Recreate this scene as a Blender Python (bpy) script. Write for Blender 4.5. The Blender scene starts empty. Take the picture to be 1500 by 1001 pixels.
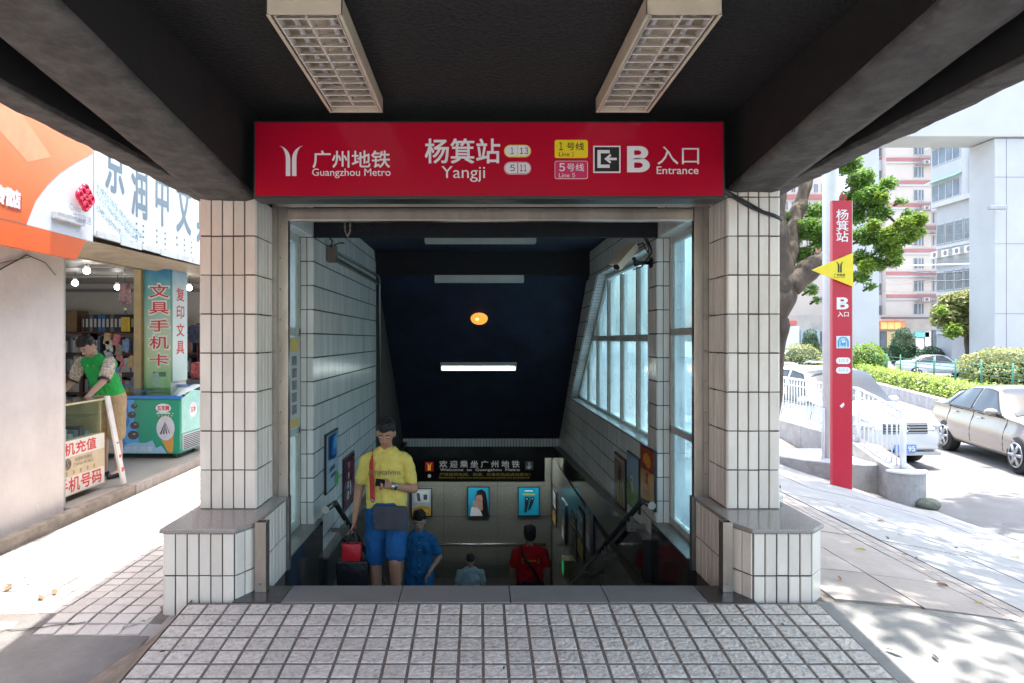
import bpy, bmesh, math, random
from mathutils import Vector, Matrix, noise
V=Vector; R=math.radians; random.seed(7)
S=bpy.context.scene; COL=S.collection
# ---------------------------------------------------------------- camera, sky, sun, exposure
cam=bpy.data.objects.new('camera',bpy.data.cameras.new('camera')); COL.objects.link(cam); S.camera=cam
cam.location=(0,0,1.6); cam.rotation_euler=(R(90),0,0)
cam.data.sensor_width=36; cam.data.lens=24; cam.data.shift_x=.0333; cam.data.shift_y=-.0017
cam.data.clip_start=.05; cam.data.clip_end=2000
SUN_EL,SUN_AZ=R(84),R(62)      # azimuth measured from +Y towards +X
w=bpy.data.worlds.new('World'); S.world=w; w.use_nodes=True
nt=w.node_tree; bg=nt.nodes['Background']; sky=nt.nodes.new('ShaderNodeTexSky'); sky.sky_type='NISHITA'
sky.sun_disc=False; sky.sun_elevation=SUN_EL; sky.sun_rotation=SUN_AZ; sky.air_density=1.3; sky.dust_density=4; sky.ozone_density=1
nt.links.new(sky.outputs[0],bg.inputs[0]); bg.inputs[1].default_value=.15
sd=bpy.data.lights.new('sun','SUN'); sd.energy=2.1; sd.angle=R(.6); sd.color=(1,.96,.9)
sun=bpy.data.objects.new('sun',sd); COL.objects.link(sun)
sv=V((math.cos(SUN_EL)*math.sin(SUN_AZ),math.cos(SUN_EL)*math.cos(SUN_AZ),math.sin(SUN_EL)))
sun.rotation_euler=sv.to_track_quat('Z','Y').to_euler(); sun.location=(0,0,30)
S.view_settings.view_transform='Standard'; S.view_settings.look='None'; S.view_settings.gamma=1
S.view_settings.use_curve_mapping=False; S.view_settings.exposure=2.5
S.render.engine='CYCLES'; S.cycles.max_bounces=10; S.cycles.diffuse_bounces=6; S.cycles.transmission_bounces=6; S.cycles.use_denoising=True

# ---------------------------------------------------------------- helpers
def at(px,py,Y): return V(((px-700)*Y/1000,Y,1.6+(498-py)*Y/1000))
MATS={}
def M(name,col,rough=.6,metal=0,var=.12,scale=6,bump=0,bscale=60,island=0,emis=0,spec=.5,dirt=0,dscale=1.5,dcol=(.05,.045,.04),stretch=None,coat=0):
    if name in MATS: return MATS[name]
    m=bpy.data.materials.new(name); m.use_nodes=True; MATS[name]=m
    n=m.node_tree.nodes; l=m.node_tree.links; b=n['Principled BSDF']
    b.inputs['Roughness'].default_value=rough; b.inputs['Metallic'].default_value=metal; b.inputs['Specular IOR Level'].default_value=spec
    if coat: b.inputs['Coat Weight'].default_value=coat; b.inputs['Coat Roughness'].default_value=.05
    c4=(*col,1)
    tc=n.new('ShaderNodeNewGeometry'); pos=tc.outputs['Position']
    if stretch:
        mp=n.new('ShaderNodeMapping'); mp.inputs['Scale'].default_value=stretch; l.new(pos,mp.inputs[0]); pos=mp.outputs[0]
    out=None
    if var:
        nz=n.new('ShaderNodeTexNoise'); nz.inputs['Scale'].default_value=scale; nz.inputs['Detail'].default_value=8; nz.inputs['Roughness'].default_value=.65; l.new(pos,nz.inputs['Vector'])
        mr=n.new('ShaderNodeMapRange'); mr.inputs[1].default_value=.3; mr.inputs[2].default_value=.7; mr.inputs[3].default_value=1-var; mr.inputs[4].default_value=1+var; l.new(nz.outputs[0],mr.inputs[0])
        val=mr.outputs[0]
        if island:
            ob=n.new('ShaderNodeObjectInfo'); ad=n.new('ShaderNodeMath'); ad.operation='ADD'; l.new(tc.outputs['Random Per Island'],ad.inputs[0]); l.new(ob.outputs['Random'],ad.inputs[1])
            fr=n.new('ShaderNodeMath'); fr.operation='FRACT'; l.new(ad.outputs[0],fr.inputs[0])
            m2=n.new('ShaderNodeMapRange'); m2.inputs[3].default_value=1-island; m2.inputs[4].default_value=1+island; l.new(fr.outputs[0],m2.inputs[0])
            mu=n.new('ShaderNodeMath'); mu.operation='MULTIPLY'; l.new(val,mu.inputs[0]); l.new(m2.outputs[0],mu.inputs[1]); val=mu.outputs[0]
        vm=n.new('ShaderNodeVectorMath'); vm.operation='SCALE'; vm.inputs[0].default_value=col; l.new(val,vm.inputs['Scale']); out=vm.outputs[0]
    if dirt:
        nz=n.new('ShaderNodeTexNoise'); nz.inputs['Scale'].default_value=dscale; nz.inputs['Detail'].default_value=10; nz.inputs['Roughness'].default_value=.7; l.new(pos,nz.inputs['Vector'])
        mr=n.new('ShaderNodeMapRange'); mr.inputs[1].default_value=.48; mr.inputs[2].default_value=.75; mr.inputs[4].default_value=dirt; l.new(nz.outputs[0],mr.inputs[0])
        mx=n.new('ShaderNodeMix'); mx.data_type='RGBA'; l.new(mr.outputs[0],mx.inputs[0]); mx.inputs[7].default_value=(*dcol,1)
        if out: l.new(out,mx.inputs[6])
        else: mx.inputs[6].default_value=c4
        out=mx.outputs[2]
    if out: l.new(out,b.inputs['Base Color'])
    else: b.inputs['Base Color'].default_value=c4
    if bump:
        nz=n.new('ShaderNodeTexNoise'); nz.inputs['Scale'].default_value=bscale; nz.inputs['Detail'].default_value=6; l.new(pos,nz.inputs['Vector'])
        bp=n.new('ShaderNodeBump'); bp.inputs['Strength'].default_value=bump; bp.inputs['Distance'].default_value=.02; l.new(nz.outputs[0],bp.inputs['Height']); l.new(bp.outputs[0],b.inputs['Normal'])
    if emis: b.inputs['Emission Color'].default_value=c4; b.inputs['Emission Strength'].default_value=emis
    return m
def glassM(name,tint,trans=.5,rough=.08,refl=.15):
    m=bpy.data.materials.new(name); m.use_nodes=True; n=m.node_tree.nodes; l=m.node_tree.links; n.clear()
    o=n.new('ShaderNodeOutputMaterial'); g=n.new('ShaderNodeBsdfGlossy'); g.inputs['Roughness'].default_value=rough
    t=n.new('ShaderNodeBsdfTransparent'); t.inputs[0].default_value=(*tint,1)
    tl=n.new('ShaderNodeBsdfTranslucent'); tl.inputs[0].default_value=(*tint,1)
    a=n.new('ShaderNodeMixShader'); a.inputs[0].default_value=trans
    if trans<.9:
        g0=n.new('ShaderNodeNewGeometry'); nz=n.new('ShaderNodeTexNoise'); nz.inputs['Scale'].default_value=1.6; nz.inputs['Detail'].default_value=5; l.new(g0.outputs['Position'],nz.inputs['Vector']); mr=n.new('ShaderNodeMapRange'); mr.inputs[1].default_value=.35; mr.inputs[2].default_value=.65; mr.inputs[3].default_value=trans-.12; mr.inputs[4].default_value=trans+.12; l.new(nz.outputs[0],mr.inputs[0]); l.new(mr.outputs[0],a.inputs[0])
    l.new(tl.outputs[0],a.inputs[1]); l.new(t.outputs[0],a.inputs[2])
    f=n.new('ShaderNodeLayerWeight'); f.inputs[0].default_value=.5; pw=n.new('ShaderNodeMath'); pw.operation='POWER'; l.new(f.outputs['Facing'],pw.inputs[0]); pw.inputs[1].default_value=5
    md=n.new('ShaderNodeMath'); md.operation='MULTIPLY_ADD'; l.new(pw.outputs[0],md.inputs[0]); md.inputs[1].default_value=.85; md.inputs[2].default_value=.04+refl*.1
    b=n.new('ShaderNodeMixShader'); l.new(md.outputs[0],b.inputs[0]); l.new(a.outputs[0],b.inputs[1]); l.new(g.outputs[0],b.inputs[2]); l.new(b.outputs[0],o.inputs[0])
    MATS[name]=m; return m
def leafM(name,c1,c2,tr=.35):
    m=bpy.data.materials.new(name); m.use_nodes=True; n=m.node_tree.nodes; l=m.node_tree.links; b=n['Principled BSDF']
    g=n.new('ShaderNodeNewGeometry'); mx=n.new('ShaderNodeMix'); mx.data_type='RGBA'; l.new(g.outputs['Random Per Island'],mx.inputs[0]); mx.inputs[6].default_value=(*c1,1); mx.inputs[7].default_value=(*c2,1)
    l.new(mx.outputs[2],b.inputs['Base Color']); b.inputs['Roughness'].default_value=.45
    t=n.new('ShaderNodeBsdfTranslucent'); l.new(mx.outputs[2],t.inputs[0]); s=n.new('ShaderNodeMixShader'); s.inputs[0].default_value=tr
    l.new(b.outputs[0],s.inputs[1]); l.new(t.outputs[0],s.inputs[2]); l.new(s.outputs[0],n['Material Output'].inputs[0]); MATS[name]=m; return m

WM={}
def setpar(o,p,world=None):
    WM[o.name]=world.copy() if world else Matrix.Identity(4)
    if p is not None:
        o.parent=p; o.matrix_parent_inverse=WM[p.name].inverted()
def mesh(name,vs,fs,mat,par=None,smooth=False):
    me=bpy.data.meshes.new(name); me.from_pydata([tuple(v) for v in vs],[],fs); me.update()
    if smooth: me.polygons.foreach_set('use_smooth',[True]*len(fs))
    if mat: me.materials.append(mat)
    o=bpy.data.objects.new(name,me); COL.objects.link(o); setpar(o,par); return o
def tag(o,label=None,cat=None,group=None,kind=None):
    if label: o['label']=label
    if cat: o['category']=cat
    if group: o['group']=group
    if kind: o['kind']=kind
    return o
def thing(name,label,cat,loc=(0,0,0),group=None):
    o=bpy.data.objects.new(name,None); COL.objects.link(o); o.empty_display_size=.1; o.location=loc
    setpar(o,None,Matrix.Translation(V(loc))); return tag(o,label,cat,group)
def struct(o): o['kind']='structure'; return o
def stuff(o): o['kind']='stuff'; return o
def copy_tree(o,loc=None,rz=None,par=None,label=None):
    c=o.copy(); COL.objects.link(c)
    if par is not None: c.parent=par
    if loc is not None: c.location=loc
    if rz is not None: c.rotation_euler.z=rz
    if label: c['label']=label
    for ch in [x for x in list(bpy.data.objects) if x.parent==o]: copy_tree(ch,par=c)
    return c
class MB:
    def __init__(s): s.v=[]; s.f=[]; s.m=Matrix.Identity(4)
    def add(s,vs,fs):
        b=len(s.v); s.v+=[s.m@V(p) for p in vs]; s.f+=[tuple(b+i for i in f) for f in fs]; return s
    def box(s,x0,x1,y0,y1,z0,z1,bev=0):
        if x0>x1:x0,x1=x1,x0
        if y0>y1:y0,y1=y1,y0
        if z0>z1:z0,z1=z1,z0
        if not bev:
            return s.add([(x0,y0,z0),(x1,y0,z0),(x1,y1,z0),(x0,y1,z0),(x0,y0,z1),(x1,y0,z1),(x1,y1,z1),(x0,y1,z1)],[(0,3,2,1),(4,5,6,7),(0,1,5,4),(1,2,6,5),(2,3,7,6),(3,0,4,7)])
        bm=bmesh.new(); bmesh.ops.create_cube(bm,size=1)
        for v in bm.verts: v.co=V(((x0+x1)/2+v.co.x*(x1-x0),(y0+y1)/2+v.co.y*(y1-y0),(z0+z1)/2+v.co.z*(z1-z0)))
        bmesh.ops.bevel(bm,geom=bm.edges[:],offset=bev,segments=2,affect='EDGES',profile=.6)
        s.add([v.co for v in bm.verts],[tuple(v.index for v in f.verts) for f in bm.faces]) if bm.verts.index_update() is None else 0
        bm.free(); return s
    def prism(s,poly,d,off=(0,0,0)):   # poly: 3D points, extruded by vector d
        n=len(poly); d=V(d); p=[V(q)+V(off) for q in poly]
        return s.add(p+[q+d for q in p],[tuple(range(n))[::-1],tuple(range(n,2*n))]+[(i,(i+1)%n,n+(i+1)%n,n+i) for i in range(n)])
    def tube(s,path,r,n=8,cap=True):
        path=[V(p) for p in path]; rs=r if isinstance(r,(list,tuple)) else [r]*len(path); vs=[]; fs=[]
        t0=(path[1]-path[0]).normalized(); up=V((0,0,1)) if abs(t0.z)<.9 else V((1,0,0)); a=t0.cross(up).normalized()
        for i,p in enumerate(path):
            t=(path[min(i+1,len(path)-1)]-path[max(i-1,0)]).normalized(); a=(a-t*a.dot(t)).normalized(); b=t.cross(a)
            vs+=[p+(a*math.cos(2*math.pi*k/n)+b*math.sin(2*math.pi*k/n))*rs[i] for k in range(n)]
        for i in range(len(path)-1):
            for k in range(n): fs.append((i*n+k,i*n+(k+1)%n,(i+1)*n+(k+1)%n,(i+1)*n+k))
        if cap: fs+=[tuple(range(n))[::-1],tuple(range((len(path)-1)*n,len(path)*n))]
        return s.add(vs,fs)
    def ell(s,c,r,n=14,m=9,rot=None):
        vs=[];fs=[]; c=V(c); r=(r,)*3 if isinstance(r,(int,float)) else r
        for j in range(m+1):
            th=math.pi*j/m
            for i in range(n):
                p=V((r[0]*math.sin(th)*math.cos(2*math.pi*i/n),r[1]*math.sin(th)*math.sin(2*math.pi*i/n),r[2]*math.cos(th)))
                if rot: p=rot@p
                vs.append(c+p)
        for j in range(m):
            for i in range(n):
                a=j*n+i;b=j*n+(i+1)%n
                fs.append((a,a+n,b+n,b))
        return s.add(vs,fs)
    def build(s,name,mat,par=None,smooth=False): return mesh(name,s.v,s.f,mat,par,smooth)
def box(name,b,mat,par=None,bev=0): return MB().box(*b,bev=bev).build(name,mat,par)
# pieces: thin bevelled tile facing -Y in its own frame
TM={}
def piece_mesh(w,h,d,mat,bev=.003):
    k=(round(w,4),round(h,4),round(d,4),mat.name,bev)
    if k in TM: return TM[k]
    a,b=w/2,h/2; c,e=a-bev,b-bev
    vs=[(-a,0,-b),(a,0,-b),(a,0,b),(-a,0,b),(-a,-d+bev,-b),(a,-d+bev,-b),(a,-d+bev,b),(-a,-d+bev,b),(-c,-d,-e),(c,-d,-e),(c,-d,e),(-c,-d,e)]
    fs=[]
    for o in (0,4):
        fs+=[(o+i,o+(i+1)%4,o+4+(i+1)%4,o+4+i) for i in range(4)]
    fs.append((8,9,10,11)); fs.append((3,2,1,0))
    me=bpy.data.meshes.new('piece'); me.from_pydata(vs,[],fs); me.update(); me.materials.append(mat); TM[k]=me; return me
def put(name,me,mtx,par):
    o=bpy.data.objects.new(name,me); COL.objects.link(o); o.matrix_basis=mtx
    setpar(o,par,mtx); o.matrix_basis=mtx; return o
def tile_face(p0,p1,zs,nc,par,mat,gap=.008,d=.009,name='tile',jit=.0015):
    # p0->p1 in plan, outward normal to the right of travel; zs row joints
    p0=V((*p0,0)); p1=V((*p1,0)); L=(p1-p0).length; t=(p1-p0)/L; rz=math.atan2(t.y,t.x); pw=L/nc
    for j in range(len(zs)-1):
        h=zs[j+1]-zs[j]
        me=piece_mesh(pw-gap,h-gap,d,mat)
        for i in range(nc):
            c=p0+t*(pw*(i+.5)); c.z=(zs[j]+zs[j+1])/2
            q=V((random.uniform(-jit,jit)*.5,0,random.uniform(-jit,jit)))
            put(name,me,Matrix.Translation(c)@Matrix.Rotation(rz,4,'Z')@Matrix.Translation(q)@Matrix.Rotation(random.uniform(-.004,.004),4,'X'),par)
def clip(poly,a,b,c):   # keep a*x+b*y<=c
    out=[]
    for i in range(len(poly)):
        p,q=poly[i],poly[(i+1)%len(poly)]; fp=a*p[0]+b*p[1]-c; fq=a*q[0]+b*q[1]-c
        if fp<=0: out.append(p)
        if fp*fq<0: t=fp/(fp-fq); out.append((p[0]+t*(q[0]-p[0]),p[1]+t*(q[1]-p[1])))
    return out
def tile_region(mb,poly,pw,ph,u0,v0,to3,nrm,gap=.006,d=.006,gv=None):
    gv=gv or gap*2.4
    # poly: convex region in (u,v); tile grid clipped to it
    us=[p[0] for p in poly]; vs=[p[1] for p in poly]
    area=sum(poly[i][0]*poly[(i+1)%len(poly)][1]-poly[(i+1)%len(poly)][0]*poly[i][1] for i in range(len(poly)))
    if area<0: poly=poly[::-1]
    hp=[]
    for i in range(len(poly)):
        p,q=poly[i],poly[(i+1)%len(poly)]; ex,ey=q[0]-p[0],q[1]-p[1]; L=math.hypot(ex,ey) or 1; a,b=ey/L,-ex/L; hp.append((a,b,a*p[0]+b*p[1]-gap/2))
    nrm=V(nrm)
    for i in range(math.floor((min(us)-u0)/pw),math.ceil((max(us)-u0)/pw)):
        for j in range(math.floor((min(vs)-v0)/ph),math.ceil((max(vs)-v0)/ph)):
            t=[(u0+i*pw+gap/2,v0+j*ph+gv/2),(u0+(i+1)*pw-gap/2,v0+j*ph+gv/2),(u0+(i+1)*pw-gap/2,v0+(j+1)*ph-gv/2),(u0+i*pw+gap/2,v0+(j+1)*ph-gv/2)]
            for h in hp:
                t=clip(t,*h)
                if len(t)<3: break
            if len(t)<3: continue
            k=random.uniform(-.0008,.0008); P=[V(to3(*q)) for q in t]; n=len(P)
            mb.add(P+[q+nrm*(d+k) for q in P],[tuple(range(n,2*n))]+[(a,(a+1)%n,n+(a+1)%n,n+a) for a in range(n)])
TEXTS=[]
def text(s,mat,par,org,ux,uz,bx,bold=0,ext=.002,name='lettering',shear=0,lsp=1.0,csp=1.0):
    cu=bpy.data.curves.new('text','FONT'); cu.body=s; cu.extrude=0; cu.resolution_u=3; cu.align_x='CENTER'; cu.shear=shear; cu.space_line=lsp; cu.space_character=csp
    o=bpy.data.objects.new('text',cu); COL.objects.link(o)
    TEXTS.append((o,mat,par,V(org),V(ux),V(uz),bx,ext,name,bold))
def finish_texts():
    dg=bpy.context.evaluated_depsgraph_get(); dg.update()
    for o,mat,par,org,ux,uz,bx,ext,name,bold in TEXTS:
        me=bpy.data.meshes.new_from_object(o.evaluated_get(dg)); co=[v.co for v in me.vertices]
        x0=min(c.x for c in co);x1=max(c.x for c in co);y0=min(c.y for c in co);y1=max(c.y for c in co); n=ux.cross(uz)
        for v in me.vertices:
            u=bx[0]+(v.co.x-x0)/(x1-x0)*(bx[2]-bx[0]); q=bx[1]+(v.co.y-y0)/(y1-y0)*(bx[3]-bx[1]); v.co=org+ux*u+uz*q+n*ext
        if bold>.003:   # heavier strokes: the same outline laid a hair to each side
            hb=min(bold,.05)*(bx[3]-bx[1])/(y1-y0)*1.0; V0=[v.co.copy() for v in me.vertices]; F0=[tuple(p.vertices) for p in me.polygons]; vv=[];ff=[]
            for k,(a,b) in enumerate(((0,0),(-1,-1),(1,-1),(-1,1),(1,1))):
                o_=len(vv); vv+=[c+ux*(a*hb)+uz*(b*hb)+n*(.00006*k) for c in V0]; ff+=[tuple(o_+i for i in f) for f in F0]
            bpy.data.meshes.remove(me); me=bpy.data.meshes.new('lettering'); me.from_pydata(vv,[],ff); me.update()
        me.materials.clear(); me.materials.append(mat)
        ob=bpy.data.objects.new(name,me); COL.objects.link(ob); setpar(ob,par); cu=o.data
        bpy.data.objects.remove(o); bpy.data.curves.remove(cu)
def letter_B(par,mat,org,bx,e):
    # bold capital B: stem and two bowls as flat strips
    x0,y0,x1,y1=bx; F=lambda u,v:V(org)+V((x0+u*(x1-x0),-e,y0+v*(y1-y0))); mb=MB()
    mb.add([F(0,0),F(.31,0),F(.31,1),F(0,1)],[(0,1,2,3)])
    for (b,t,xr) in ((.50,1.0,.93),(0,.54,1.0)):
        c=(b+t)/2; h=(t-b)/2; hi=h-.165; out=[(.31,t),(.55,t)];inn=[(.31,c+hi),(.50,c+hi)]
        for k in range(1,12):
            a=math.pi/2-math.pi*k/12; out.append((.55+(xr-.55)*math.cos(a),c+h*math.sin(a))); inn.append((.50+(xr-.31-.50)*math.cos(a),c+hi*math.sin(a)))
        out+=[(.55,b),(.31,b)]; inn+=[(.50,c-hi),(.31,c-hi)]
        for k in range(len(out)-1): mb.add([F(*out[k]),F(*out[k+1]),F(*inn[k+1]),F(*inn[k])],[(3,2,1,0)])
    return mb.build('letter',mat,par)
def pb(x0,y0,x1,y1,Y):  # picture box on a plane facing the camera at distance Y -> plane box
    a=at(x0,y1,Y); b=at(x1,y0,Y); return (a.x,a.z,b.x,b.z)
FX=dict(ux=(1,0,0),uz=(0,0,1))
BAKE=[]
def finish_bakes():
    dg=bpy.context.evaluated_depsgraph_get(); dg.update()
    done=[(o,bpy.data.meshes.new_from_object(o.evaluated_get(dg))) for o in BAKE]
    for o,me in done:
        nm=o.name.split('.')[0]
        if nm in ('shirt','shorts','trousers','sleeve'):   # cloth folds
            NN=[v.normal.copy() for v in me.vertices]; CC=[v.co.copy() for v in me.vertices]; out=[]
            for p,nrm in zip(CC,NN):
                f=noise.noise(V((p.x*13,p.y*13,p.z*6+p.x*5)))+.5*noise.noise(V((p.x*25,p.y*25,p.z*17))); out+=list(p+nrm*(.006-.016*abs(f)))
            me.vertices.foreach_set('co',out); me.update()
        elif nm=='hair':
            NN=[v.normal.copy() for v in me.vertices]; out=[]
            for v,nrm in zip(me.vertices,NN): p=v.co; out+=list(p+nrm*(.007*noise.noise(V((p.x*70,p.y*70,p.z*22)))+.004*noise.noise(p*25)))
            me.vertices.foreach_set('co',out); me.update()
        o.modifiers.clear(); o.data=me
    for o in TOOLS: bpy.data.objects.remove(o)
TOOLS=[]
def blob(name,segs,mat,par,vox=.012,sm=5,xf=None):
    mb=MB()
    for s in segs:
        if s[0]=='e': mb.ell(s[1],s[2],12,8,s[3] if len(s)>3 else None)
        else:
            p0,r0,p1,r1=s[:4]; sy=s[4] if len(s)>4 else 1
            b=len(mb.v); mid=(V(p0)+V(p1))/2
            mb.tube([p0,p1],[r0,r1],14); mb.ell(p0,r0*.995,12,8); mb.ell(p1,r1*.995,12,8)
            if sy!=1:
                for i in range(b,len(mb.v)):
                    v=mb.v[i]; t=min(1,max(0,(v-V(p0)).dot(V(p1)-V(p0))/max(1e-6,(V(p1)-V(p0)).length_squared))); cy=V(p0).lerp(V(p1),t).y; v.y=cy+(v.y-cy)*sy
    if xf: mb.v=[xf@v for v in mb.v]
    o=mb.build(name,mat,par)
    m=o.modifiers.new('r','REMESH'); m.mode='VOXEL'; m.voxel_size=vox; m.use_smooth_shade=True
    k=o.modifiers.new('s','SMOOTH'); k.factor=.5; k.iterations=sm
    BAKE.append(o); return o
def leaves(name,blobs,n,size,mat,par,seed=1,flat=.3,shell=.55):
    rnd=random.Random(seed); vs=[];fs=[]; tot=sum(b[1][0]*b[1][1]*b[1][2] for b in blobs)
    for c,r in blobs:
        k=int(n*(r[0]*r[1]*r[2])/tot)+1
        for _ in range(k):
            d=V((rnd.gauss(0,1),rnd.gauss(0,1),rnd.gauss(0,1))).normalized(); q=rnd.uniform(shell,1)**.6
            q*=1+.22*noise.noise(d*2.3+V(c)*3.1)
            p=V(c)+V((d.x*r[0],d.y*r[1],d.z*r[2]))*q
            a=V((rnd.gauss(0,1),rnd.gauss(0,1),rnd.gauss(0,flat))).normalized(); nn=(V((rnd.gauss(0,.6),rnd.gauss(0,.6),1))+d*.7).normalized(); b2=nn.cross(a).normalized()
            L=size*rnd.uniform(.6,1.25); W=L*.5; i=len(vs)
            vs+=[p-a*L*.5,p+b2*W*.5+nn*L*.06,p+a*L*.5-nn*L*.1,p-b2*W*.5+nn*L*.06]; fs.append((i,i+1,i+2,i+3))
    return mesh(name,vs,fs,mat,par)

# ---------------------------------------------------------------- materials
TILE=M('glazed_tile',(.74,.69,.61),.15,var=.05,scale=9,island=.09,bump=.03,bscale=40,dirt=.32,dscale=4,dcol=(.36,.30,.23),stretch=(1,1,.3))
TILE_IN=M('stair_tile',(.74,.74,.70),.24,var=.07,scale=5,island=.09,bump=.03,bscale=30,dirt=.3,dscale=2,dcol=(.25,.24,.2),stretch=(1,1,.25))
GROUT=M('grout',(.075,.065,.055),.9,bump=.3)
STEEL=M('stainless_steel',(.42,.37,.32),.3,.85,var=.2,scale=4,bump=.05,bscale=20,dirt=.5,dscale=3,dcol=(.16,.12,.09),stretch=(1,1,.4))
STEEL_D=M('dull_steel',(.28,.27,.25),.38,.8,var=.2,scale=5)
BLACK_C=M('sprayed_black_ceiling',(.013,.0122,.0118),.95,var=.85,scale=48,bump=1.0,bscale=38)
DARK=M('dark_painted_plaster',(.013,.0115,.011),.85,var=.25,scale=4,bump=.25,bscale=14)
SOFFIT=M('bounce_lit_rough_plaster',(.088,.080,.073),.9,var=.45,scale=7,bump=1.0,bscale=13,dirt=.85,dscale=5,dcol=(.03,.026,.024))  # rough beam paint, lightened: bounce light from the ground put into the colour
NAVY=M('navy_paint',(.012,.023,.052),.72,var=.3,scale=3,bump=.5,bscale=50,dirt=.85,dscale=1.1,dcol=(.003,.004,.006))
NAVY_D=M('black_beam_paint',(.007,.0075,.01),.8,var=.3,bump=.6,bscale=40)
GRAN=M('flamed_grey_granite',(.20,.195,.19),.6,var=.35,scale=160,bump=.15,bscale=120,dirt=.3,dscale=2)
GRAN_D=M('dark_granite',(.045,.043,.042),.3,var=.3,scale=100,dirt=.2)
GRAN_P=M('polished_granite_cap',(.30,.275,.25),.22,var=.4,scale=170)
GLOSSD=M('polished_dark_stone',(.035,.04,.042),.07,var=.3,scale=60)
PANEL=M('grey_stone_panel',(.17,.17,.155),.18,var=.2,scale=30,island=.08)
CREAMP=M('cream_enamel',(.66,.57,.43),.35,var=.06,dirt=.3,dscale=5,dcol=(.3,.2,.12))
LOUV=M('louvre_enamel',(.75,.69,.63),.3,var=.1)
RED=M('sign_red',(.46,.003,.026),.2,var=.06,scale=1.2,dirt=.12,dscale=2,dcol=(.25,.02,.03))
WHITE=M('white_print',(.78,.77,.78),.5,var=0)
BLACKP=M('black_print',(.012,.012,.014),.4,var=0)
YEL=M('yellow_print',(.85,.66,.01),.4,var=0)
MAG=M('magenta_print',(.62,.02,.12),.4,var=0)
FRAME_B=M('sign_frame',(.05,.055,.055),.4,.6,var=.1)
PVC=M('white_window_frame',(.50,.53,.49),.4,var=.1,dirt=.6,dscale=6,dcol=(.12,.12,.10))
GLASS=glassM('blue_window_glass',(.71,.895,.94),.60,.1,.2)
CLEAR=glassM('clear_glass',(.85,.93,.92),.95,.02)
# ---------------------------------------------------------------- ground levels
def sm(t): t=min(1,max(0,t)); return t*t*(3-2*t)
def zramp(Y): return min(0,-.103*(4.15-max(Y,.4)))
def zL(x,Y): return -.10-.09*max(0,4.2-max(Y,1))
def zR(x,Y):
    zb=zramp(Y)-.012 if Y<4.15 else -.012-.004*min(20,Y-4.15)
    e=-.85+.5*sm((Y-10.4)/4.8)
    t=min(1,max(0,(x-2.1)/4.3))**1.5
    return zb+(e-zb)*t
CONC=M('pale_concrete',(.34,.33,.32),.85,var=.16,scale=2.5,bump=.25,bscale=30,dirt=.45,dscale=1.3,dcol=(.22,.2,.185))
CONC_P=M('pinkish_concrete',(.36,.315,.285),.85,var=.14,scale=3,bump=.25,bscale=30,island=.07,dirt=.4,dscale=1.6,dcol=(.25,.22,.2))
ASPH=M('worn_asphalt',(.17,.162,.155),.9,var=.22,scale=3,bump=.45,bscale=45,dirt=.6,dscale=1.2,dcol=(.09,.085,.08))
ROADM=M('dusty_road_asphalt',(.16,.157,.155),.9,var=.2,scale=1.2,bump=.4,bscale=70,dirt=.5,dscale=.7,dcol=(.12,.12,.12))
PAV=M('pinkish_paver',(.66,.615,.555),.75,var=.12,scale=35,island=.09,bump=.9,bscale=45,dirt=.75,dscale=33,dcol=(.17,.15,.135))
PAVL=M('pale_paver',(.50,.47,.44),.8,var=.12,scale=9,island=.09,bump=.4,bscale=50,dirt=.3,dscale=9)
DIRTG=M('dark_joint',(.17,.15,.135),.95,bump=.4,var=.25)
RAWC=M('rough_broken_concrete',(.24,.20,.165),.95,var=.3,scale=7,bump=.8,bscale=14,dirt=.6,dscale=5,dcol=(.1,.085,.07))
def sheet(name,xs,ys,zf,mat,par=None):
    n=len(xs); vs=[(x,y,zf(x,y)) for y in ys for x in xs]
    return mesh(name,vs,[(j*n+i,j*n+i+1,(j+1)*n+i+1,(j+1)*n+i) for j in range(len(ys)-1) for i in range(n-1)],mat,par,True)
def fr(a,b,st): n=max(1,round((b-a)/st)); return [a+(b-a)*i/n for i in range(n+1)]
GR=MB()
for x0,x1,y0,y1 in ((-700,-2.3,-60,900),(-2.3,2.5,15.8,900),(2.5,700,-60,900),(-2.3,2.5,-60,-8)): GR.add([(x0,y0,-.97),(x1,y0,-.97),(x1,y1,-.97),(x0,y1,-.97)],[(0,1,2,3)])
struct(GR.build('ground',CONC))
struct(sheet('pavement_left',[-40,-12,-6,-3.8,-2.9,-1.97,-1.775],fr(-8,1,3)+fr(1.3,4.2,.5)+fr(4.6,40,6),zL,CONC))
struct(sheet('pavement_front',[-1.97,2.075],[-8,-2,.4,.9],lambda x,y:zramp(.4)-.01,ASPH))
rs=sheet('pavement_right',fr(2.075,6.6,.35),fr(-8,2,2)+fr(2.4,11,.35)+fr(11.6,16,.6)+fr(18,60,10),lambda x,y:zR(x,y)-.012,DIRTG); struct(rs)
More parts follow.
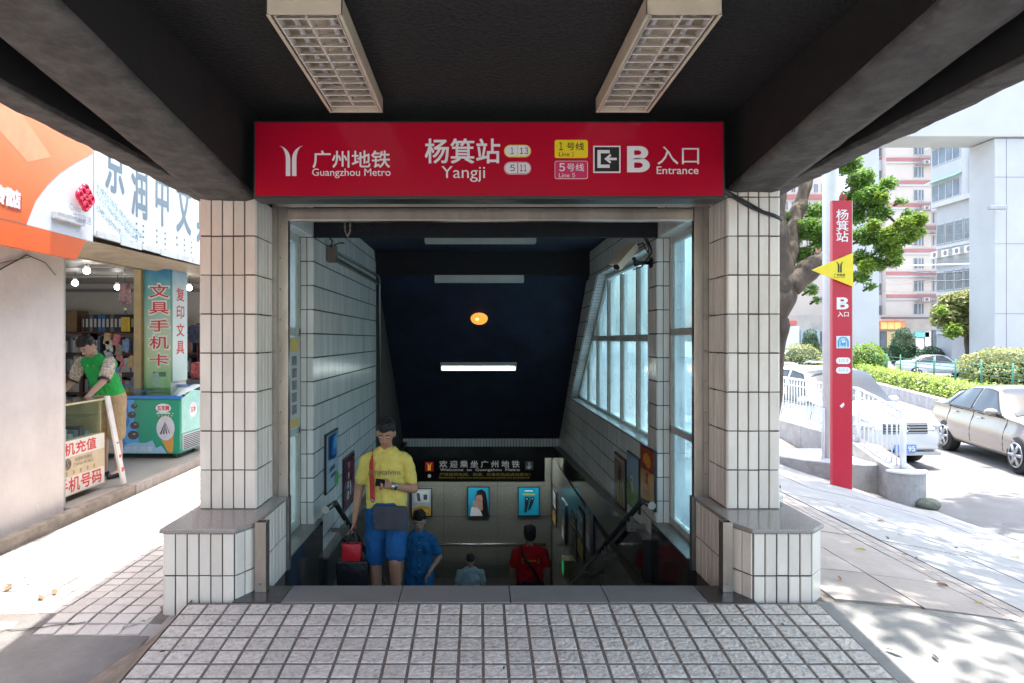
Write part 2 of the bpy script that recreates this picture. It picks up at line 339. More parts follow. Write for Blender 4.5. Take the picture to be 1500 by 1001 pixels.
# asphalt patch on the left, in front of the pavers
poly=[(-1.93,4.22),(-2.02,4.12),(-2.15,3.98),(-2.38,3.97),(-2.5,4.02),(-2.62,4.2),(-2.8,4.16),(-2.95,3.9),(-3.1,3.6),(-3.0,3.2),(-3.2,2.4),(-3.3,1.0),(-3.5,-8),(-1.93,-8)]
mb=MB(); 
ys=fr(-8,3.95,.35)+[3.955,3.965,4.05,4.12,4.2]
def patch_x(Y):
    for i in range(3,len(poly)-2):
        a,b=poly[i],poly[i+1]
        if min(a[1],b[1])<=Y<=max(a[1],b[1]) : return a[0]+(b[0]-a[0])*(Y-a[1])/((b[1]-a[1]) or 1)
    return -2.6
vs=[];fs=[]
for j,Y in enumerate(ys):
    xl=min(-2.3,patch_x(min(Y,4.1)))+.03*noise.noise(V((Y*6,0,0)))
    if Y>3.98: xl=-2.75-.2*(Y-4)
    xr=-1.9 if Y<3.96 else -2.6
    for i in range(9): x=xl+(xr-xl)*i/8; vs.append((x,Y,zL(x,Y)+.006))
fs=[(j*9+i,j*9+i+1,(j+1)*9+i+1,(j+1)*9+i) for j in range(len(ys)-1) for i in range(8)]
struct(mesh('asphalt_patch',vs,fs,ASPH,None,True))
# left grid pavers
pl=struct(mesh('paved_strip',[(-3.74,4.0,zL(0,4.0)-.002),(-1.90,3.90,zL(0,3.9)-.002),(-1.90,4.2,-.099),(-3.74,4.2,-.099),(-1.90,9.6,-.099),(-3.74,9.6,-.099)],[(0,1,2,3),(3,2,4,5)],DIRTG))
pm=piece_mesh(.112,.112,.012,PAVL,.003); mbs=MB(); n=0
cells=[(i,j) for j in range(44) for i in range(14)]
for i,j in cells:
    x=-2.03-.126*i; Y=4.03+.126*j
    if Y<4.2 and x<-2.55: continue
    tilt=.03 if Y<4.8 else .006
    mt=Matrix.Translation((x,Y,zL(x,Y)-.0045+random.uniform(0,.002)+(.012*noise.noise(V((x*2,Y*2,3))) if Y<5 else 0)))@Matrix.Rotation(math.atan(.09) if Y<4.2 else 0,4,'X')@Matrix.Rotation(random.uniform(-tilt,tilt),4,'Y')@Matrix.Rotation(-math.pi/2,4,'X')@Matrix.Rotation(random.uniform(-tilt,tilt),4,'Y')
    if n<300: put('paver',pm,mt,pl); n+=1
    else:
        mbs.m=mt; mbs.add([v.co for v in pm.vertices],[tuple(p.vertices) for p in pm.polygons])
stuff(mbs.build('far_pavers',PAVL,pl))
# ramp with square pavers
rp=mesh('entrance_ramp',[(-1.765,.4,zramp(.4)-.006),(2.075,.4,zramp(.4)-.006),(2.075,4.165,-.006),(-1.765,4.165,-.006),(-1.765,.4,-.6),(2.075,.4,-.6),(2.075,4.17,-.6),(-1.765,4.17,-.6)],[(0,1,2,3),(0,4,5,1),(3,7,4,0),(1,5,6,2)],DIRTG); struct(rp)
pm=piece_mesh(.1115,.1075,.012,PAV,.003); mbs=MB(); n=0; sl=math.atan(.103)
for j in range(30):
    for i in range(31):
        x0=-1.765+.128*i; 
        if i==30: continue
        Y=4.15-.127*math.cos(sl)*(j+.5); x=x0+.064
        mt=Matrix.Translation((x+random.uniform(-.001,.001),Y,zramp(Y)-.0155+random.uniform(0,.0015)))@Matrix.Rotation(sl,4,'X')@Matrix.Rotation(random.uniform(-.01,.01),4,'Y')@Matrix.Rotation(-math.pi/2,4,'X')@Matrix.Rotation(random.uniform(-.012,.012),4,'Y')
        if n<300: put('paver',pm,mt,rp); n+=1
        else: mbs.m=mt; mbs.add([v.co for v in pm.vertices],[tuple(p.vertices) for p in pm.polygons])
stuff(mbs.build('near_pavers',PAV,rp))
# skirt of rough mortar on the ramp's left edge
vs=[];N=40
for k in range(N+1):
    Y=.4+(4.3-.4)*k/N; z=zramp(Y)+.0; w=max(.02,min(.36,(4.28-Y)*.33))+.02*noise.noise(V((Y*4,1,0)))
    for t in (0,.12,.35,.6,.85,1.0):
        x=-1.762-w*t; zz=z+(zL(0,Y)-z+.01)*(t**.8)+.010*noise.noise(V((x*14,Y*9,2))) - (.004 if t==1 else 0)
        vs.append((x,Y,zz if t<1 else zL(0,Y)-.01))
struct(mesh('ramp_skirt',vs,[(k*6+i+1,k*6+i,(k+1)*6+i,(k+1)*6+i+1) for k in range(N) for i in range(5)],RAWC,None,True))
# right pavement slabs
def slab(name,x0,x1,y0,y1,mat,lift=0,nx=3,ny=3,par=rs):
    vs=[];fs=[]
    for j in range(ny+1):
        for i in range(nx+1):
            x=x0+(x1-x0)*i/nx; y=y0+(y1-y0)*j/ny; vs.append((x,y,zR(x,y)+lift))
    k=nx+1
    for j in range(ny):
        for i in range(nx): fs.append((j*k+i,j*k+i+1,(j+1)*k+i+1,(j+1)*k+i))
    b=len(vs); rim=[i for i in range(k)]+[j*k+nx for j in range(1,ny+1)]+[ny*k+i for i in range(nx-1,-1,-1)]+[j*k for j in range(ny-1,0,-1)]
    vs+=[(vs[i][0],vs[i][1],vs[i][2]-.03) for i in rim]
    for a in range(len(rim)): c=(a+1)%len(rim); fs.append((rim[c],rim[a],b+a,b+c))
    return mesh(name,vs,fs,mat,par)
rnd=random.Random(3)
CUTY=4.24
for (xa,xb,st) in ((2.23,3.31,.54),(3.59,6.55,.74)):
    k=round((xb-xa)/st)
    for i in range(k):
        x0=xa+(xb-xa)*i/k; x1=xa+(xb-xa)*(i+1)/k; y=CUTY+.02-.05*(x0-2.2)
        while y<15.9:
            h=(.62 if xa<3 else .95)
            if y+h>10.3 and x1>6.3: break
            slab('pavement_slab',x0+.004,x1-.004,y+.004,y+h-.004,CONC_P if xa<3 else CONC,rnd.uniform(-.003,.003)); y+=h
y=3.0
bm_=None
k=0
while y<15:
    for i in range(2): slab('brick',3.325+.125*i,3.44+.125*i,y,y+.235,CONC_P,-.002,1,2)
    y+=.245
ap=sheet('asphalt_apron',fr(2.08,6.5,.32),fr(-8,0,2)+fr(.4,4.2,.4),lambda x,y:zR(x,y)+.0+(.004*noise.noise(V((x*3,y*3,0)))),M('patched_concrete',(.27,.262,.25),.88,var=.2,scale=2.2,bump=.35,bscale=40,dirt=.6,dscale=1.1,dcol=(.14,.135,.125))); struct(ap)
# cracks in the apron as thin recess-dark slivers
def crack(pts,w,zf):
    vs=[]; 
    for i,(x,y) in enumerate(pts):
        ww=w*(.4+.6*abs(noise.noise(V((x*7,y*7,0))))*2)
        vs+=[(x,y-ww,zf(x,y)),(x,y+ww,zf(x,y))]
    return vs,[(2*i,2*i+2,2*i+3,2*i+1) for i in range(len(pts)-1)]
CRK=M('crack_shadow_dirt',(.05,.045,.04),.95,var=.3)
def jag(a,b,n,amp,sd):
    r=random.Random(sd); return [(a[0]+(b[0]-a[0])*i/n+r.uniform(-amp,amp),a[1]+(b[1]-a[1])*i/n+r.uniform(-amp,amp)) for i in range(n+1)]
for i,(a,b,w) in enumerate((((2.15,4.26),(3.6,3.95),.006),((3.3,3.95),(4.3,3.0),.007),((3.6,4.0),(6.4,3.6),.005),((4.2,5.2),(6.4,4.6),.004),((4.6,7.2),(6.4,6.9),.004))):
    v,f=crack(jag(a,b,26,.016,i),w,lambda x,y:zR(x,y)+.008); stuff(mesh('crack',v,f,CRK,ap))
for i,(a,b,w) in enumerate((((-3.0,3.95),(-2.35,4.1),.008),((-2.9,3.3),(-2.6,4.15),.007),((-2.1,4.02),(-1.95,4.2),.006))):
    v,f=crack(jag(a,b,14,.016,i+20),w,lambda x,y:zL(x,y)+.014); stuff(mesh('crack',v,f,CRK,bpy.data.objects['asphalt_patch']))
struct(sheet('road',fr(6.35,30,3),fr(-40,140,12),lambda x,y:-.885,ROADM))

# ---------------------------------------------------------------- threshold and stairs
th=struct(box('threshold',(-1.45,1.66,4.17,4.44,-.5,-.03),DIRTG))
for x0,x1,m in ((-1.2,-.487,GRAN),(-.484,.20,GRAN),(.203,.80,GRAN),(.803,1.408,GRAN)):
    box('granite_slab',(x0,x1-.003,4.165,4.445,-.028,0),m,th,.003)
for xs in (((-1.204,4.165),(-1.204,4.445),(-1.428,4.445),(-1.428,4.38),(-1.50,4.24),(-1.50,4.165)),((1.412,4.165),(1.412,4.445),(1.628,4.445),(1.628,4.38),(1.70,4.24),(1.70,4.165))):
    MB().prism([(x,y,-.028) for x,y in xs],(0,0,.0265)).build('dark_granite_slab',GRAN_D,th)
STEPM=M('stair_granite',(.17,.17,.165),.5,var=.25,scale=90,dirt=.4)
def stair_z(Y):
    return max(-.15-.15*max(0,int((Y-4.75)/.27)+(Y>=4.75)),-3.75)
st=struct(box('stairs',(-1.43,1.6,4.442,4.75,-.5,-.15),STEPM)); 
for k in range(24):
    z=-.15-.15*(k+1); y0=4.75+.27*k
    box('step',(-1.43,1.58,y0,y0+(.27 if k<23 else .02),z-.25,z),STEPM,st,.004)
struct(box('lower_floor',(-1.6,1.75,11.2,15.0,-4.1,-3.755),PANEL))

# ---------------------------------------------------------------- tiled entrance pillars
zs=[.432+(2.584-.432)*i/8 for i in range(9)]
def pillar(x0,x1,top,lab,inner):
    p=thing('entrance_pillar',lab,'pillar',((x0+x1)/2,4.9,-.15),'tiled pillars at the station entrance')
    core=box('shaft',(x0+.006,x1-.006,4.716,5.076,.2,top),GROUT,p)
    zz=[.432+(2.584-.432)*i/8 for i in range(9)]
    if top>2.6: zz.append(top)
    tile_face((x0,4.715),(x1,4.715),zz,5,core,TILE)
    tile_face((x1-.005,4.71),(x1-.005,5.08),zz,5,core,TILE)
    tile_face((x0+.005,5.08),(x0+.005,4.71),zz,5,core,TILE)
    return p
def base(p,pts,ncs):
    c=MB().prism([(x*.997+.003*pts[0][0],y+.004,-.5) for x,y in pts],(0,0,.902)).build('base',GROUT,p)
    for i in range(len(pts)-1):
        if ncs[i]: tile_face(pts[i],pts[i+1],[-.125,.142,.404],ncs[i],c,TILE)
    return c
pL=pillar(-1.917,-1.531,2.584,'white tiled pillar on the shop side of the station entrance',1)
base(pL,[(-1.94,5.08),(-1.94,4.22),(-1.504,4.22),(-1.435,4.37),(-1.435,5.08)],[12,6,2,9])
pR=pillar(1.721,2.08,2.642,'white tiled pillar on the road side, with black cables across its top',-1)
base(pR,[(1.63,5.08),(1.63,4.37),(1.70,4.22),(2.06,4.22),(2.17,4.34),(2.17,5.08)],[9,2,5,1,10])
def cap(p,pts):
    o=MB().prism([(x,y,.404) for x,y in pts],(0,0,.028)).build('granite_cap',GRAN_P,p)
    m=o.modifiers.new('b','BEVEL'); m.width=.008; m.segments=2; BAKE.append(o)
cap(pL,[(-1.965,4.20),(-1.495,4.20),(-1.422,4.36),(-1.422,5.085),(-1.965,5.085)][::1])
cap(pR,[(1.617,4.36),(1.69,4.20),(2.07,4.20),(2.195,4.33),(2.195,5.085),(1.617,5.085)])
# channel posts for the flood boards and door frame
for x0,x1,l in ((-1.415,-1.345,'stainless flood board channel at the shop side of the threshold'),(1.555,1.617,'stainless flood board channel at the road side of the threshold')):
    t=thing('channel_post',l,'post',((x0+x1)/2,4.37,0),'flood board channels')
    m=MB(); m.box(x0,x1,4.33,4.338,0,.44); m.box(x0,x0+.006,4.338,4.40,0,.44); m.box(x1-.006,x1,4.338,4.40,0,.44); m.box(x0,x1,4.40,4.406,0,.44); m.build('channel',STEEL,t)
    MB().tube([((x0+x1)/2,4.32,.05),((x0+x1)/2,4.33,.05)],.008).build('bolt',STEEL_D,t)
fr_=thing('shutter_frame','stainless steel frame around the station doorway','door frame',(0,5.1,0))
for x0,x1 in ((-1.531,-1.415),(1.612,1.722)):
    j=box('jamb',(x0,x1,5.084,5.15,.43,2.62),STEEL,fr_,.004)
    xm=x0+.04 if x0<0 else x1-.045
    box('guide_rail',(xm-.006,xm+.006,5.076,5.0835,.43,2.60),STEEL_D,j)
    for k in range(9): MB().ell((xm+.02,5.082,.6+.23*k),.007,8,5).build('rivet',STEEL_D,j)
    xi=-1.431 if x0<0 else 1.609
    box('lower_jamb',(xi-.012,xi+.022,5.09,5.15,-.12,.43),STEEL_D,fr_)
box('door_head',(-1.413,1.60,5.06,5.14,2.484,2.578),STEEL,fr_,.006)
box('upper_rail',(-1.45,1.65,4.82,4.95,2.562,2.612),STEEL_D,fr_,.004)
# cable on the right pillar
cb=thing('power_cables','two black cables sagging across the top of the road side pillar','cable',(1.7,4.68,2.5))
for dz,r in ((0,.009),(.035,.008)):
    P=[at(1058,282+(-dz*200),4.62),at(1075,290-dz*120,4.68),at(1095,302-dz*150,4.69),at(1118,312-dz*60,4.69),at(1134,317-dz*60,4.69)]
    P+=[V((2.1,4.72,P[-1].z-.02)),V((2.11,5.1,P[-1].z+.03))]
    q=[]
    for i in range(len(P)-1):
        for t in (0,.33,.66): q.append(P[i].lerp(P[i+1],t))
    MB().tube(q+[P[-1]],r,8).build('cable',BLACKP,cb,True)

# ---------------------------------------------------------------- canopy
cn=thing('entrance_canopy','dark painted concrete canopy over the station entrance','canopy',(0,4.7,2.6))
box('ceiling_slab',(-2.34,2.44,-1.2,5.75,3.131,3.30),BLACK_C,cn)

def beam(x0,x1,z47,sl,name,m=DARK):
    # tapered beam: deepens towards the pillar; soffit is its own rough face
    def zb(Y): return z47+sl*(4.705-Y)
    Y0=4.705-(3.12-z47)/sl
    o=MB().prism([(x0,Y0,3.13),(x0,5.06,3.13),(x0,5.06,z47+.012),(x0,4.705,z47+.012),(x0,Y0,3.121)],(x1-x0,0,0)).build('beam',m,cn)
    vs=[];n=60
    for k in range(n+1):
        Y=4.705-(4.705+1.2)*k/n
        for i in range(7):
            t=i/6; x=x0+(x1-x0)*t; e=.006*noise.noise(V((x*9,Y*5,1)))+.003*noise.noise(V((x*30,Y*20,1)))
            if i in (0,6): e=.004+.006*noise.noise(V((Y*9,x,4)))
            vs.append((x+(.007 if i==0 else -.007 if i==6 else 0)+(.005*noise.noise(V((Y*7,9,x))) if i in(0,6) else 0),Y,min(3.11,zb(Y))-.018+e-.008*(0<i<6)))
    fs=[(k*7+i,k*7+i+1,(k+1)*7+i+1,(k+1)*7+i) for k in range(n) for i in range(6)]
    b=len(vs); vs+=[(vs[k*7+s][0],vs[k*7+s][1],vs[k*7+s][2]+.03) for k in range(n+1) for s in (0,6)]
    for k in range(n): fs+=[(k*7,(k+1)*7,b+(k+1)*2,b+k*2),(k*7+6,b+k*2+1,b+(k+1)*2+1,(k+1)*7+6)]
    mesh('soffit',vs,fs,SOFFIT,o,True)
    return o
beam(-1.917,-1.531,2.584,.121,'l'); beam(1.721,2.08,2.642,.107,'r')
def edge(x0,x1):
    vs=[];n=120
    for k in range(n+1):
        Y=-1.2+6.95*k/n
        for i in range(6):
            t=i/5; x=x0+(x1-x0)*t; e=.012*noise.noise(V((x*6,Y*3,7)))+.006*noise.noise(V((x*20,Y*12,2)))+.004*noise.noise(V((x*50,Y*40,2)))
            vs.append((x+(.01 if i==0 else -.01 if i==5 else 0)+(.008*noise.noise(V((Y*8,3,x))) if i in(0,5) else 0),Y,2.75+e))
    fs=[(k*6+i,k*6+i+1,(k+1)*6+i+1,(k+1)*6+i) for k in range(n) for i in range(5)]
    b=len(vs); vs+=[(vs[k*6+s][0],vs[k*6+s][1],2.79) for k in range(n+1) for s in (0,5)]
    for k in range(n): fs+=[(k*6,(k+1)*6,b+(k+1)*2,b+k*2),(k*6+5,b+k*2+1,b+(k+1)*2+1,(k+1)*6+5)]
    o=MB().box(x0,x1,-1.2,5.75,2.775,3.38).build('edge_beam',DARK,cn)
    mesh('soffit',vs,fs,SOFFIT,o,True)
edge(-2.33,-2.14); edge(2.24,2.43)
# header wall over the door, behind the sign
box('header',(-1.53,1.72,5.16,5.4,2.80,3.128),DARK,cn)
# ceiling light fixtures
def fixture(cx,zb,y0,y1,label):
    t=thing('ceiling_light',label,'light fixture',(cx,(y0+y1)/2,zb),'louvred ceiling lights over the entrance')
    w=.168; h=.085
    m=MB(); m.box(cx-w,cx-w+.004,y0,y1,zb,zb+h); m.box(cx+w-.004,cx+w,y0,y1,zb,zb+h); m.box(cx-w,cx+w,y0-.0,y0+.004,zb-.004,zb+h); m.box(cx-w,cx+w,y1-.004,y1,zb,zb+h); m.box(cx-w,cx+w,y0,y1,zb+h-.004,zb+h)
    hs=m.build('housing',CREAMP,t)
    for a in (-1,1): box('mounting_tab',(cx+a*.075-.03,cx+a*.075+.03,y0-.008,y0-.001,zb+.055,zb+.08),CREAMP,hs)
    m=MB(); m.box(cx-w,cx-w+.016,y0,y1,zb-.006,zb-.001); m.box(cx+w-.016,cx+w,y0,y1,zb-.006,zb-.001); m.box(cx-w+.016,cx+w-.016,y1-.012,y1,zb-.006,zb-.001); m.build('trim',CREAMP,t)
    box('spine',(cx-.004,cx+.004,y0+.03,y1-.015,zb+.002,zb+.045),LOUV,t)
    for s in (-1,1): 
        box('side_reflector',(cx+s*(w-.03),cx+s*(w-.024),y0+.03,y1-.015,zb+.002,zb+.045),LOUV,t)
        MB().tube([(cx+s*.085,y0+.05,zb+.058),(cx+s*.085,y1-.05,zb+.058)],.013,10).build('tube',WHITE,t,True)
    N=13; dy=(y1-y0-.05)/N
    me=None
    for k in range(N):
        for s in (-1,1):
            y=y0+.035+dy*(k+.5); a,b=cx+s*.006,cx+s*(w-.031)
            if a>b: a,b=b,a
            if me is None or k==0 and s==1:
                pass
            m=MB().add([(a,y-.03,zb+.003),(b,y-.03,zb+.003),(b,y+.018,zb+.040),(a,y+.018,zb+.040),(a,y-.026,zb+.001),(b,y-.026,zb+.001),(b,y+.02,zb+.036),(a,y+.02,zb+.036)],[(0,1,2,3),(7,6,5,4),(0,4,5,1),(2,6,7,3)])
            m.build('louvre_blade',LOUV,t)
    for q in (-.12,.12): MB().tube([(cx+q*.5,(y0+y1)/2+q*3,zb+h),(cx+q*.5,(y0+y1)/2+q*3,3.135)],.012).build('hanger',STEEL_D,t)
fixture((at(482.9,161,4.32).x+at(561,161,4.32).x)/2,3.043,3.02,4.32,'cream louvred strip light nearest the shop side beam')
fixture((at(872.5,164,4.32).x+at(950.7,164,4.32).x)/2,3.043,3.02,4.32,'cream louvred strip light nearest the road side beam')

# ---------------------------------------------------------------- red station sign
SY=4.42
sg=thing('station_sign','long red station name sign hung under the black canopy ceiling','sign',(.07,4.5,2.5))
box('frame',(at(370.5,0,SY).x,at(1062.5,0,SY).x,4.425,4.60,2.513,3.02),FRAME_B,sg,.006)
box('panel',(at(374,0,SY).x,at(1058.5,0,SY).x,SY-.004,4.43,2.531,3.005),RED,sg)
O=(0,SY-.0045,0)
def st(s,x0,y0,x1,y1,m=WHITE,b=0,e=.001,nm='lettering'): text(s,m,sg,O,(1,0,0),(0,0,1),pb(x0,y0,x1,y1,SY),b,e,nm)
def metro_logo(par,m,x0,y0,x1,y1,Y,e=.001,org=None,ux=V((1,0,0)),uz=V((0,0,1)),name='logo'):
    # two mirrored strokes that curve outwards at the top; box in plane units
    def stroke(s):
        pts=[];N=10
        cx=.5
        inner=[];outer=[]
        for k in range(N+1):
            a=k/N*math.pi/2*.82
            inner.append((.5+s*(.035+(.55)*(1-math.cos(a))*1.0),.55+.45*math.sin(a)/math.sin(math.pi/2*.82)))
            outer.append((.5+s*(.225+(.35)*(1-math.cos(a))*.9),.55+.45*math.sin(a)/math.sin(math.pi/2*.82)))
        pts=[(.5+s*.035,0)]+inner+[(.5+s*.5,1)]+outer[::-1][1:]+[(.5+s*.225,0)]
        return pts
    W=x1-x0;H=y1-y0; n=ux.cross(uz); mb=MB()
    for s in (-1,1):
        p=stroke(s)
        # quads between inner and outer
        N=11; inn=p[:12]; out=[p[-1]]+p[13:-1][::-1]
        out=(out+[p[12]]*12)[:12]
        for k in range(11):
            q=[inn[k],out[k],out[k+1],inn[k+1]]
            q=[V(org)+ux*(x0+a*W)+uz*(y0+b*H)+n*e for a,b in q]
            mb.add(q,[(0,1,2,3)] if s>0 else [(3,2,1,0)])
    return mb.build(name,m,par)
a=pb(409.5,214.7,444,258.4,SY); metro_logo(sg,WHITE,a[0],a[1],a[2],a[3],SY,org=V(O))
st('广州地铁',458.4,221.4,571.2,246.4,b=.012); st('Guangzhou Metro',457.5,247.5,572.2,261.5,b=.004)
st('杨箕站',623,204,732,239.5,b=.014); st('Yangji',646.6,244,710.5,267)
def rrect(par,name,m,x0,z0,x1,z1,y,r,t=.002,seg=6,plane=None):
    pts=[]
    for cx,cz,a0 in ((x1-r,z1-r,0),(x0+r,z1-r,90),(x0+r,z0+r,180),(x1-r,z0+r,270)):
        for k in range(seg+1): a=R(a0+90*k/seg); pts.append((cx+r*math.cos(a),cz+r*math.sin(a)))
    P=[(plane(u,v) if plane else (u,y,v)) for u,v in pts]
    nn=(0,-t,0) if not plane else (V(plane(0,0,t))-V(plane(0,0,0)))
    return MB().prism(P,nn).build(name,m,par)
for (y0,y1,s1,s2,rim) in ((212.8,231,'1','13',YEL),(237.8,256,'5','11',MAG)):
    a=pb(738.3,y0,777.7,y1,SY); h=(a[3]-a[1])/2
    rrect(sg,'pill_rim',WHITE if rim is MAG else rim,a[0],a[1],a[2],a[3],SY-.0042,h-.0005)
    if rim is MAG: rrect(sg,'pill_rim',rim,a[0]+.003,a[1]+.003,a[2]-.003,a[3]-.003,SY-.0063,h-.004,.001)
    rrect(sg,'pill',WHITE,a[0]+.006,a[1]+.006,a[2]-.006,a[3]-.006,SY-.0075,h-.007,.001)
    box('divider',(at(757.6,0,SY).x,at(758.8,0,SY).x,SY-.0095,SY-.0086,a[1]+.006,a[3]-.006),rim,sg)
    yy=(y0+y1)/2
    text({'1':'１','5':'５'}[s1],BLACKP,sg,(0,SY-.0092,0),(1,0,0),(0,0,1),pb(748 if s1=='1' else 747.3,yy-4.7,752 if s1=='1' else 753.8,yy+4.7,SY),.005,.001)
    text({'13':'１３','11':'１１'}[s2],BLACKP,sg,(0,SY-.0092,0),(1,0,0),(0,0,1),pb(761.5,yy-4.7,773.5 if s2=='13' else 771,yy+4.7,SY),.005,.001,csp=.62)
for (y0,y1,m,c,s1,s2,rim) in ((205.6,232,YEL,BLACKP,'1','Line 1',YEL),(236.3,262.7,MAG,WHITE,'5','Line 5',WHITE)):
    a=pb(812.3,y0,860.8,y1,SY); rrect(sg,'line_badge_rim',rim,a[0],a[1],a[2],a[3],SY-.0042,.014)
    rrect(sg,'line_badge',m,a[0]+.003,a[1]+.003,a[2]-.003,a[3]-.003,SY-.0063,.012,.001)
    o=(0,SY-.008,0)
    text({'1':'１','5':'５'}[s1],c,sg,o,(1,0,0),(0,0,1),pb(819,y0+3.8,824 if s1=='1' else 827,y0+15.2,SY),.012,.001)
    text('号线',c,sg,o,(1,0,0),(0,0,1),pb(830,y0+4,855,y0+15.2,SY),.008,.001)
    text('Line',c,sg,o,(1,0,0),(0,0,1),pb(818.5,y0+18,834,y0+24.3,SY),0,.001); text({'1':'１','5':'５'}[s1],c,sg,o,(1,0,0),(0,0,1),pb(837.5,y0+18,840.5 if s1=='1' else 842,y0+24.3,SY),0,.001)
def arrow_box(par,x0,x1,y0,y1,Y,fg,bgm,name='arrow_symbol'):
    a=pb(x0,y0,x1,y1,Y); W=a[2]-a[0]; H=a[3]-a[1]; f=lambda u,v,e=0:(a[0]+u*W,Y-e,a[1]+v*H)
    b=MB(); b.prism([f(0,0),f(1,0),f(1,1),f(0,1)],(0,-.002,0)); p=b.build(name,fg,par)
    MB().prism([f(.05,.05,.0025),f(.95,.05,.0025),f(.95,.95,.0025),f(.05,.95,.0025)],(0,-.001,0)).build('backing',bgm,p)
    b=MB(); e=.004
    b.prism([f(.15,.18,e),f(.6,.18,e),f(.6,.3,e),f(.27,.3,e),f(.27,.72,e),f(.6,.72,e),f(.6,.84,e),f(.15,.84,e)],(0,-.001,0))
    b.prism([f(.40,.51,e),f(.62,.70,e),f(.66,.62,e),f(.58,.555,e),f(.86,.555,e),f(.86,.465,e),f(.58,.465,e),f(.66,.40,e),f(.62,.34,e)],(0,-.001,0)); b.build('arrow',fg,p)
arrow_box(sg,868.9,908.8,214,253.6,SY-.0042,WHITE,BLACKP)
letter_B(sg,WHITE,O,pb(918.3,214.7,951.5,253,SY),.001); st('入口',962.5,215,1023.5,241.6,b=.002); st('Entrance',961.6,244.5,1022.6,255.5,b=.005)
# ---------------------------------------------------------------- stairwell
XL,XR=-1.475,1.615; XW=1.78
lw=struct(MB().prism([(XL-.004,6.125,-.9),(XL-.004,13.7,-.9),(XL-.004,13.7,-.2),(XL-.004,10.1,2.6),(XL-.004,10.1,3.1),(XL-.004,6.125,3.1)],(-.22,0,0)).build('stairwell_wall_left',GROUT))
mb=MB(); tile_region(mb,[(6.12,-.5),(13.5,-.5),(13.5,-.33),(10.1,2.514),(9.86,2.75),(9.86,2.87),(6.12,2.87)],.059,.216,6.12,-.073,lambda u,v:(XL-.0045,u,v),(1,0,0),gap=.004,gv=.014)
stuff(mb.build('wall_tiles',TILE_IN,lw))
mb=MB(); tile_region(mb,[(5.15,2.52),(6.12,2.52),(6.12,3.1),(5.15,3.1)],.059,.216,6.12,-.073,lambda u,v:(XL-.0045,u,v),(1,0,0),gap=.004,gv=.014); stuff(mb.build('header_tiles',TILE_IN,lw))
box('window_header',(XL-.2,XL-.004,5.16,6.12,2.527,3.1),GROUT,lw)
box('jamb_core',(-1.59,XL-.006,6.128,6.3,-.6,2.519),GROUT,lw)
zr=[-.073+.216*k for k in range(13)]
tile_face((-1.592,6.128),(XL-.001,6.128),zr,2,lw,TILE_IN,gap=.007)
mb=MB(); tile_region(mb,[(5.16,-1.60),(6.12,-1.60),(6.12,XL),(5.16,XL)],.059,.125,6.12,-1.6,lambda u,v:(v,u,2.526),(0,0,-1)); stuff(mb.build('soffit_tiles',TILE_IN,lw))
rw=struct(box('stairwell_wall_right',(XR+.004,1.87,6.17,6.486,-.9,3.1),GROUT))
def core(poly,x0=XR+.004,x1=1.87): return MB().prism([(x0,u,v) for u,v in poly],(x1-x0,0,0))
RA=[(6.486,-.9),(13.7,-.9),(13.7,-.2),(12.45,.584),(6.486,.584)]; RC=[(6.486,2.481),(9.26,2.481),(10.2,2.481),(10.2,3.1),(6.486,3.1)]; RD=[(9.26,2.481),(11.915,.584),(12.6,.584),(10.2,2.6)]
for r in (RA,RC,RD): core(r).build('wall_core',GROUT,rw)
mb=MB()
for rg in ([(6.168,-.5),(6.49,-.5),(6.49,2.87),(6.168,2.87)],[(6.49,-.5),(13.5,-.5),(13.5,-.33),(12.4,.59),(6.49,.59)],[(6.49,2.475),(9.25,2.475),(9.9,2.475),(9.86,2.87),(6.49,2.87)],[(9.25,2.475),(11.9,.59),(12.4,.59),(10.15,2.475)]):
    tile_region(mb,rg,.059,.216,6.168,-.073,lambda u,v:(XR+.0045,u,v),(-1,0,0),gap=.004,gv=.014)
stuff(mb.build('wall_tiles',TILE_IN,rw))
mb=MB(); tile_region(mb,[(5.15,2.52),(6.16,2.52),(6.16,3.1),(5.15,3.1)],.059,.216,6.12,-.073,lambda u,v:(XR+.0045,u,v),(-1,0,0),gap=.004,gv=.014); stuff(mb.build('header_tiles',TILE_IN,rw))
box('window_header',(XR+.004,XR+.2,5.16,6.168,2.527,3.1),GROUT,rw)
tile_face((XR+.001,6.17),(1.733,6.17),zr,2,rw,TILE_IN,gap=.007)
mb=MB(); tile_region(mb,[(5.16,XR),(6.16,XR),(6.16,1.74),(5.16,1.74)],.059,.125,6.12,XR,lambda u,v:(v,u,2.526),(0,0,-1)); stuff(mb.build('soffit_tiles',TILE_IN,rw))
mb=MB()   # sill, slanted reveal and head of the long window
tile_region(mb,[(6.49,XR),(11.9,XR),(11.9,XW-.03),(6.49,XW-.03)],.20,.16,6.49,XR,lambda u,v:(v,u,.585),(0,0,1))
SL=math.hypot(11.9-9.25,2.475-.59); du,dv=(11.9-9.25)/SL,(.59-2.475)/SL
tile_region(mb,[(0,XR),(SL,XR),(SL,XW-.03),(0,XW-.03)],.066,.16,0,XR,lambda u,v:(v,9.257+du*u,2.480+dv*u),(0,dv,-du),gap=.012)
tile_region(mb,[(6.49,XR),(9.25,XR),(9.25,XW-.03),(6.49,XW-.03)],.066,.16,0,XR,lambda u,v:(v,u,2.48),(0,0,-1))
tile_region(mb,[(.59,XR),(2.475,XR),(2.475,XW-.03),(.59,XW-.03)],.216,.16,-.073,XR,lambda u,v:(v,6.484,u),(0,1,0))
stuff(mb.build('reveal_tiles',M('white_reveal_tile',(.66,.68,.68),.2,var=.06,island=.06),rw))
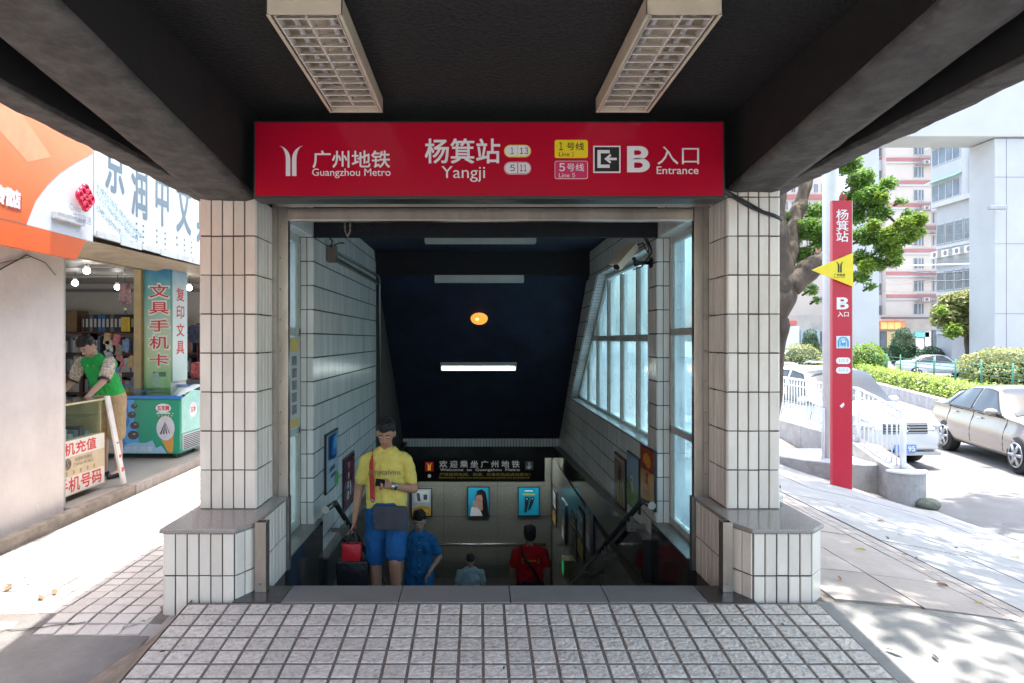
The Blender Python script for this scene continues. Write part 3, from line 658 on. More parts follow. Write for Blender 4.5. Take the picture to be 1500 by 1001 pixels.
# long window
def window(par,x,regs,fr_bars,pol,depth=.05,nm='window'):
    pass
def bars(par,x0,x1,segs,nm='frame_bar'):
    for (ya,za,yb,zb_,wd) in segs:
        d=V((0,yb-ya,zb_-za)); L=d.length; t=d/L; n=V((0,-t.z,t.y))*wd/2
        a,b=V((x0,ya,za)),V((x0,yb,zb_)); MB().prism([a-n,b-n,b+n,a+n],(x1-x0,0,0)).build(nm,PVC,par)
wn=thing('long_window','long slanting row of blue glass panes in the road side stair wall','window',(XW,8.8,.6))
TOPZ,BOTZ=2.46,.60
bars(wn,XW-.035,XW+.03,[(6.50,BOTZ,11.86,BOTZ,.06),(6.50,1.62,10.42,1.62,.07),(6.5,TOPZ,9.28,TOPZ,.06),(9.26,2.46,11.86,.61,.07),(6.515,.63,6.515,2.43,.05)])
ml=[6.66,7.49,8.33,9.17,10.01,10.85]
for y in ml:
    zt=min(2.43,2.46-(y-9.26)*.711) if y>9.26 else 2.43
    bars(wn,XW-.04,XW+.035,[(y,.63,y,zt-.03,.062)],'mullion')
    for dy in (-.045,.045): bars(wn,XW-.02,XW+.0,[(y+dy,.64,y+dy,zt-.06,.018)],'glazing_bead')
ed=[6.52]+ml+[11.86]
for i in range(len(ed)-1):
    for z0,z1 in ((.62,1.60),(1.64,2.44)):
        p=[(ed[i]+.02,z0),(ed[i+1]-.02,z0),(ed[i+1]-.02,z1),(ed[i]+.02,z1)]
        a,b=.711,1; p=clip(p,a,b,.711*9.26+2.46-.04)
        if len(p)>2: MB().prism([(XW-.003,u,v) for u,v in p],(.006,0,0)).build('pane',GLASS,wn)
# side lights beside the doorway
for s,x,y1,l in ((-1,-1.615,6.12,'tall blue side window on the shop side of the stairs'),(1,1.755,6.16,'tall blue side window on the road side of the stairs')):
    t=thing('side_window',l,'window',(x,5.6,-.05),'tall side windows behind the doorway')
    xa,xb=x-.025,x+.025
    sg_=[(5.17,-.02,y1-.01,-.02,.06),(5.17,2.49,y1-.01,2.49,.06),(5.19,0,5.19,2.47,.05),(y1-.025,0,y1-.025,2.47,.05),(5.17,1.67,y1-.01,1.67,.06),(5.17,.80,y1-.01,.80,.06)]
    bars(t,xa,xb,sg_)
    bars(t,xa+.012,xb-.012,[(y1-.075,0,y1-.075,2.47,.02)],'glazing_bead')
    for z0,z1 in ((.01,.77),(.83,1.64),(1.70,2.46)): box('pane',(x-.003,x+.003,5.2,y1-.04,z0,z1),GLASS,t)
# notice sheet on the left side light
t=thing('notice_sheet','yellow edged notice sheet with small grey photos in the shop side window','notice',(-1.58,5.8,.83))
box('sheet',(-1.586,-1.580,5.22,6.03,.84,1.62),M('notice_white',(.55,.55,.52),.5,var=.05),t)
box('header_band',(-1.580,-1.578,5.24,6.01,1.50,1.61),M('notice_yellow',(.7,.5,.12),.5),t); box('footer_band',(-1.580,-1.578,5.24,6.01,.85,.92),MATS['notice_yellow'],t)
for i in range(5):
    for j in range(3): box('photo',(-1.580,-1.5785,5.32+.24*j,5.32+.24*j+.15,.96+.105*i,1.04+.105*i),M('notice_grey',(.18,.18,.2),.5,var=.6,scale=30),t)
# dark polished stone piers with steel tops
for s,xa,xb,y1,l in ((-1,-1.64,-1.43,6.30,'polished dark stone parapet on the shop side at the head of the stairs'),(1,1.58,1.78,6.22,'polished dark stone parapet on the road side at the head of the stairs')):
    t=thing('stair_parapet',l,'parapet',((xa+xb)/2,5.7,-.5),'dark parapets at the head of the stairs')
    box('stone_face',(xa,xb,5.155,y1,-3.9,-.062),GLOSSD,t); box('steel_top',(xa,xb+(.004 if s<0 else 0),5.155,y1+.004,-.060,-.050),STEEL_D,t)
# ring beam of dark stone and steel trim
rb=thing('ring_beam','dark polished stone band running round the stairwell below the tiles','trim band',(0,9,-.6))
box('stone_band',(-1.48,-1.39,6.31,13.50,-.74,-.432),GLOSSD,rb); box('steel_trim',(-1.475,-1.382,6.31,13.5,-.430,-.410),STEEL_D,rb)
MB().prism([(1.51,6.23,-.62),(1.51,13.5,-.77),(1.51,13.5,-.52),(1.51,6.23,-.23)],(.11,0,0)).build('stone_band',GLOSSD,rb)
MB().prism([(1.502,6.23,-.228),(1.502,13.5,-.518),(1.502,13.5,-.498),(1.502,6.23,-.208)],(.11,0,0)).build('steel_trim',STEEL_D,rb)
box('end_band',(-1.48,1.62,13.5,13.75,-.735,-.525),M('brushed_end_band',(.09,.095,.095),.2,.5,var=.5,scale=1.2),rb)
mb=MB(); tile_region(mb,[(-1.48,-.52),(1.615,-.52),(1.615,-.345),(-1.48,-.345)],.059,.175,-1.48,-.52,lambda u,v:(u,13.495,v),(0,-1,0),gap=.008)
o=mb.build('end_tiles',TILE_IN,rb); stuff(o); box('end_core',(-1.48,1.62,13.496,13.7,-.52,-.34),GROUT,rb)
# lower walls of grey panels
def panels(par,u0,v0,nu,nv,pw,ph,to3,nrm):
    for i in range(nu):
        for j in range(nv):
            c=[(u0+i*pw+.004,v0+j*ph+.004),(u0+(i+1)*pw-.004,v0+j*ph+.004),(u0+(i+1)*pw-.004,v0+(j+1)*ph-.004),(u0+i*pw+.004,v0+(j+1)*ph-.004)]
            MB().prism([V(to3(*q)) for q in c],V(nrm)*.012).build('stone_panel',PANEL,par)
fw=struct(box('stairwell_end_wall',(-1.7,1.8,14.71,14.95,-4.1,-.5),GROUT)); panels(fw,-1.90,-4.15,3,6,1.16,.65,lambda u,v:(u,14.709,v),(0,-1,0))
lo=struct(box('lower_wall_left',(-1.75,-1.48,5.0,14.8,-4.1,-.75),GROUT)); panels(lo,6.32,-4.15,7,5,1.2,.65,lambda u,v:(-1.479,u,v),(1,0,0))
ro=struct(box('lower_wall_right',(1.612,1.9,5.0,14.8,-4.1,-.8),GROUT)); panels(ro,6.24,-4.15,7,5,1.2,.65,lambda u,v:(1.611,u,v),(-1,0,0))
struct(box('lower_ceiling',(-1.7,1.8,13.75,14.9,-.72,-.6),NAVY_D)); 
# ceiling of the stairwell
struct(box('stairwell_ceiling',(-1.7,1.87,5.4,10.12,2.872,3.1),NAVY))
struct(box('front_ceiling_beam',(XL,XR,6.125,6.185,2.522,2.871),NAVY_D)); struct(box('rear_ceiling_beam',(XL-.1,XR+.1,9.862,10.1,2.54,2.871),NAVY_D))
struct(MB().prism([(-1.7,10.08,2.53),(-1.7,13.52,-.345),(-1.7,13.9,-.345),(-1.7,10.1,3.1)],(3.57,0,0)).build('sloping_ceiling',NAVY))
struct(box('roof_slab',(-1.75,1.9,5.4,10.6,3.10,3.22),DARK))
TUBE=M('lit_tube',(.92,1,.98),.4,var=0,emis=2.6); 
TUBE2=M('fill_tube',(.95,1,.96),.4,var=0,emis=16)
def strip(label,c,rot,lit,L=1.3,W=.17,H=.07):
    t=thing('strip_light',label,'light fixture',c,'strip lights over the stairs')
    mt=Matrix.Translation(V(c))@rot
    m=MB(); m.m=mt; m.box(-L/2,L/2,-W/2,W/2,0,H*.35); m.add([(-L/2,-W/2,H*.35),(L/2,-W/2,H*.35),(L/2,-W*.33,H),(-L/2,-W*.33,H)],[(0,1,2,3)]); m.add([(-L/2,W/2,H*.35),(L/2,W/2,H*.35),(L/2,W*.33,H),(-L/2,W*.33,H)],[(3,2,1,0)])
    m.box(-L/2,-L/2+.012,-W/2,W/2,0,H); m.box(L/2-.012,L/2,-W/2,W/2,0,H); m.box(-L/2,L/2,-W/2-.004,-W/2,0,H); m.box(-L/2,L/2,W/2,W/2+.004,0,H)
    m.build('housing',M('white_enamel',(.45,.5,.48),.35,var=.08),t)
    for y in (-.05,.05):
        m=MB(); m.m=mt; m.tube([(-L/2+.03,y,H*.72),(L/2-.03,y,H*.72)],.011,8); m.build('tube',(TUBE2 if lit==2 else TUBE) if lit else WHITE,t,True)
    for k in range(14):
        m=MB(); m.m=mt; x=-L/2+L*(k+.5)/14; m.box(x-.001,x+.001,-W/2+.01,W/2-.01,H*.8,H); m.build('louvre_blade',LOUV,t)
down=Matrix.Rotation(math.pi,4,'X')
strip('unlit strip light on the flat ceiling behind the first beam',(.03,8.03,2.871),down,False,H=.135)
strip('unlit strip light just under the rear ceiling beam',(.02,10.02,2.54),down,False,H=.1)
slope=Matrix.Rotation(math.pi-math.atan2(2.858,3.42),4,'X')
sz=lambda Y:2.53-(Y-10.08)*(2.875/3.44)
strip('lit twin tube strip light low on the sloping navy ceiling',(.01,11.72,sz(11.72)),slope,True,H=.06)
for k,(x,y) in enumerate(((-.75,14.3),(.85,14.3))):  # out of view, added as fill to brighten the far wall
    strip('lit strip light under the low ceiling at the foot of the stairs, %s side'%['shop','road'][k],(x,y,-.721),down,2)
t=thing('round_ceiling_lamp','round glowing orange lamp on the sloping navy ceiling','lamp',(.02,10.79,sz(10.79)))
m=MB(); m.m=Matrix.Translation((.02,10.79,sz(10.79)))@slope; m.ell((0,0,.0),(.135,.135,.06),24,10); m.build('diffuser',M('orange_diffuser',(1,.30,.045),.4,var=0,emis=.28),t,True)
m=MB(); m.m=Matrix.Translation((.02,10.79,sz(10.79)))@slope; m.ell((-.03,.04,.035),(.035,.03,.03),12,8); m.build('bulb_glow',M('bulb_hot',(1,.62,.22),.4,var=0,emis=.7),t,True)
# conduit on the left wall
t=thing('conduit','grey conduit running along the shop side wall then down beside the slope','pipe',(XL+.03,8.3,2.4))
m=MB(); m.tube([(XL+.03,6.72,2.49),(XL+.03,9.9,2.53),(XL+.03,10.0,2.50),(XL+.03,10.03,2.4),(XL+.03,10.03,-.40)],.017,8); m.build('pipe',STEEL_D,t,True)
box('tray',(XL+.008,XL+.05,6.8,9.95,2.40,2.44),STEEL_D,t)
m=MB(); m.box(XL+.01,XL+.09,6.62,6.74,2.36,2.52); m.build('junction_box',M('aged_plastic',(.16,.13,.10),.6),t)
m=MB(); m.tube([(XL+.05,6.62,2.5),(XL+.09,6.5,2.54),(XL+.05,6.4,2.60),(XL+.02,6.45,2.75)],.008); m.tube([(XL+.06,6.66,2.52),(XL+.15,6.55,2.53),(XL+.2,6.5,2.52)],.007); m.build('wire',BLACKP,t,True)
# chain
t=thing('hanging_chain','short loop of metal chain hanging under the door head','chain',(-1.0,5.16,2.4))
pts=[at(505,325,5.2),at(505.5,338,5.2),at(509,347,5.2),at(512.5,340,5.2),at(513,325,5.2)]
pp=[]
for i in range(4):
    for q in range(4): pp.append(pts[i].lerp(pts[i+1],q/4))
pp.append(pts[4])
for i in range(len(pp)-1):
    a,b=pp[i],pp[i+1]; d=(b-a).normalized(); sd_=V((0,1,0)) if i%2 else d.cross(V((0,1,0))); c=(a+b)/2; L=(b-a).length*.72
    MB().tube([c+d*L*math.cos(k*math.pi/4)+sd_*.006*math.sin(k*math.pi/4) for k in range(9)],.0018,5,False).build('link',STEEL,t,True)
# cctv camera on right pier
t=thing('security_camera','pale security camera on a black arm beside the road side window','camera',(XR,6.33,2.3))
a=at(952,385,6.33); a.x=XR
m=MB(); m.tube([a,a-V((.02,0,0))],.05,14); m.build('wall_plate',BLACKP,t)
b=at(932,386,6.28); m=MB(); m.tube([a,b],.018); m.ell(b,.028); m.tube([b,b+V((-.03,-.02,.05))],.016); m.build('arm',BLACKP,t,True)
c0,c1=at(903,391,6.1),at(929,361,6.35); d=(c1-c0); L=d.length; rot=d.to_track_quat('Y','Z').to_matrix().to_4x4(); mt=Matrix.Translation(c0)@rot
m=MB(); m.m=mt; m.box(-.04,.04,0,L,-.04,.035,bev=.012); m.build('housing',CREAMP,t); m=MB(); m.m=mt; m.box(-.048,.048,-.03,L*.9,.037,.045,bev=.003); m.build('sun_shield',CREAMP,t)
m=MB(); m.m=mt; m.tube([(0,-.004,0),(0,.002,0)],.03,12); m.build('lens',BLACKP,t)
m=MB(); m.tube([c1,c1+V((.08,0,.03)),at(950,372,6.3),at(949,358,6.35),at(942,345,6.3)],.009); m.tube([b,b+V((-.03,0,-.06)),b+V((.05,0,-.03)),a+V((0,-.01,.1)),at(948,350,6.4)],.007); m.build('cable',BLACKP,t,True)
# handrails
RAIL=M('rail_steel',(.30,.31,.31),.25,.9,var=.2,dirt=.3); RAILD=M('dark_rail',(.04,.042,.045),.25,.5,var=.2)
def rail(label,x,pts,wallx):
    t=thing('handrail',label,'handrail',(x,6,0),'handrails down the stairs')
    P=[V((x,*p)) for p in pts]; MB().tube([P[0],P[1]],.026,14).build('level_rail',RAIL,t,True); MB().ell(P[1],.0262,14,10).build('elbow',RAIL,t,True)
    MB().tube([P[1],P[2]],.026,14).build('sloping_rail',RAILD,t,True); MB().tube([P[0]-V((0,.006,0)),P[0]],.032,18).build('end_cap',M('cap_steel',(.5,.5,.48),.4,.5),t)
    d=P[2]-P[1]
    for k in (.09,.36,.63,.9):
        q=P[1]+d*k; s=1 if wallx>x else -1
        b=MB(); b.tube([q+V((0,0,-.02)),q+V((0,0,-.10))],.012); b.box(min(q.x-.01*s,wallx),max(q.x-.01*s,wallx),q.y-.012,q.y+.012,q.z-.135,q.z-.095); b.box(q.x-.04,q.x+.04,q.y-.03,q.y+.03,q.z-.16,q.z-.075); b.build('bracket',STEEL_D,t)
        for u in (-.02,.02): MB().ell((q.x,q.y-.031,q.z-.115+u),.007,8,5).build('bolt',RAIL,t)
rail('steel handrail on the shop side of the stairs',-1.30,[(5.82,.15),(6.22,.114),(11.2,-2.72)],-1.43)
rail('steel handrail on the road side of the stairs',1.45,[(5.69,.217),(6.02,.18),(10.9,-2.35)],1.58)
t=thing('handrail','steel handrail across the far wall at the foot of the stairs','handrail',(0,14.6,-2.8)); MB().tube([(-1.4,14.6,-2.78),(1.45,14.6,-2.78)],.03,12).build('rail',RAIL,t,True)
for x in (-1,0,1): box('bracket',(x-.01,x+.01,14.6,14.7,-2.83,-2.79),STEEL_D,t)
# posters
POSF=M('poster_frame',(.03,.035,.05),.35,.4)
def poster(label,f,W,H,bgc,deco,cat='poster',group='framed posters in the stairwell',fm=None,name='framed_poster'):
    # f(u,v,e)-> world, u 0..W, v 0..H, e out from the wall
    p0=V(f(W/2,0,0)); t=thing(name,label,cat,p0,group)
    def rect(nm,u0,v0,u1,v1,e0,e1,m):
        a=[V(f(u,v,e0)) for u,v in ((u0,v0),(u1,v0),(u1,v1),(u0,v1))]; MB().prism(a,V(f(0,0,e1))-V(f(0,0,e0))).build(nm,m,t)
    rect('frame',0,0,W,H,.001,.022,fm or POSF); b=.02*max(W,H)+.008; iw,ih=W-2*b,H-2*b
    rect('print',b,b,W-b,H-b,.0222,.0235,M('print_%s'%('_'.join('%d'%(c*99) for c in bgc)),bgc,.2,var=.08,scale=3))
    k=0
    for d in deco:
        e=.0242+k*.0006; k+=1; m=M('ink_%s'%('_'.join('%d'%(c*99) for c in d[1])),d[1],.3,var=.15,scale=20)
        if d[0]=='r': 
            pts=[(d[2],d[3]),(d[4],d[3]),(d[4],d[5]),(d[2],d[5])]
        elif d[0]=='e': pts=[(d[2]+d[4]*math.cos(q*math.pi/10),d[3]+d[5]*math.sin(q*math.pi/10)) for q in range(20)]
        elif d[0]=='p': pts=d[2]
        if d[0]=='t':
            g=lambda u,v:V(f(b+u*iw,b+v*ih,e)); o=g(0,0); text(d[2],m,t,o,(g(1,0)-o),(g(0,1)-o),(d[3],d[4],d[5],d[6]),.01,.0,'lettering'); continue
        P=[V(f(b+u*iw,b+v*ih,e)) for u,v in pts]
        mesh('artwork',P,[tuple(range(len(P)))],m,t)
    return t
WH=(.8,.8,.8)
portrait=[('p',(.02,.015,.02),[(.45,.0),(.5,.35),(.35,.7),(.45,.9),(.65,.95),(.85,.85),(.95,.5),(1,0)]),('e',(.5,.28,.22),.55,.62,.17,.2),('p',(.5,.30,.25),[(.45,.5),(.7,.5),(.72,.2),(.35,.2)]),('p',(.75,.75,.78),[(.1,0),(.15,.3),(.35,.35),(.6,.2),(.7,0)]),('e',(.5,.3,.24),.32,.42,.1,.13),('p',(.02,.015,.02),[(.42,.72),(.55,.88),(.75,.8),(.72,.6),(.66,.75),(.5,.74)]),('e',(.45,.05,.06),.52,.545,.05,.02)]
razor=[('r',(.55,.5,.1),.2,.73,.8,.79),('r',(.7,.75,.8),.3,.86,.7,.91),('p',(.02,.02,.025),[(.28,.1),(.38,.1),(.5,.5),(.42,.62),(.3,.55)]),('p',(.02,.02,.025),[(.45,.18),(.56,.2),(.75,.5),(.68,.6),(.58,.55)]),('e',(.03,.03,.035),.4,.6,.13,.08),('e',(.03,.03,.035),.68,.6,.11,.07),('e',(.4,.42,.45),.4,.6,.05,.03),('e',(.4,.42,.45),.68,.6,.04,.025)]
news=[('r',(.5,.55,.6),.1,.5,.9,.95),('p',(.05,.06,.1),[(.3,.55),(.45,.55),(.4,.85),(.25,.85)]),('r',(.05,.06,.1),.6,.6,.8,.8),('p',(.5,.3,.05),[(0,0),(1,0),(1,.3),(.5,.4),(0,.25)]),('e',(.6,.4,.1),.7,.2,.15,.1)]
def fwall(px0,px1,py0,py1,Y=14.695):
    a,b=at(px0,py1,Y),at(px1,py0,Y); return (lambda u,v,e:(a.x+u,Y-e,a.z+v)),b.x-a.x,b.z-a.z
for lab,px,bg_,dc in (('poster with snapshots over an orange field, left on the far wall',(602,633,715,757),(.35,.4,.45),news),('poster of a dark haired woman on sky blue, middle of the far wall',(684.5,717,713,757),(.03,.35,.55),portrait),('sky blue poster of two black shavers, right on the far wall',(758.5,790.5,713,756),(.02,.38,.60),razor)):
    f,W,H=fwall(*px); poster(lab,f,W,H,bg_,dc)
def lwall(y0,z0,x=XL+.003): return lambda u,v,e:(x+e,y0+u,z0+v)
def rwall(y1,z0,x=XR-.003): return lambda u,v,e:(x-e,y1-u,z0+v)
poster('blue and white poster nearest the doorway on the shop side wall',lwall(6.53,.11),.56,.58,(.45,.62,.70),[('p',(.01,.05,.2),[(.1,.55),(.8,.5),(.85,.98),(.1,.98)]),('p',(.02,.2,.5),[(.4,.6),(.9,.55),(.7,.95),(.5,.9)]),('e',(.1,.5,.75),.7,.8,.15,.12),('r',(.1,.12,.25),.2,.32,.7,.4),('r',(.1,.12,.25),.3,.2,.8,.26),('e',(.1,.5,.15),.85,.1,.2,.12)])
poster('dark magenta poster with white writing further down the shop side wall',lwall(7.41,-.28),.61,.58,(.09,.008,.03),[('r',(.7,.6,.65),.27,.15,.42,.32),('r',(.7,.6,.65),.25,.37,.40,.52),('r',(.7,.6,.65),.30,.57,.44,.70),('r',(.4,.03,.12),.8,.05,.9,.95),('r',(.6,.5,.5),.5,.2,.6,.5),('e',(.5,.2,.3),.35,.85,.12,.08)])
poster('orange and red poster nearest the doorway on the road side wall',rwall(6.68,.045),.53,.55,(.62,.34,.09),[('r',(.45,.03,.01),0,.62,1,1),('e',(.75,.35,.03),.5,.78,.3,.14),('p',(.28,.02,.01),[(.0,.62),(.3,.72),(.6,.64),(1,.7),(1,.6),(0,.58)]),('r',(.25,.03,.02),.40,.47,.60,.56),('r',(.25,.03,.02),.40,.36,.60,.44),('r',(.3,.15,.05),.15,.2,.7,.22),('r',(.3,.15,.05),.15,.14,.8,.16)])
poster('blue sky and green meadow poster in the middle on the road side wall',rwall(7.30,-.13),.55,.55,(.28,.46,.62),[('p',(.08,.2,.03),[(0,0),(1,0),(1,.38),(.6,.5),(0,.42)]),('p',(.12,.3,.05),[(0,0),(1,0),(1,.2),(.5,.32),(0,.25)]),('e',(.6,.62,.62),.45,.5,.14,.1),('e',(.6,.62,.62),.55,.38,.1,.1),('e',(.05,.05,.06),.45,.52,.06,.04)])
poster('brown poster with yellow columns, furthest of three on the road side wall',rwall(7.96,-.25),.58,.55,(.25,.19,.15),[('p',(.03,.02,.02),[(.3,.5),(.5,.85),(.7,.8),(.65,.45)]),('p',(.5,.38,.06),[(.3,0),(.4,.5),(.5,.5),(.5,0)]),('p',(.5,.38,.06),[(.6,0),(.62,.5),(.72,.45),(.75,0)]),('r',(.4,.3,.2),0,.92,1,1)])
for i,(y1,z0,bg_,dc,lab) in enumerate(((9.98,-1.40,(.25,.38,.5),portrait,'poster of a woman on pale blue, nearest on the lower wall'),(10.82,-1.74,(.10,.08,.05),news,'brown poster second on the lower wall'),(11.6,-2.0,(.08,.08,.08),razor,'dim grey poster third on the lower wall'),(12.9,-2.1,(.2,.35,.5),portrait,'pale blue poster fourth on the lower wall'),(14.4,-2.2,(.06,.06,.08),news,'dark poster beside the far corner of the lower wall'))):
    poster(lab,rwall(y1,z0,1.597),.62,.72,bg_,dc)
t=thing('emergency_sign','small green emergency exit box on the lower wall','sign',(1.55,12.2,-2.3)); box('case',(1.50,1.597,11.9,12.2,-2.55,-2.25),M('case_yellow',(.25,.24,.1),.5),t); box('sign_face',(1.497,1.499,11.92,12.18,-2.5,-2.3),M('green_face',(.01,.3,.08),.4,emis=.1),t)
# welcome sign
wy=13.50; t=thing('welcome_sign','black welcome sign with white and yellow writing above the foot of the stairs','sign',(0,13.6,-1.25))
a=pb(588,670.5,798,706,wy); box('panel',(a[0],a[2],wy+.001,wy+.1,a[1],a[3]),M('sign_black',(.004,.004,.005),.3,var=0),t)
def wt(s,x0,y0,x1,y1,m,b=0): text(s,m,t,(0,wy-.001,0),(1,0,0),(0,0,1),pb(x0,y0,x1,y1,wy),b,.001)
DW=M('dim_white',(.5,.5,.5),.5,var=0,emis=.05); DY=M('dim_yellow',(.4,.3,.05),.5,var=0,emis=.03)
wt('欢 迎 乘 坐 广 州 地 铁',643.8,675,760.8,685.3,DW,.012); wt('Welcome  to  Guangzhou  Metro',644.7,686.5,761.3,691.3,DW,.01)
wt('严禁携带易燃、易爆、有毒危险品进站乘车！',643.8,693,776.7,697.6,DY); wt('Flammable, explosive and poisonous goods are prohibited',643,698.4,775,702.2,DY)
a=pb(622.5,677,635,690.8,wy); box('logo_panel',(a[0],a[2],wy-.003,wy+.0,a[1],a[3]),M('logo_red',(.3,.01,.01),.4,emis=.05),t); w_=a[2]-a[0]; metro_logo(t,M('logo_gold',(.7,.4,.05),.4,var=0,emis=.1),a[0]+.15*w_,a[1]+.02,a[2]-.15*w_,a[3]-.02,wy,.006,org=V((0,wy,0)))
a=pb(769,676,781,688.7,wy); box('arrow_panel',(a[0],a[2],wy-.003,wy,a[1],a[3]),M('arrow_grey',(.22,.25,.27),.5),t); cx=(a[0]+a[2])/2; q=a[3]-a[1]
MB().prism([(cx-.008,wy-.005,a[3]-.1*q),(cx-.008,wy-.005,a[1]+.3*q),(cx-.05,wy-.005,a[1]+.5*q),(cx-.05,wy-.005,a[1]+.38*q),(cx,wy-.005,a[1]+.1*q),(cx+.05,wy-.005,a[1]+.38*q),(cx+.05,wy-.005,a[1]+.5*q),(cx+.008,wy-.005,a[1]+.3*q),(cx+.008,wy-.005,a[3]-.1*q)],(0,.001,0)).build('arrow',DW,t)
a=pb(626,694,632,701,wy); MB().tube([((a[0]+a[2])/2,wy-.001,(a[1]+a[3])/2),((a[0]+a[2])/2,wy-.003,(a[1]+a[3])/2)],.035,16).build('round_symbol',DW,t)
# ---------------------------------------------------------------- people
SKIN=M('skin',(.36,.19,.12),.5,var=.08,scale=12); SKIN2=M('pale_skin',(.50,.32,.24),.5,var=.06); HAIR=M('black_hair',(.012,.010,.010),.5,var=.4,scale=60,bump=.8,bscale=90)
EYEW=M('eye_white',(.6,.58,.55),.3,var=0); EYEB=M('eye_dark',(.01,.008,.006),.2,var=0); LIP=M('lip',(.32,.10,.09),.4,var=0)
def hand(wr,d,wd,curl,s=1,side=1):
    # wrist, direction, thumb-side width axis, curl amount -> segments
    wr=V(wr); d=V(d).normalized(); wd=V(wd); wd=(wd-d*wd.dot(d)).normalized(); n=d.cross(wd)*side
    q=[]
    for o in (-.022,-.007,.008,.022): q.append((wr+d*.01+wd*o*.6,.016*s,wr+d*.075*s+wd*o*s,.0125*s))
    for o,l in ((-.027,.75),(-.009,.95),(.009,1.02),(.027,.93)):
        p=wr+d*.08*s+wd*o*s; l*=s
        d1=(d*math.cos(curl)+n*math.sin(curl)); d2=(d*math.cos(curl*2.1)+n*math.sin(curl*2.1)); d3=(d*math.cos(curl*2.9)+n*math.sin(curl*2.9))
        a=p+d1*.040*l; b=a+d2*.028*l; c=b+d3*.022*l
        q+=[(p,.0105*s,a,.0095*s),(a,.0095*s,b,.009*s),(b,.009*s,c,.008*s)]
    p=wr+d*.025*s+wd*.026*s; a=p+(d*.6+wd*.75+n*.25*(curl>0))*.040*s; b=a+(d*.95+wd*.2+n*.4*(curl>0))*.032*s
    q+=[(p,.014*s,a,.0115*s),(a,.0115*s,b,.0095*s)]
    return q
def person(label,loc,H,rz=0,skin=SKIN,lean=0,headrot=(0,0,0),arms=None,legs=None,build=1,female=False,longhair=False,shirt=None,shorts=None,shoes=None,sleeve=.55,hem=.86,group=None,shortlen=.52,hair=True,bodyvox=.009,face=True,hands=None):
    s=H/1.72; g=thing('person',label,'person',(0,0,0),group)
    LN=Matrix.Translation((0,0,.95))@Matrix.Rotation(lean,4,'X')@Matrix.Translation((0,0,-.95))
    up=lambda p:LN@V(p)
    HR=Matrix.Rotation(headrot[2],4,'Z')@Matrix.Rotation(headrot[0],4,'X')@Matrix.Rotation(headrot[1],4,'Y')
    hm=lambda p:LN@(V((0,.0,1.50))+(HR@(V(p)-V((0,0,1.50)))))
    hr3=(LN.to_3x3()@HR.to_3x3())
    sw=.185*(.9 if female else 1)*build
    A=arms or {}; L=legs or {}
    aj={}
    for k,sx in (('l',-1),('r',1)):
        sh=up((sx*(sw-.012),0,1.365)); 
        el,wr=A.get(k,(V((sx*(sw+.05),.02,1.10)),V((sx*(sw+.06),-.03,.86))))
        aj[k]=(sh,V(el),V(wr))
    lj={}
    for k,sx in (('l',-1),('r',1)):
        hp=V((sx*.085,0,.92)); kn,an=L.get(k,(V((sx*.09,-.01,.49)),V((sx*.09,.02,.08)))); lj[k]=(hp,V(kn),V(an))
    seg=[('e',hm((0,.005,1.62)),(.074,.092,.105),hr3),('e',hm((0,-.025,1.56)),(.056,.066,.062),hr3),(hm((0,-.03,1.53)),.035,hm((0,-.055,1.528)),.026),
         (hm((0,-.085,1.615)),.009,hm((0,-.102,1.585)),.015),('e',hm((-.076,.01,1.59)),(.010,.02,.03),hr3),('e',hm((.076,.01,1.59)),(.010,.02,.03),hr3),
         (up((0,.015,1.40)),.055,hm((0,.012,1.53)),.048)]
    body=[('e',up((0,0,1.27)),(.150*build,.095*build,.17),LN.to_3x3()),('e',up((0,0,1.08)),(.13*build,.085*build,.14),LN.to_3x3()),('e',up((0,.0,.96)),(.15*build,.10*build,.11),LN.to_3x3()),
          (up((-sw+.03,0,1.372)),.048,up((0,.01,1.40)),.058),(up((0,.01,1.40)),.058,up((sw-.03,0,1.372)),.048),(up((-.09,.01,1.39)),.04,up((0,.015,1.455)),.045),(up((0,.015,1.455)),.045,up((.09,.01,1.39)),.04)]
    seg+=body
    for k in 'lr':
        a,b,c=aj[k]; seg+=[(a,.050*build,a.lerp(b,.5),.043*build),(a.lerp(b,.5),.043*build,b,.036),(b,.037,b.lerp(c,.4),.034),(b.lerp(c,.4),.034,c,.024)]
        h=(hands or {}).get(k); d=(c-b).normalized(); sx=-1 if k=='l' else 1
        hd,wd,cu=h if h else (d,V((0,-1,0)) if abs(d.y)<.8 else V((-sx,0,0)),.35)
        seg+=hand(c,hd,wd,cu,.95,-sx)
        a,b,c=lj[k]; seg+=[(a,.085*build,a.lerp(b,.5),.068*build),(a.lerp(b,.5),.068*build,b,.052),(b,.052,b.lerp(c,.35)+V((0,.012,0)),.050),(b.lerp(c,.35)+V((0,.012,0)),.050,c,.034),(c,.036,c+V((0,.02,-.035)),.034),(c+V((0,-.02,-.03)),.034,c+V((0,-.13,-.05)),.026)]
    sc=Matrix.Scale(s,4)
    blob('body',seg,skin,g,bodyvox*s,4,sc)
    if face:
        for sx in (-1,1):
            m=MB(); m.ell(hm((sx*.030,-.083,1.612)),(.0125,.008,.0052),10,6,hr3); e=m; e.v=[sc@v for v in e.v]; o=e.build('eye',EYEW,g,True)
            m=MB(); m.ell(hm((sx*.030,-.0895,1.611)),(.0062,.004,.0052),8,6,hr3); m.v=[sc@v for v in m.v]; m.build('iris',EYEB,o,True)
            m=MB(); m.tube([hm((sx*.012,-.092,1.632)),hm((sx*.03,-.093,1.638)),hm((sx*.048,-.082,1.632))],[.003,.004,.002],6); m.v=[sc@v for v in m.v]; m.build('eyebrow',HAIR,g,True)
        m=MB(); m.ell(hm((0,-.084,1.553)),(.021,.009,.0065),10,6,hr3); m.v=[sc@v for v in m.v]; m.build('mouth',LIP,g,True)
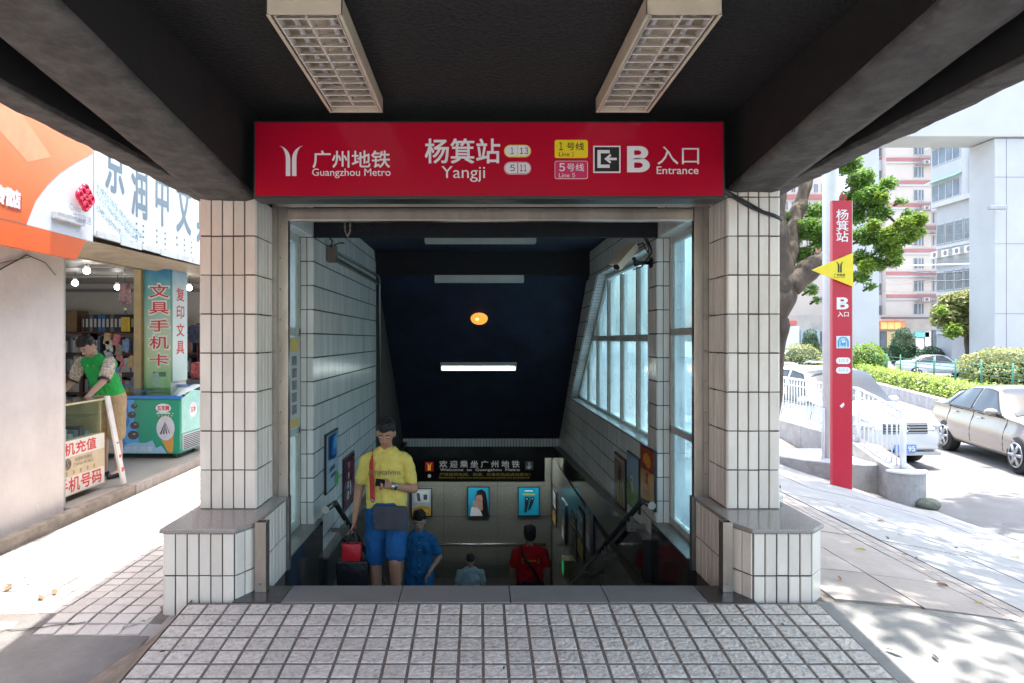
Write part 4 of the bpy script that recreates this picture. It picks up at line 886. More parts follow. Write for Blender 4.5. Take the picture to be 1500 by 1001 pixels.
    if hair:
        hs=[('e',hm((0,.022,1.648)),(.083,.092,.092),hr3),('e',hm((0,-.03,1.685)),(.068,.062,.045),hr3),('e',hm((0,.055,1.60)),(.074,.055,.075),hr3)]
        for q in range(14):
            a=q*2.4; hs.append((hm((.05*math.cos(a),.01+.05*math.sin(a),1.70)),.02,hm((.075*math.cos(a),.02+.08*math.sin(a),1.705+.012*math.sin(q*3))),.008))
        if longhair: hs+=[(hm((0,.08,1.62)),.06,hm((0,.085,1.50)),.05),(hm((-.065,.02,1.62)),.03,hm((-.072,.03,1.50)),.022),(hm((.065,.02,1.62)),.03,hm((.072,.03,1.50)),.022)]
        blob('hair',hs,HAIR,g,.008*s,2,sc)
    if shirt:
        t=[('e',up((0,0,1.25)),(.160*build,.115*build,.175),LN.to_3x3()),('e',up((0,0,1.08)),(.155*build,.108*build,.17),LN.to_3x3()),(up((-sw+.03,0,1.366)),.060,up((0,.0,1.395)),.078),(up((0,.0,1.395)),.078,up((sw-.03,0,1.366)),.060),(up((-.1,.003,1.380)),.062,up((-.03,.008,1.425)),.062),(up((.1,.003,1.380)),.062,up((.03,.008,1.425)),.062),
           (up((-.075,0,1.15)),.095*build,up((-.085,0,hem+.06)),.088*build,.95),(up((.075,0,1.15)),.095*build,up((.085,0,hem+.06)),.088*build,.95),(up((0,0,1.1)),.1*build,up((0,0,hem+.05)),.1*build),(up((0,.01,1.40)),.07,up((0,.012,1.44)),.060)]
        for k in 'lr':
            a,b,c=aj[k]; t+=[(a,.057*build,a.lerp(b,sleeve*.5),.056*build),(a.lerp(b,sleeve*.5),.056*build,a.lerp(b,sleeve),.061*build)]
        blob('shirt',t,shirt,g,.011*s,4,sc)
    if shorts:
        t=[('e',(0,0,.97),(.165*build,.118*build,.10))]
        for k in 'lr':
            a,b,c=lj[k]; f=(.92-shortlen)/(.92-.49) if shortlen>=.49 else 1
            t+=[(a,.100*build,a.lerp(b,.5),.092*build),(a.lerp(b,.5),.092*build,a.lerp(b,min(f,1)),.083*build)]
            if shortlen<.49: q=min(1,(.49-shortlen)/.4); t.append((b,.083*build,b.lerp(c,q),.07))
        blob('shorts' if shortlen>.3 else 'trousers',t,shorts,g,.011*s,4,sc)
    if shoes:
        for k in 'lr':
            a,b,c=lj[k]; blob('shoe',[(c+V((0,.03,-.045)),.037,c+V((0,-.06,-.045)),.036),(c+V((0,-.06,-.048)),.036,c+V((0,-.15,-.055)),.028)],shoes,g,.008*s,2,sc)
    g.location=loc; g.rotation_euler.z=rz
    g['s']=s; return g,s,aj,up,hm
def fabric(n,c,**k): return M(n,c,.9,var=.14,scale=9,bump=1.0,bscale=13,spec=.2,**k)
YS=fabric('yellow_cotton',(.62,.53,.13)); BLUES=fabric('blue_shorts_cloth',(.012,.085,.24)); DENIM=fabric('denim_blue',(.02,.14,.33)); REDS=fabric('red_cotton',(.42,.01,.015)); PALES=fabric('pale_mint_cotton',(.30,.42,.42))
GREENS=fabric('green_cotton',(.03,.36,.08)); KHAKI=fabric('khaki_cotton',(.42,.30,.17)); GREYC=fabric('grey_canvas',(.055,.06,.075)); NAVYT=fabric('dark_trousers',(.02,.022,.03)); SHOE=M('dark_shoe',(.02,.02,.022),.5)
def loc_of(px,Y,z): return V(((px-700)*Y/1000,Y,z))
# 1 man in yellow
Y=5.70; z=stair_z(5.70)
arms={'l':(V((-.235,.03,1.11)),V((-.265,-.02,.86))),'r':(V((.235,-.02,1.12)),V((.07,-.22,1.19)))}
legs={'l':(V((-.09,-.02,.49)),V((-.09,.03,.08))),'r':(V((.09,-.16,.56)),V((.09,-.05,.18)))}
g,s,aj,up,hm=person('man in a yellow t-shirt and blue shorts climbing the steps, looking at his phone',loc_of(566,Y,z),1.70,0,arms=arms,legs=legs,headrot=(.42,0,0),shirt=YS,shorts=BLUES,shoes=SHOE,build=.97,hem=.90,sleeve=.62,shortlen=.55,
  hands={'l':(V((0,0,-1)),V((0,-1,0)),.6),'r':(V((-.75,-.3,.15)),V((-.1,-.2,1)),.75)})
SC=Matrix.Scale(s,4)
def part(m,nm,mat,par,sm=True): m.v=[SC@v for v in m.v]; return m.build(nm,mat,par,sm)
TT=M('shirt_print',(.16,.15,.06),.6,var=0)
text('#mycalvins',TT,g,(0,0,0),(1,0,0),(0,0,1),(-.135*s,1.25*s,.135*s,1.305*s),.008,.132*s)
def carried(nm,lab,cat,off):
    o=thing(nm,lab,cat,(0,0,0)); o.location=g.location; return o
ph=carried('phone','dark phone held up by the man in yellow','phone',(0,0,0)); m=MB(); m.m=Matrix.Translation((-.005,-.285,1.225))@Matrix.Rotation(-.9,4,'X')@Matrix.Rotation(.2,4,'Z'); m.box(-.045,.03,-.012,.0,-.035,.035,bev=.004); part(m,'case',BLACKP,ph)
m=MB(); m.m=Matrix.Translation((-.005,-.285,1.225))@Matrix.Rotation(-.9,4,'X')@Matrix.Rotation(.2,4,'Z'); m.box(-.041,.026,.0005,.0015,-.031,.031); part(m,'screen',M('phone_screen',(.1,.13,.16),.1),ph)
wt_=carried('wrist_watch','silver wrist watch on the arm holding the phone','watch',0)
w0=V((.07,-.22,1.19)); d=(V((.235,-.02,1.12))-w0).normalized(); m=MB(); m.tube([w0+d*.015,w0+d*.04],.033,16,False); part(m,'strap',RAIL,wt_)
m=MB(); m.tube([w0+d*.027+V((-.005,-.03,.008)),w0+d*.027+V((-.006,-.042,.011))],.021,16); part(m,'dial',M('watch_face',(.6,.6,.6),.2,.6),wt_)
bg_=carried('shoulder_bag','grey canvas messenger bag on a red strap in front of the man in yellow','bag',0)
m=MB(); m.m=Matrix.Translation((.055,-.165,.925))@Matrix.Rotation(.04,4,'Y'); m.box(-.135,.135,-.03,.03,-.11,.09,bev=.02); part(m,'pouch',GREYC,bg_)
m=MB(); m.m=Matrix.Translation((.055,-.165,.925))@Matrix.Rotation(.04,4,'Y'); m.box(-.137,.137,-.038,-.029,-.045,.095,bev=.004); part(m,'flap',GREYC,bg_)
RSTRAP=M('red_strap',(.5,.02,.02),.6)
def strap(pts,w,m_,par,nm='strap',t=.004):
    vs=[];P=[V(p) for p in pts]
    for i,p in enumerate(P):
        tg=(P[min(i+1,len(P)-1)]-P[max(i-1,0)]).normalized(); out=V((p.x*.6,p.y,0)).normalized(); sd_=tg.cross(out).normalized()
        for a,b in ((-1,0),(1,0),(1,1),(-1,1)): vs.append(p+sd_*w/2*a+out*t*b)
    n=4;fs=[]
    for i in range(len(P)-1):
        for k in range(4): fs.append((i*n+k,(i+1)*n+k,(i+1)*n+(k+1)%4,i*n+(k+1)%4))
    m=MB(); m.add(vs,fs); part(m,nm,m_,par)
strap([(-.115,.06,1.40),(-.115,.0,1.432),(-.115,-.06,1.40),(-.11,-.10,1.34),(-.105,-.122,1.25),(-.10,-.122,1.15),(-.095,-.13,1.05)],.045,RSTRAP,bg_)
m=MB(); m.tube([(-.095,-.14,1.07),(-.09,-.15,1.04)],.012); part(m,'buckle',RAIL,bg_)
tb=carried('carrier_bag','black carrier bag with a red bag inside held low by the man in yellow','bag',0)
m=MB(); m.m=Matrix.Translation((-.27,-.06,.44)); m.box(-.13,.13,-.05,.05,-.22,.10,bev=.015); part(m,'black_bag',M('black_plastic_bag',(.012,.012,.014),.35,bump=.6,bscale=12),tb)
m=MB(); m.m=Matrix.Translation((-.275,-.06,.60)); m.box(-.085,.075,-.035,.035,-.10,.08,bev=.012); part(m,'red_bag',M('red_plastic_bag',(.45,.01,.02),.35,bump=.6,bscale=12),tb)
for dy in (-.03,.03): m=MB(); m.tube([(-.34,-.06+dy,.54),(-.285,-.06+dy*.5,.80),(-.265,-.06+dy*.5,.80),(-.20,-.06+dy,.54)],.006); part(m,'handle',BLACKP,tb)
# 2 woman in denim
g2,s2,*_=person('woman in a blue denim shirt dress climbing behind the man in yellow',loc_of(614,7.8,stair_z(7.8)),1.60,.1,SKIN2,arms={'r':(V((.25,.0,1.14)),V((.12,-.16,1.02))),'l':(V((-.22,0,1.12)),V((-.23,-.03,.88)))},legs={'r':(V((.09,-.14,.56)),V((.09,-.06,.18))),'l':(V((-.09,0,.49)),V((-.09,.03,.08)))},headrot=(.35,0,0),shirt=DENIM,shorts=DENIM,shoes=SHOE,hem=.72,shortlen=.45,female=True,longhair=False,build=.98,sleeve=.7)
SC=Matrix.Scale(s2,4)
for k in range(5): m=MB(); m.ell((.0,-.128-.004*(k==2),1.36-.09*k),.006,8,5); part(m,'button',YEL,g2)
for sx in (-1,1): m=MB(); m.add([(sx*.005,-.10,1.41),(sx*.07,-.085,1.44),(sx*.075,-.115,1.37),(sx*.02,-.128,1.33)],[(0,1,2,3)]); o=part(m,'collar',DENIM,g2,False)
m=MB(); m.m=Matrix.Translation((.085,-.125,1.27)); m.box(-.035,.035,-.004,.004,-.04,.04); part(m,'pocket',DENIM,g2)
# 3 boy
person('small child in a pale mint top looking down on the steps',loc_of(689,7.9,stair_z(7.9)),1.08,0,SKIN2,headrot=(.5,0,0),shirt=PALES,shorts=NAVYT,shoes=SHOE,bodyvox=.012,build=1.1)
# 4 man in red seen from behind
g4,s4,*_=person('man in a red t-shirt seen from behind with a dark strap across his back',loc_of(776,9.0,stair_z(9.0)),1.70,math.pi,SKIN,shirt=REDS,shorts=NAVYT,shoes=SHOE,build=1.05,shortlen=.2)
SC=Matrix.Scale(s4,4)
text('[ ▪▪▪▪▪ ]',M('yellow_print_dim',(.5,.3,.02),.6,var=0),g4,(0,0,0),(-1,0,0),(0,0,1),(-.11*s4,1.255*s4,.11*s4,1.32*s4),.02,.134*s4)
b4=thing('back_strap','dark shoulder strap crossing the red t-shirt','strap',(0,0,0)); 
strap([(.12,-.02,1.463),(.12,.09,1.42),(.06,.135,1.30),(-.02,.14,1.20),(-.10,.135,1.05),(-.15,.11,.95)],.035,BLACKP,b4)
b4.location=g4.location; b4.rotation_euler.z=math.pi
# 5 shop man in green, bent over the counter
g5,s5,*_=person('man in a green t-shirt and khaki shorts leaning over the shop counter',V((-4.30,7.98,.0)),1.74,-.25,SKIN2,lean=.50,headrot=(.25,0,.1),
  arms={'r':(V((.22,-.33,1.13)),V((.17,-.52,.955))),'l':(V((-.24,-.30,1.10)),V((-.20,-.50,.98)))},shirt=GREENS,shorts=KHAKI,shoes=SHOE,build=1.1,hem=.86,shortlen=.5,sleeve=.0,legs={'l':(V((-.10,0,.49)),V((-.10,.02,.08))),'r':(V((.10,-.01,.49)),V((.10,.02,.08)))})
SC=Matrix.Scale(s5,4); FLO=M('floral_sleeve',(.5,.42,.34),.8,var=.75,scale=45)
LN=Matrix.Translation((0,0,.95))@Matrix.Rotation(.50,4,'X')@Matrix.Translation((0,0,-.95))
for k,sx,el in (('l',-1,V((-.24,-.30,1.10))),('r',1,V((.22,-.33,1.13)))):
    a=LN@V((sx*.19,0,1.38)); b=a.lerp(el,.62); blob('sleeve',[(a,.064,b,.070)],FLO,g5,.010,3,SC)
    m=MB(); dd=(el-a).normalized(); m.tube([b+dd*.068,b+dd*.082],.066,16); part(m,'cuff_trim',BLACKP,g5)
SC=Matrix.Identity(4)
# ---------------------------------------------------------------- shop on the left
WALLM=M('stained_pink_plaster',(.70,.62,.57),.85,var=.07,scale=2.2,bump=.25,bscale=18,dirt=.45,dscale=1.4,dcol=(.50,.42,.38))
CREAMW=M('shop_cream_paint',(.55,.52,.46),.7,var=.08,dirt=.2); SOFC=M('aged_soffit',(.42,.34,.24),.6,var=.2,scale=3,dirt=.5,dscale=2,dcol=(.2,.14,.08),stretch=(3,1,3))
XW0=-3.94
shp=thing('shop_building','old pinkish plaster shop building with an open front left of the entrance','building',(-5,6,-.1))
box('street_wall',(-5.2,XW0,-3,6.5,-.3,3.9),WALLM,shp,.01)
box('wall_end',(-4.2,-3.945,6.505,6.53,0,2.4),M('pale_edge',(.5,.47,.42),.8),shp)
box('shop_floor',(-9.2,-3.82,6.51,12.9,-.3,-.004),M('shop_floor_tile',(.34,.31,.27),.35,var=.1,dirt=.4),shp)
fl=bpy.data.objects['shop_floor']
# step edge: rough part and tiled part
box('step_edge',(-3.86,-3.76,4.6,7.5,-.13,.006),RAWC,shp,.008)
for k in range(22): box('step_tile',(-3.815,-3.755,7.51+.095*k,7.51+.095*k+.089,-.10,.004),CONC_P,shp,.003)
MB().ell((-3.72,9.75,-.02),(.13,.16,.13),14,9).build('mortar_lump',RAWC,shp,True)
box('back_wall',(-9.2,-3.6,12.9,13.1,-.3,2.9),CREAMW,shp); box('side_wall',(-9.4,-9.2,6.5,13.1,-.3,2.9),CREAMW,shp)
box('inner_ceiling',(-9.2,-3.96,6.53,12.9,2.66,2.8),M('shop_ceiling',(.42,.40,.36),.5,var=.1),shp)
for y in (8.2,9.9,11.4): box('ceiling_batten',(-9.2,-4.4,y,y+.05,2.645,2.659),CREAMW,shp)
box('wall_coving',(-9.2,-4,12.84,12.899,2.5,2.56),M('coving_grey',(.2,.2,.19),.5),shp)
# facade header and soffit behind the signs
MB().add([(-3.52,-3,2.50),(-3.52,6.2,2.50),(-3.50,11.5,2.57),(-4.95,11.5,2.66),(-3.96,6.5,2.42),(-3.96,-3,2.42)],[(0,1,4,5),(1,2,3,4)]).build('soffit',SOFC,shp)
MB().prism([(-3.95,6.5,2.415),(-4.82,9.8,2.60),(-4.82,9.8,2.75),(-3.95,6.5,2.75)],(-.06,-.02,0)).build('opening_edge_trim',M('wooden_edge',(.38,.26,.13),.6,var=.25),shp)
box('upper_facade',(-9.3,-3.60,-3,12.9,2.82,4.2),CREAMW,shp)
# door post and sign column
box('door_post',(-4.90,-4.80,9.72,9.80,0,2.66),M('ochre_post',(.46,.34,.17),.5,var=.15),shp)
colm=thing('sign_column','square column carrying two vertical shop signs beside the ice cream freezer','column',(-4.6,10,0))
box('shaft',(-4.79,-4.405,9.81,10.31,0,2.66),CREAMW,colm)
def gradM(name,stops,axis=2,z0=0,z1=1):
    m=bpy.data.materials.new(name); m.use_nodes=True; n=m.node_tree.nodes; l=m.node_tree.links; b=n['Principled BSDF']; b.inputs['Roughness'].default_value=.35
    g=n.new('ShaderNodeNewGeometry'); sx=n.new('ShaderNodeSeparateXYZ'); l.new(g.outputs['Position'],sx.inputs[0]); mr=n.new('ShaderNodeMapRange'); mr.inputs[1].default_value=z0; mr.inputs[2].default_value=z1; l.new(sx.outputs[axis],mr.inputs[0])
    nz=n.new('ShaderNodeTexNoise'); nz.inputs['Scale'].default_value=5; nz.inputs['Detail'].default_value=6; l.new(g.outputs['Position'],nz.inputs['Vector']); ad=n.new('ShaderNodeMath'); ad.operation='MULTIPLY_ADD'; l.new(nz.outputs[0],ad.inputs[0]); ad.inputs[1].default_value=.25; l.new(mr.outputs[0],ad.inputs[2]); sb=n.new('ShaderNodeMath'); sb.operation='SUBTRACT'; l.new(ad.outputs[0],sb.inputs[0]); sb.inputs[1].default_value=.125
    r=n.new('ShaderNodeValToRGB'); l.new(sb.outputs[0],r.inputs[0]); e=r.color_ramp.elements
    while len(e)<len(stops): e.new(.5)
    for k,(p,c) in enumerate(stops): e[k].position=p; e[k].color=(*c,1)
    l.new(r.outputs[0],b.inputs['Base Color']); MATS[name]=m; return m
SGN=gradM('printed_landscape',[(0,(.16,.45,.14)),(.3,(.5,.65,.35)),(.55,(.45,.62,.5)),(.8,(.16,.48,.45)),(1,(.02,.22,.42))],2,.8,2.62)
SGN2=gradM('printed_pale',[(0,(.45,.62,.5)),(.4,(.62,.72,.66)),(.8,(.5,.66,.7)),(1,(.2,.42,.62))],2,.8,2.62)
REDT=M('red_lettering',(.62,.02,.015),.45,var=0); WHT=M('white_lettering',(.8,.8,.78),.45,var=0)
vs1=thing('vertical_sign','tall teal sign with stacked red characters facing the street','sign',(-4.6,9.8,1),'vertical signs on the shop column')
a=pb(211,395,250,575,9.79); box('panel',(a[0],a[2],9.782,9.808,a[1],a[3]),SGN,vs1)
for ch,(y0,y1) in zip('文具手机卡',((417,436),(443,460),(469,486),(493,511),(519,536))):
    for m_,e,b_,gx in ((WHT,.001,.05,1.5),(REDT,.002,.012,0)): text(ch,m_,vs1,(0,9.782,0),(1,0,0),(0,0,1),pb(219-gx,y0-gx,247+gx,y1+gx,9.78),b_,e)
a=pb(224,545,243,552,9.78); box('bottle_cap_print',(a[0],a[2],9.7785,9.7800,a[1],a[3]),M('bottle_green',(.01,.16,.06),.3),vs1)
MB().tube([at(233,556,9.781),at(233,556,9.776)],.11,18).build('bottle_print',M('bottle_pale',(.3,.5,.35),.3),vs1)
vs2=thing('vertical_sign','narrow pale sign with four red characters on the side of the column','sign',(-4.4,10,1),'vertical signs on the shop column')
box('panel',(-4.403,-4.385,9.81,10.30,1.0,2.60),SGN2,vs2)
for k,ch in enumerate('复印文具'): text(ch,REDT,vs2,(-4.384,0,0),(0,1,0),(0,0,1),(9.93,2.17-.26*k,10.19,2.36-.26*k),.015,.001)
# fascia signs above the shop
def wp(x): return lambda px:-x*1000/(700-px)
FX_=-3.50
ORM=gradM('orange_print',[(0,(.72,.12,.02)),(.35,(.80,.20,.05)),(.6,(.82,.26,.09)),(1,(.80,.17,.04))],2,2.4,3.9)
osn=thing('phone_shop_sign','large glossy orange and white phone shop sign above the pinkish wall','sign',(-3.55,5,2.4))
box('panel',(-3.56,FX_,-2,6.21,2.49,3.95),M('white_fascia',(.66,.68,.71),.35,var=.04),osn,.004)
# orange field ends in an arc on the right
cy,cz=4.15,2.05; arc=[(6.13,3.25),(5.92,3.13),(5.72,3.00),(5.55,2.86),(5.40,2.70),(5.29,2.495)]
p=[(-2,2.495),(-2,3.95),(7,3.95)][:2]+[(6.2,3.95),(6.2,3.29)]+arc
mesh('orange_field',[(-3.498,u,v) for u,v in p],[tuple(range(len(p)))[::-1]],ORM,osn)
p=[(-2,2.30),(5.95,2.30),(6.10,2.49),(-2,2.49)]; MB().prism([(-3.50,u,v) for u,v in p],(-.05,0,0)).build('orange_skirt',ORM,osn)
p=[(4.2,3.05),(4.6,2.95),(4.95,3.15),(5.3,2.98),(5.6,3.1),(5.2,3.35),(4.9,3.3),(4.6,3.5),(4.2,3.4)]; mesh('pale_motif',[(-3.4972,u,v) for u,v in p],[tuple(range(len(p)))[::-1]],M('pale_orange',(.82,.33,.15),.4),osn)
def ext_text(s,mat,par,org,ux,uz,bx,bold,depth,name='lettering'):
    for k in range(7): text(s,mat if k==6 else M('white_block_side',(.6,.58,.56),.5,var=0),par,org,ux,uz,bx,bold,.002+depth*k/6,name)
tx=lambda a,b,c,d:(3500/(700-a),1.6+(498-d)*3.5/(700-(a+c)/2)*1,3500/(700-c),1.6+(498-b)*3.5/(700-(a+c)/2))
WHP=M('glow_white_print',(.85,.82,.8),.4,var=0)
text('润中专营店',WHP,osn,(FX_,0,0),(0,1,0),(0,0,1),(4.80,2.60,5.21,2.73),.05,.006); text('润中专营店',M('orange_shadow',(.5,.06,.01),.5,var=0),osn,(FX_,0,0),(0,1,0),(0,0,1),(4.82,2.575,5.23,2.705),.05,.003)
LGR=M('grey_print',(.3,.3,.33),.5,var=0)
box('logo_tray',(-3.50,-3.46,5.60,6.02,2.60,2.66),M('tray_white',(.6,.6,.6),.4),osn,.004)
text('China\nunicom中国联通',LGR,osn,(-3.46,0,0),(0,1,0),(0,0,1),(5.62,2.62,6.10,2.76),0,.004)
KN=M('knot_red',(.66,.01,.05),.3,var=.03); m=MB()
for du,dv in ((0,.075),(0,-.075),(-.085,0),(.085,0),(-.043,.038),(.043,.038),(-.043,-.038),(.043,-.038),(0,0)):
    c=V((-3.45,6.0+du,2.85+dv)); r=.036 if (du,dv)!=(0,0) else .02
    m.tube([c+V((.0,r*math.cos(q*math.pi/6),r*math.sin(q*math.pi/6))) for q in range(13)],.017,8,False)
o=m.build('knot_logo',KN,osn,True); o['kind']='stuff'
wsn=thing('stationery_shop_sign','white stationery shop sign with large grey characters and teal speckles','sign',(-3.55,8,2.4))
box('panel',(-3.55,FX_,6.23,10.4,2.55,3.7),M('pale_fascia',(.66,.70,.72),.4,var=.05,dirt=.15),wsn,.004)
for k in range(9): box('lower_flap',(-3.49,-3.478,6.24+.42*k,6.24+.42*k+.405,2.535+random.uniform(-.012,.012),2.60),M('flap_white',(.6,.62,.62),.5,dirt=.5,dscale=6),wsn)
# characters reach up behind the canopy edge
GL=M('slate_lettering',(.15,.20,.235),.5,var=0)
for ch,y0,y1,z0,z1 in (('京',6.42,6.75,3.02,3.6),('润',6.90,7.22,2.87,3.47),('中',7.42,7.72,2.87,3.5),('文',7.93,8.32,2.87,3.5),('具',8.50,8.88,2.83,3.5)):
    text(ch,GL,wsn,(FX_,0,0),(0,1,0),(0,0,1),(y0,z0,y1,z1),.015,.002)
for k,(s_,y) in enumerate((('▪\n▪\n▪\n▪',6.98),('▪\n▪\n▪\n▪\n▪\n▪',7.12),('▪\n▪\n▪\n▪',7.42),('▪\n▪\n▪\n▪\n▪',7.62),('▪\n▪',7.92),('▪\n▪\n▪\n▪',8.12),('▪\n▪\n▪\n▪',8.32),('▪\n▪\n▪\n▪',8.62),('▪\n▪\n▪\n▪',8.86))):
    n_=s_.count('\n')+1; text(s_,GL,wsn,(FX_,0,0),(0,1,0),(0,0,1),(y,2.80-.052*n_,y+.035,2.80),.01,.002)
rnd=random.Random(5); m=MB()
for k in range(900):
    t_=rnd.random(); u=6.26+t_*.85; v=3.02-t_*.36-rnd.choice((0,.09,.2))+rnd.gauss(0,.022)
    q=rnd.uniform(.004,.010)
    if v>2.57: m.add([(-3.4985,u,v),(-3.4985,u+q,v),(-3.4985,u+q,v+q),(-3.4985,u,v+q)],[(0,1,2,3)])
stuff(m.build('teal_speckle',M('teal_print',(.12,.36,.40),.5,var=.3),wsn))
# wires on the wall
t=thing('wall_wires','thin wires sagging down the pinkish wall below the orange sign','cable',(-3.92,5.5,2.1))
MB().tube([(-3.93,4.9,1.98),(-3.93,5.3,2.06),(-3.93,5.6,2.17),(-3.93,5.95,2.34)],.006,6).build('wire',BLACKP,t,True); MB().tube([(-3.93,5.95,2.34),(-3.93,6.2,2.3),(-3.93,6.35,2.2)],.004,6).build('wire',BLACKP,t,True); MB().tube([(-3.93,4.9,2.22),(-3.93,5.5,2.2),(-3.93,6,2.33)],.003,6).build('wire',BLACKP,t,True)
# counter
WOODC=M('cream_counter_board',(.55,.44,.28),.6,var=.12); ct=thing('shop_counter','glass fronted cream shop counter with red hand painted characters','counter',(-4.3,6.9,0))
box('carcass',(-4.62,-4.06,6.54,7.36,.07,.60),WOODC,ct,.006); box('front_board',(-4.055,-4.03,6.54,7.37,.06,.60),M('faded_cream_board',(.60,.47,.30),.6,var=.1),ct)
box('back_board',(-4.62,-4.60,6.54,7.36,.6,.97),WOODC,ct); box('end_board',(-4.62,-4.06,7.33,7.36,.6,.97),M('ochre_board',(.58,.40,.17),.6),ct); box('glass_front',(-4.05,-4.044,6.54,7.33,.60,.95),CLEAR,ct); box('counter_top',(-4.64,-4.03,6.53,7.40,.972,.98),CLEAR,ct); box('top_rim',(-4.06,-4.03,6.53,7.40,.951,.971),WOODC,ct,.004)
box('shelf_divider',(-4.595,-4.07,6.54,7.325,.80,.806),CLEAR,ct)
for a,b in ((.44,.60),(.07,.245)): box('white_paper_band',(-4.0295,-4.027,6.54,7.36,a,b),M('paper_white',(.7,.66,.58),.6,var=.05),ct)
cz=lambda u0,v0,u1,v1:(u0,v0,u1,v1)
text('手机充值',REDT,ct,(-4.0265,0,0),(0,1,0),(0,0,1),(6.45,.46,7.20,.58),.02,.001); text('手机号码',REDT,ct,(-4.0265,0,0),(0,1,0),(0,0,1),(6.52,.09,7.30,.235),.02,.001)
BRN=M('brown_print',(.2,.15,.12),.6,var=0); text('中国移动通信\nCHINA MOBILE',BRN,ct,(-4.03,0,0),(0,1,0),(0,0,1),(6.80,.335,7.15,.42),.0,.002); text('▪  ▪  ▪  ▪  ▪  ▪',M('ochre_print',(.4,.27,.08),.6,var=0),ct,(-4.03,0,0),(0,1,0),(0,0,1),(6.55,.262,7.18,.30),.0,.002)
m=MB()
for r_ in (.05,.03): m.tube([(-4.026,6.70+r_*math.cos(q*math.pi/8),.375+r_*math.sin(q*math.pi/8)) for q in range(17)],.006,6,False)
m.tube([(-4.026,6.675,.35),(-4.026,6.70,.375),(-4.026,6.725,.40)],.006,6); stuff(m.build('round_logo',BRN,ct,True))
bd=thing('leaning_board','narrow white board with faint characters leaning against the counter end','board',(-4.0,7.4,0)); MB().prism([(-4.03,7.36,.99),(-4.03,7.44,.99),(-3.90,7.54,.02),(-3.90,7.46,.02)],(.02,.004,0)).build('board',M('board_white',(.66,.62,.58),.5),bd)
for k in range(6): text('▪',REDT if k>3 else BRN,bd,(-4.005+.021*k,0,0),(0,1,0),(0,0,1),(7.405+.014*k,.84-.14*k,7.445+.014*k,.90-.14*k),.01,.002)
pk=[(.06,.05,.05),(.25,.27,.3),(.5,.5,.5),(.4,.42,.45),(.12,.13,.15)]
for k in range(7):
    tag(box('phone_box',(-4.25-.03*(k%2),-4.13,6.58+.1*k,6.66+.1*k,.601,.64+.03*(k%3)),M('goods_%d'%(k%5),pk[k%5],.4,var=.2),None,.004),'small %s box in the glass counter, %s'%(['black','slate','white','grey','charcoal','black','slate'][k],['first from the wall','second from the wall','third from the wall','in the middle','just past the middle','last but one','beside the ochre end board'][k]),'box','boxes in the glass counter')
tag(box('card_rack',(-4.35,-4.12,6.56,6.78,.992,1.22),M('rack_white',(.62,.6,.58),.5,var=.3,scale=25),None,.004),'white card display box standing on the counter top','display box')
# freezer
fz=thing('ice_cream_freezer','green and blue chest freezer with an ice cream cone picture','freezer',(-4.5,9.6,0))
GRF=M('freezer_green',(.01,.30,.17),.3,var=.05); BLF=M('freezer_blue',(.02,.18,.48),.3,var=.05); 
box('cabinet',(-5.25,-4.02,9.21,10.02,.06,.80),GRF,fz,.012)
fp=lambda u,v,e=0:(-5.25+u*1.23,9.208-e,.07+v*.72)
FMAT={}
def fpoly(pts,col,e,nm='artwork'):
    k='_'.join('%d'%(c*99) for c in col); m=M('fz_'+k,col,.3,var=.1,scale=30); P=[V(fp(u,v,e)) for u,v in pts]; return mesh(nm,P,[tuple(range(len(P)))],m,fz)
fpoly([(0,.0),(.50,.0),(.56,.25),(.52,.6),(.40,1),(0,1)],(.03,.2,.5),.001); fpoly([(0,.0),(.33,.0),(.40,.5),(.38,.8),(.25,.84),(0,.84)],(.42,.36,.3),.002)
fpoly([(.42,1),(.50,1),(.50,.6),(.56,.2),(.45,.05),(.38,.3),(.45,.6)],(.08,.35,.7),.0025)
fpoly([(.36,0),(.86,0),(.80,.14),(.74,.10),(.70,.24),(.62,.19),(.5,.2),(.4,.16)],(.3,.5,.66),.003)
el=lambda x,y,a,b,n=20:[(x+a*math.cos(2*math.pi*k/n),y+b*math.sin(2*math.pi*k/n)) for k in range(n)]
for k,(x,y,r_) in enumerate(((.49,.34,.06),(.505,.52,.05),(.475,.72,.045),(.50,.88,.035))): fpoly(el(x,y,r_,r_*1.4),(.05,.035,.03),.0035+.0004*k,'chocolate_scoop'); fpoly(el(x+.01,y+.02,r_*.3,r_*.3),(.3,.22,.16),.006+.0003*k,'chocolate_highlight')
fpoly([(.80,.25),(.87,.02),(.91,-.0),(.93,.05),(.935,.42)],(.62,.30,.06),.0042,'cone'); fpoly(el(.845,.47,.10,.23),(.62,.60,.66),.0050,'cream')
for a_ in range(5): fpoly([(.84,.60),(.78+.033*a_,.36+.01*a_),(.80+.033*a_,.35)],(.10,.05,.04),.0058+.0003*a_,'sauce')
for k in range(14): fpoly(el(.77+.012*k,.70+.05*math.sin(k*2.1),.008,.012,6),(.75,.62,.3),.0075,'nut_piece')
fpoly(el(.82,.845,.085,.085),(.75,.75,.75),.0045,'badge'); text('五羊牌',REDT,fz,fp(0,0,.0055),(1,0,0),(0,0,1),(.755*1.23,.80*.72,.885*1.23,.89*.72),.03,0)
fpoly([(.74,.735),(.90,.735),(.89,.765),(.75,.765)],(.6,.65,.65),.004,'badge_ribbon')
text('欢乐共享',M('silver_print',(.55,.62,.68),.4,var=0),fz,fp(0,0,.007),(1,0,0),(0,0,1),(.40*1.23,.02*.72,.71*1.23,.13*.72),.03,0)
box('blue_rim',(-5.27,-4.0,9.19,9.25,.80,.845),BLF,fz,.006); box('blue_rim',(-5.27,-4.0,9.98,10.03,.90,.945),BLF,fz,.006)
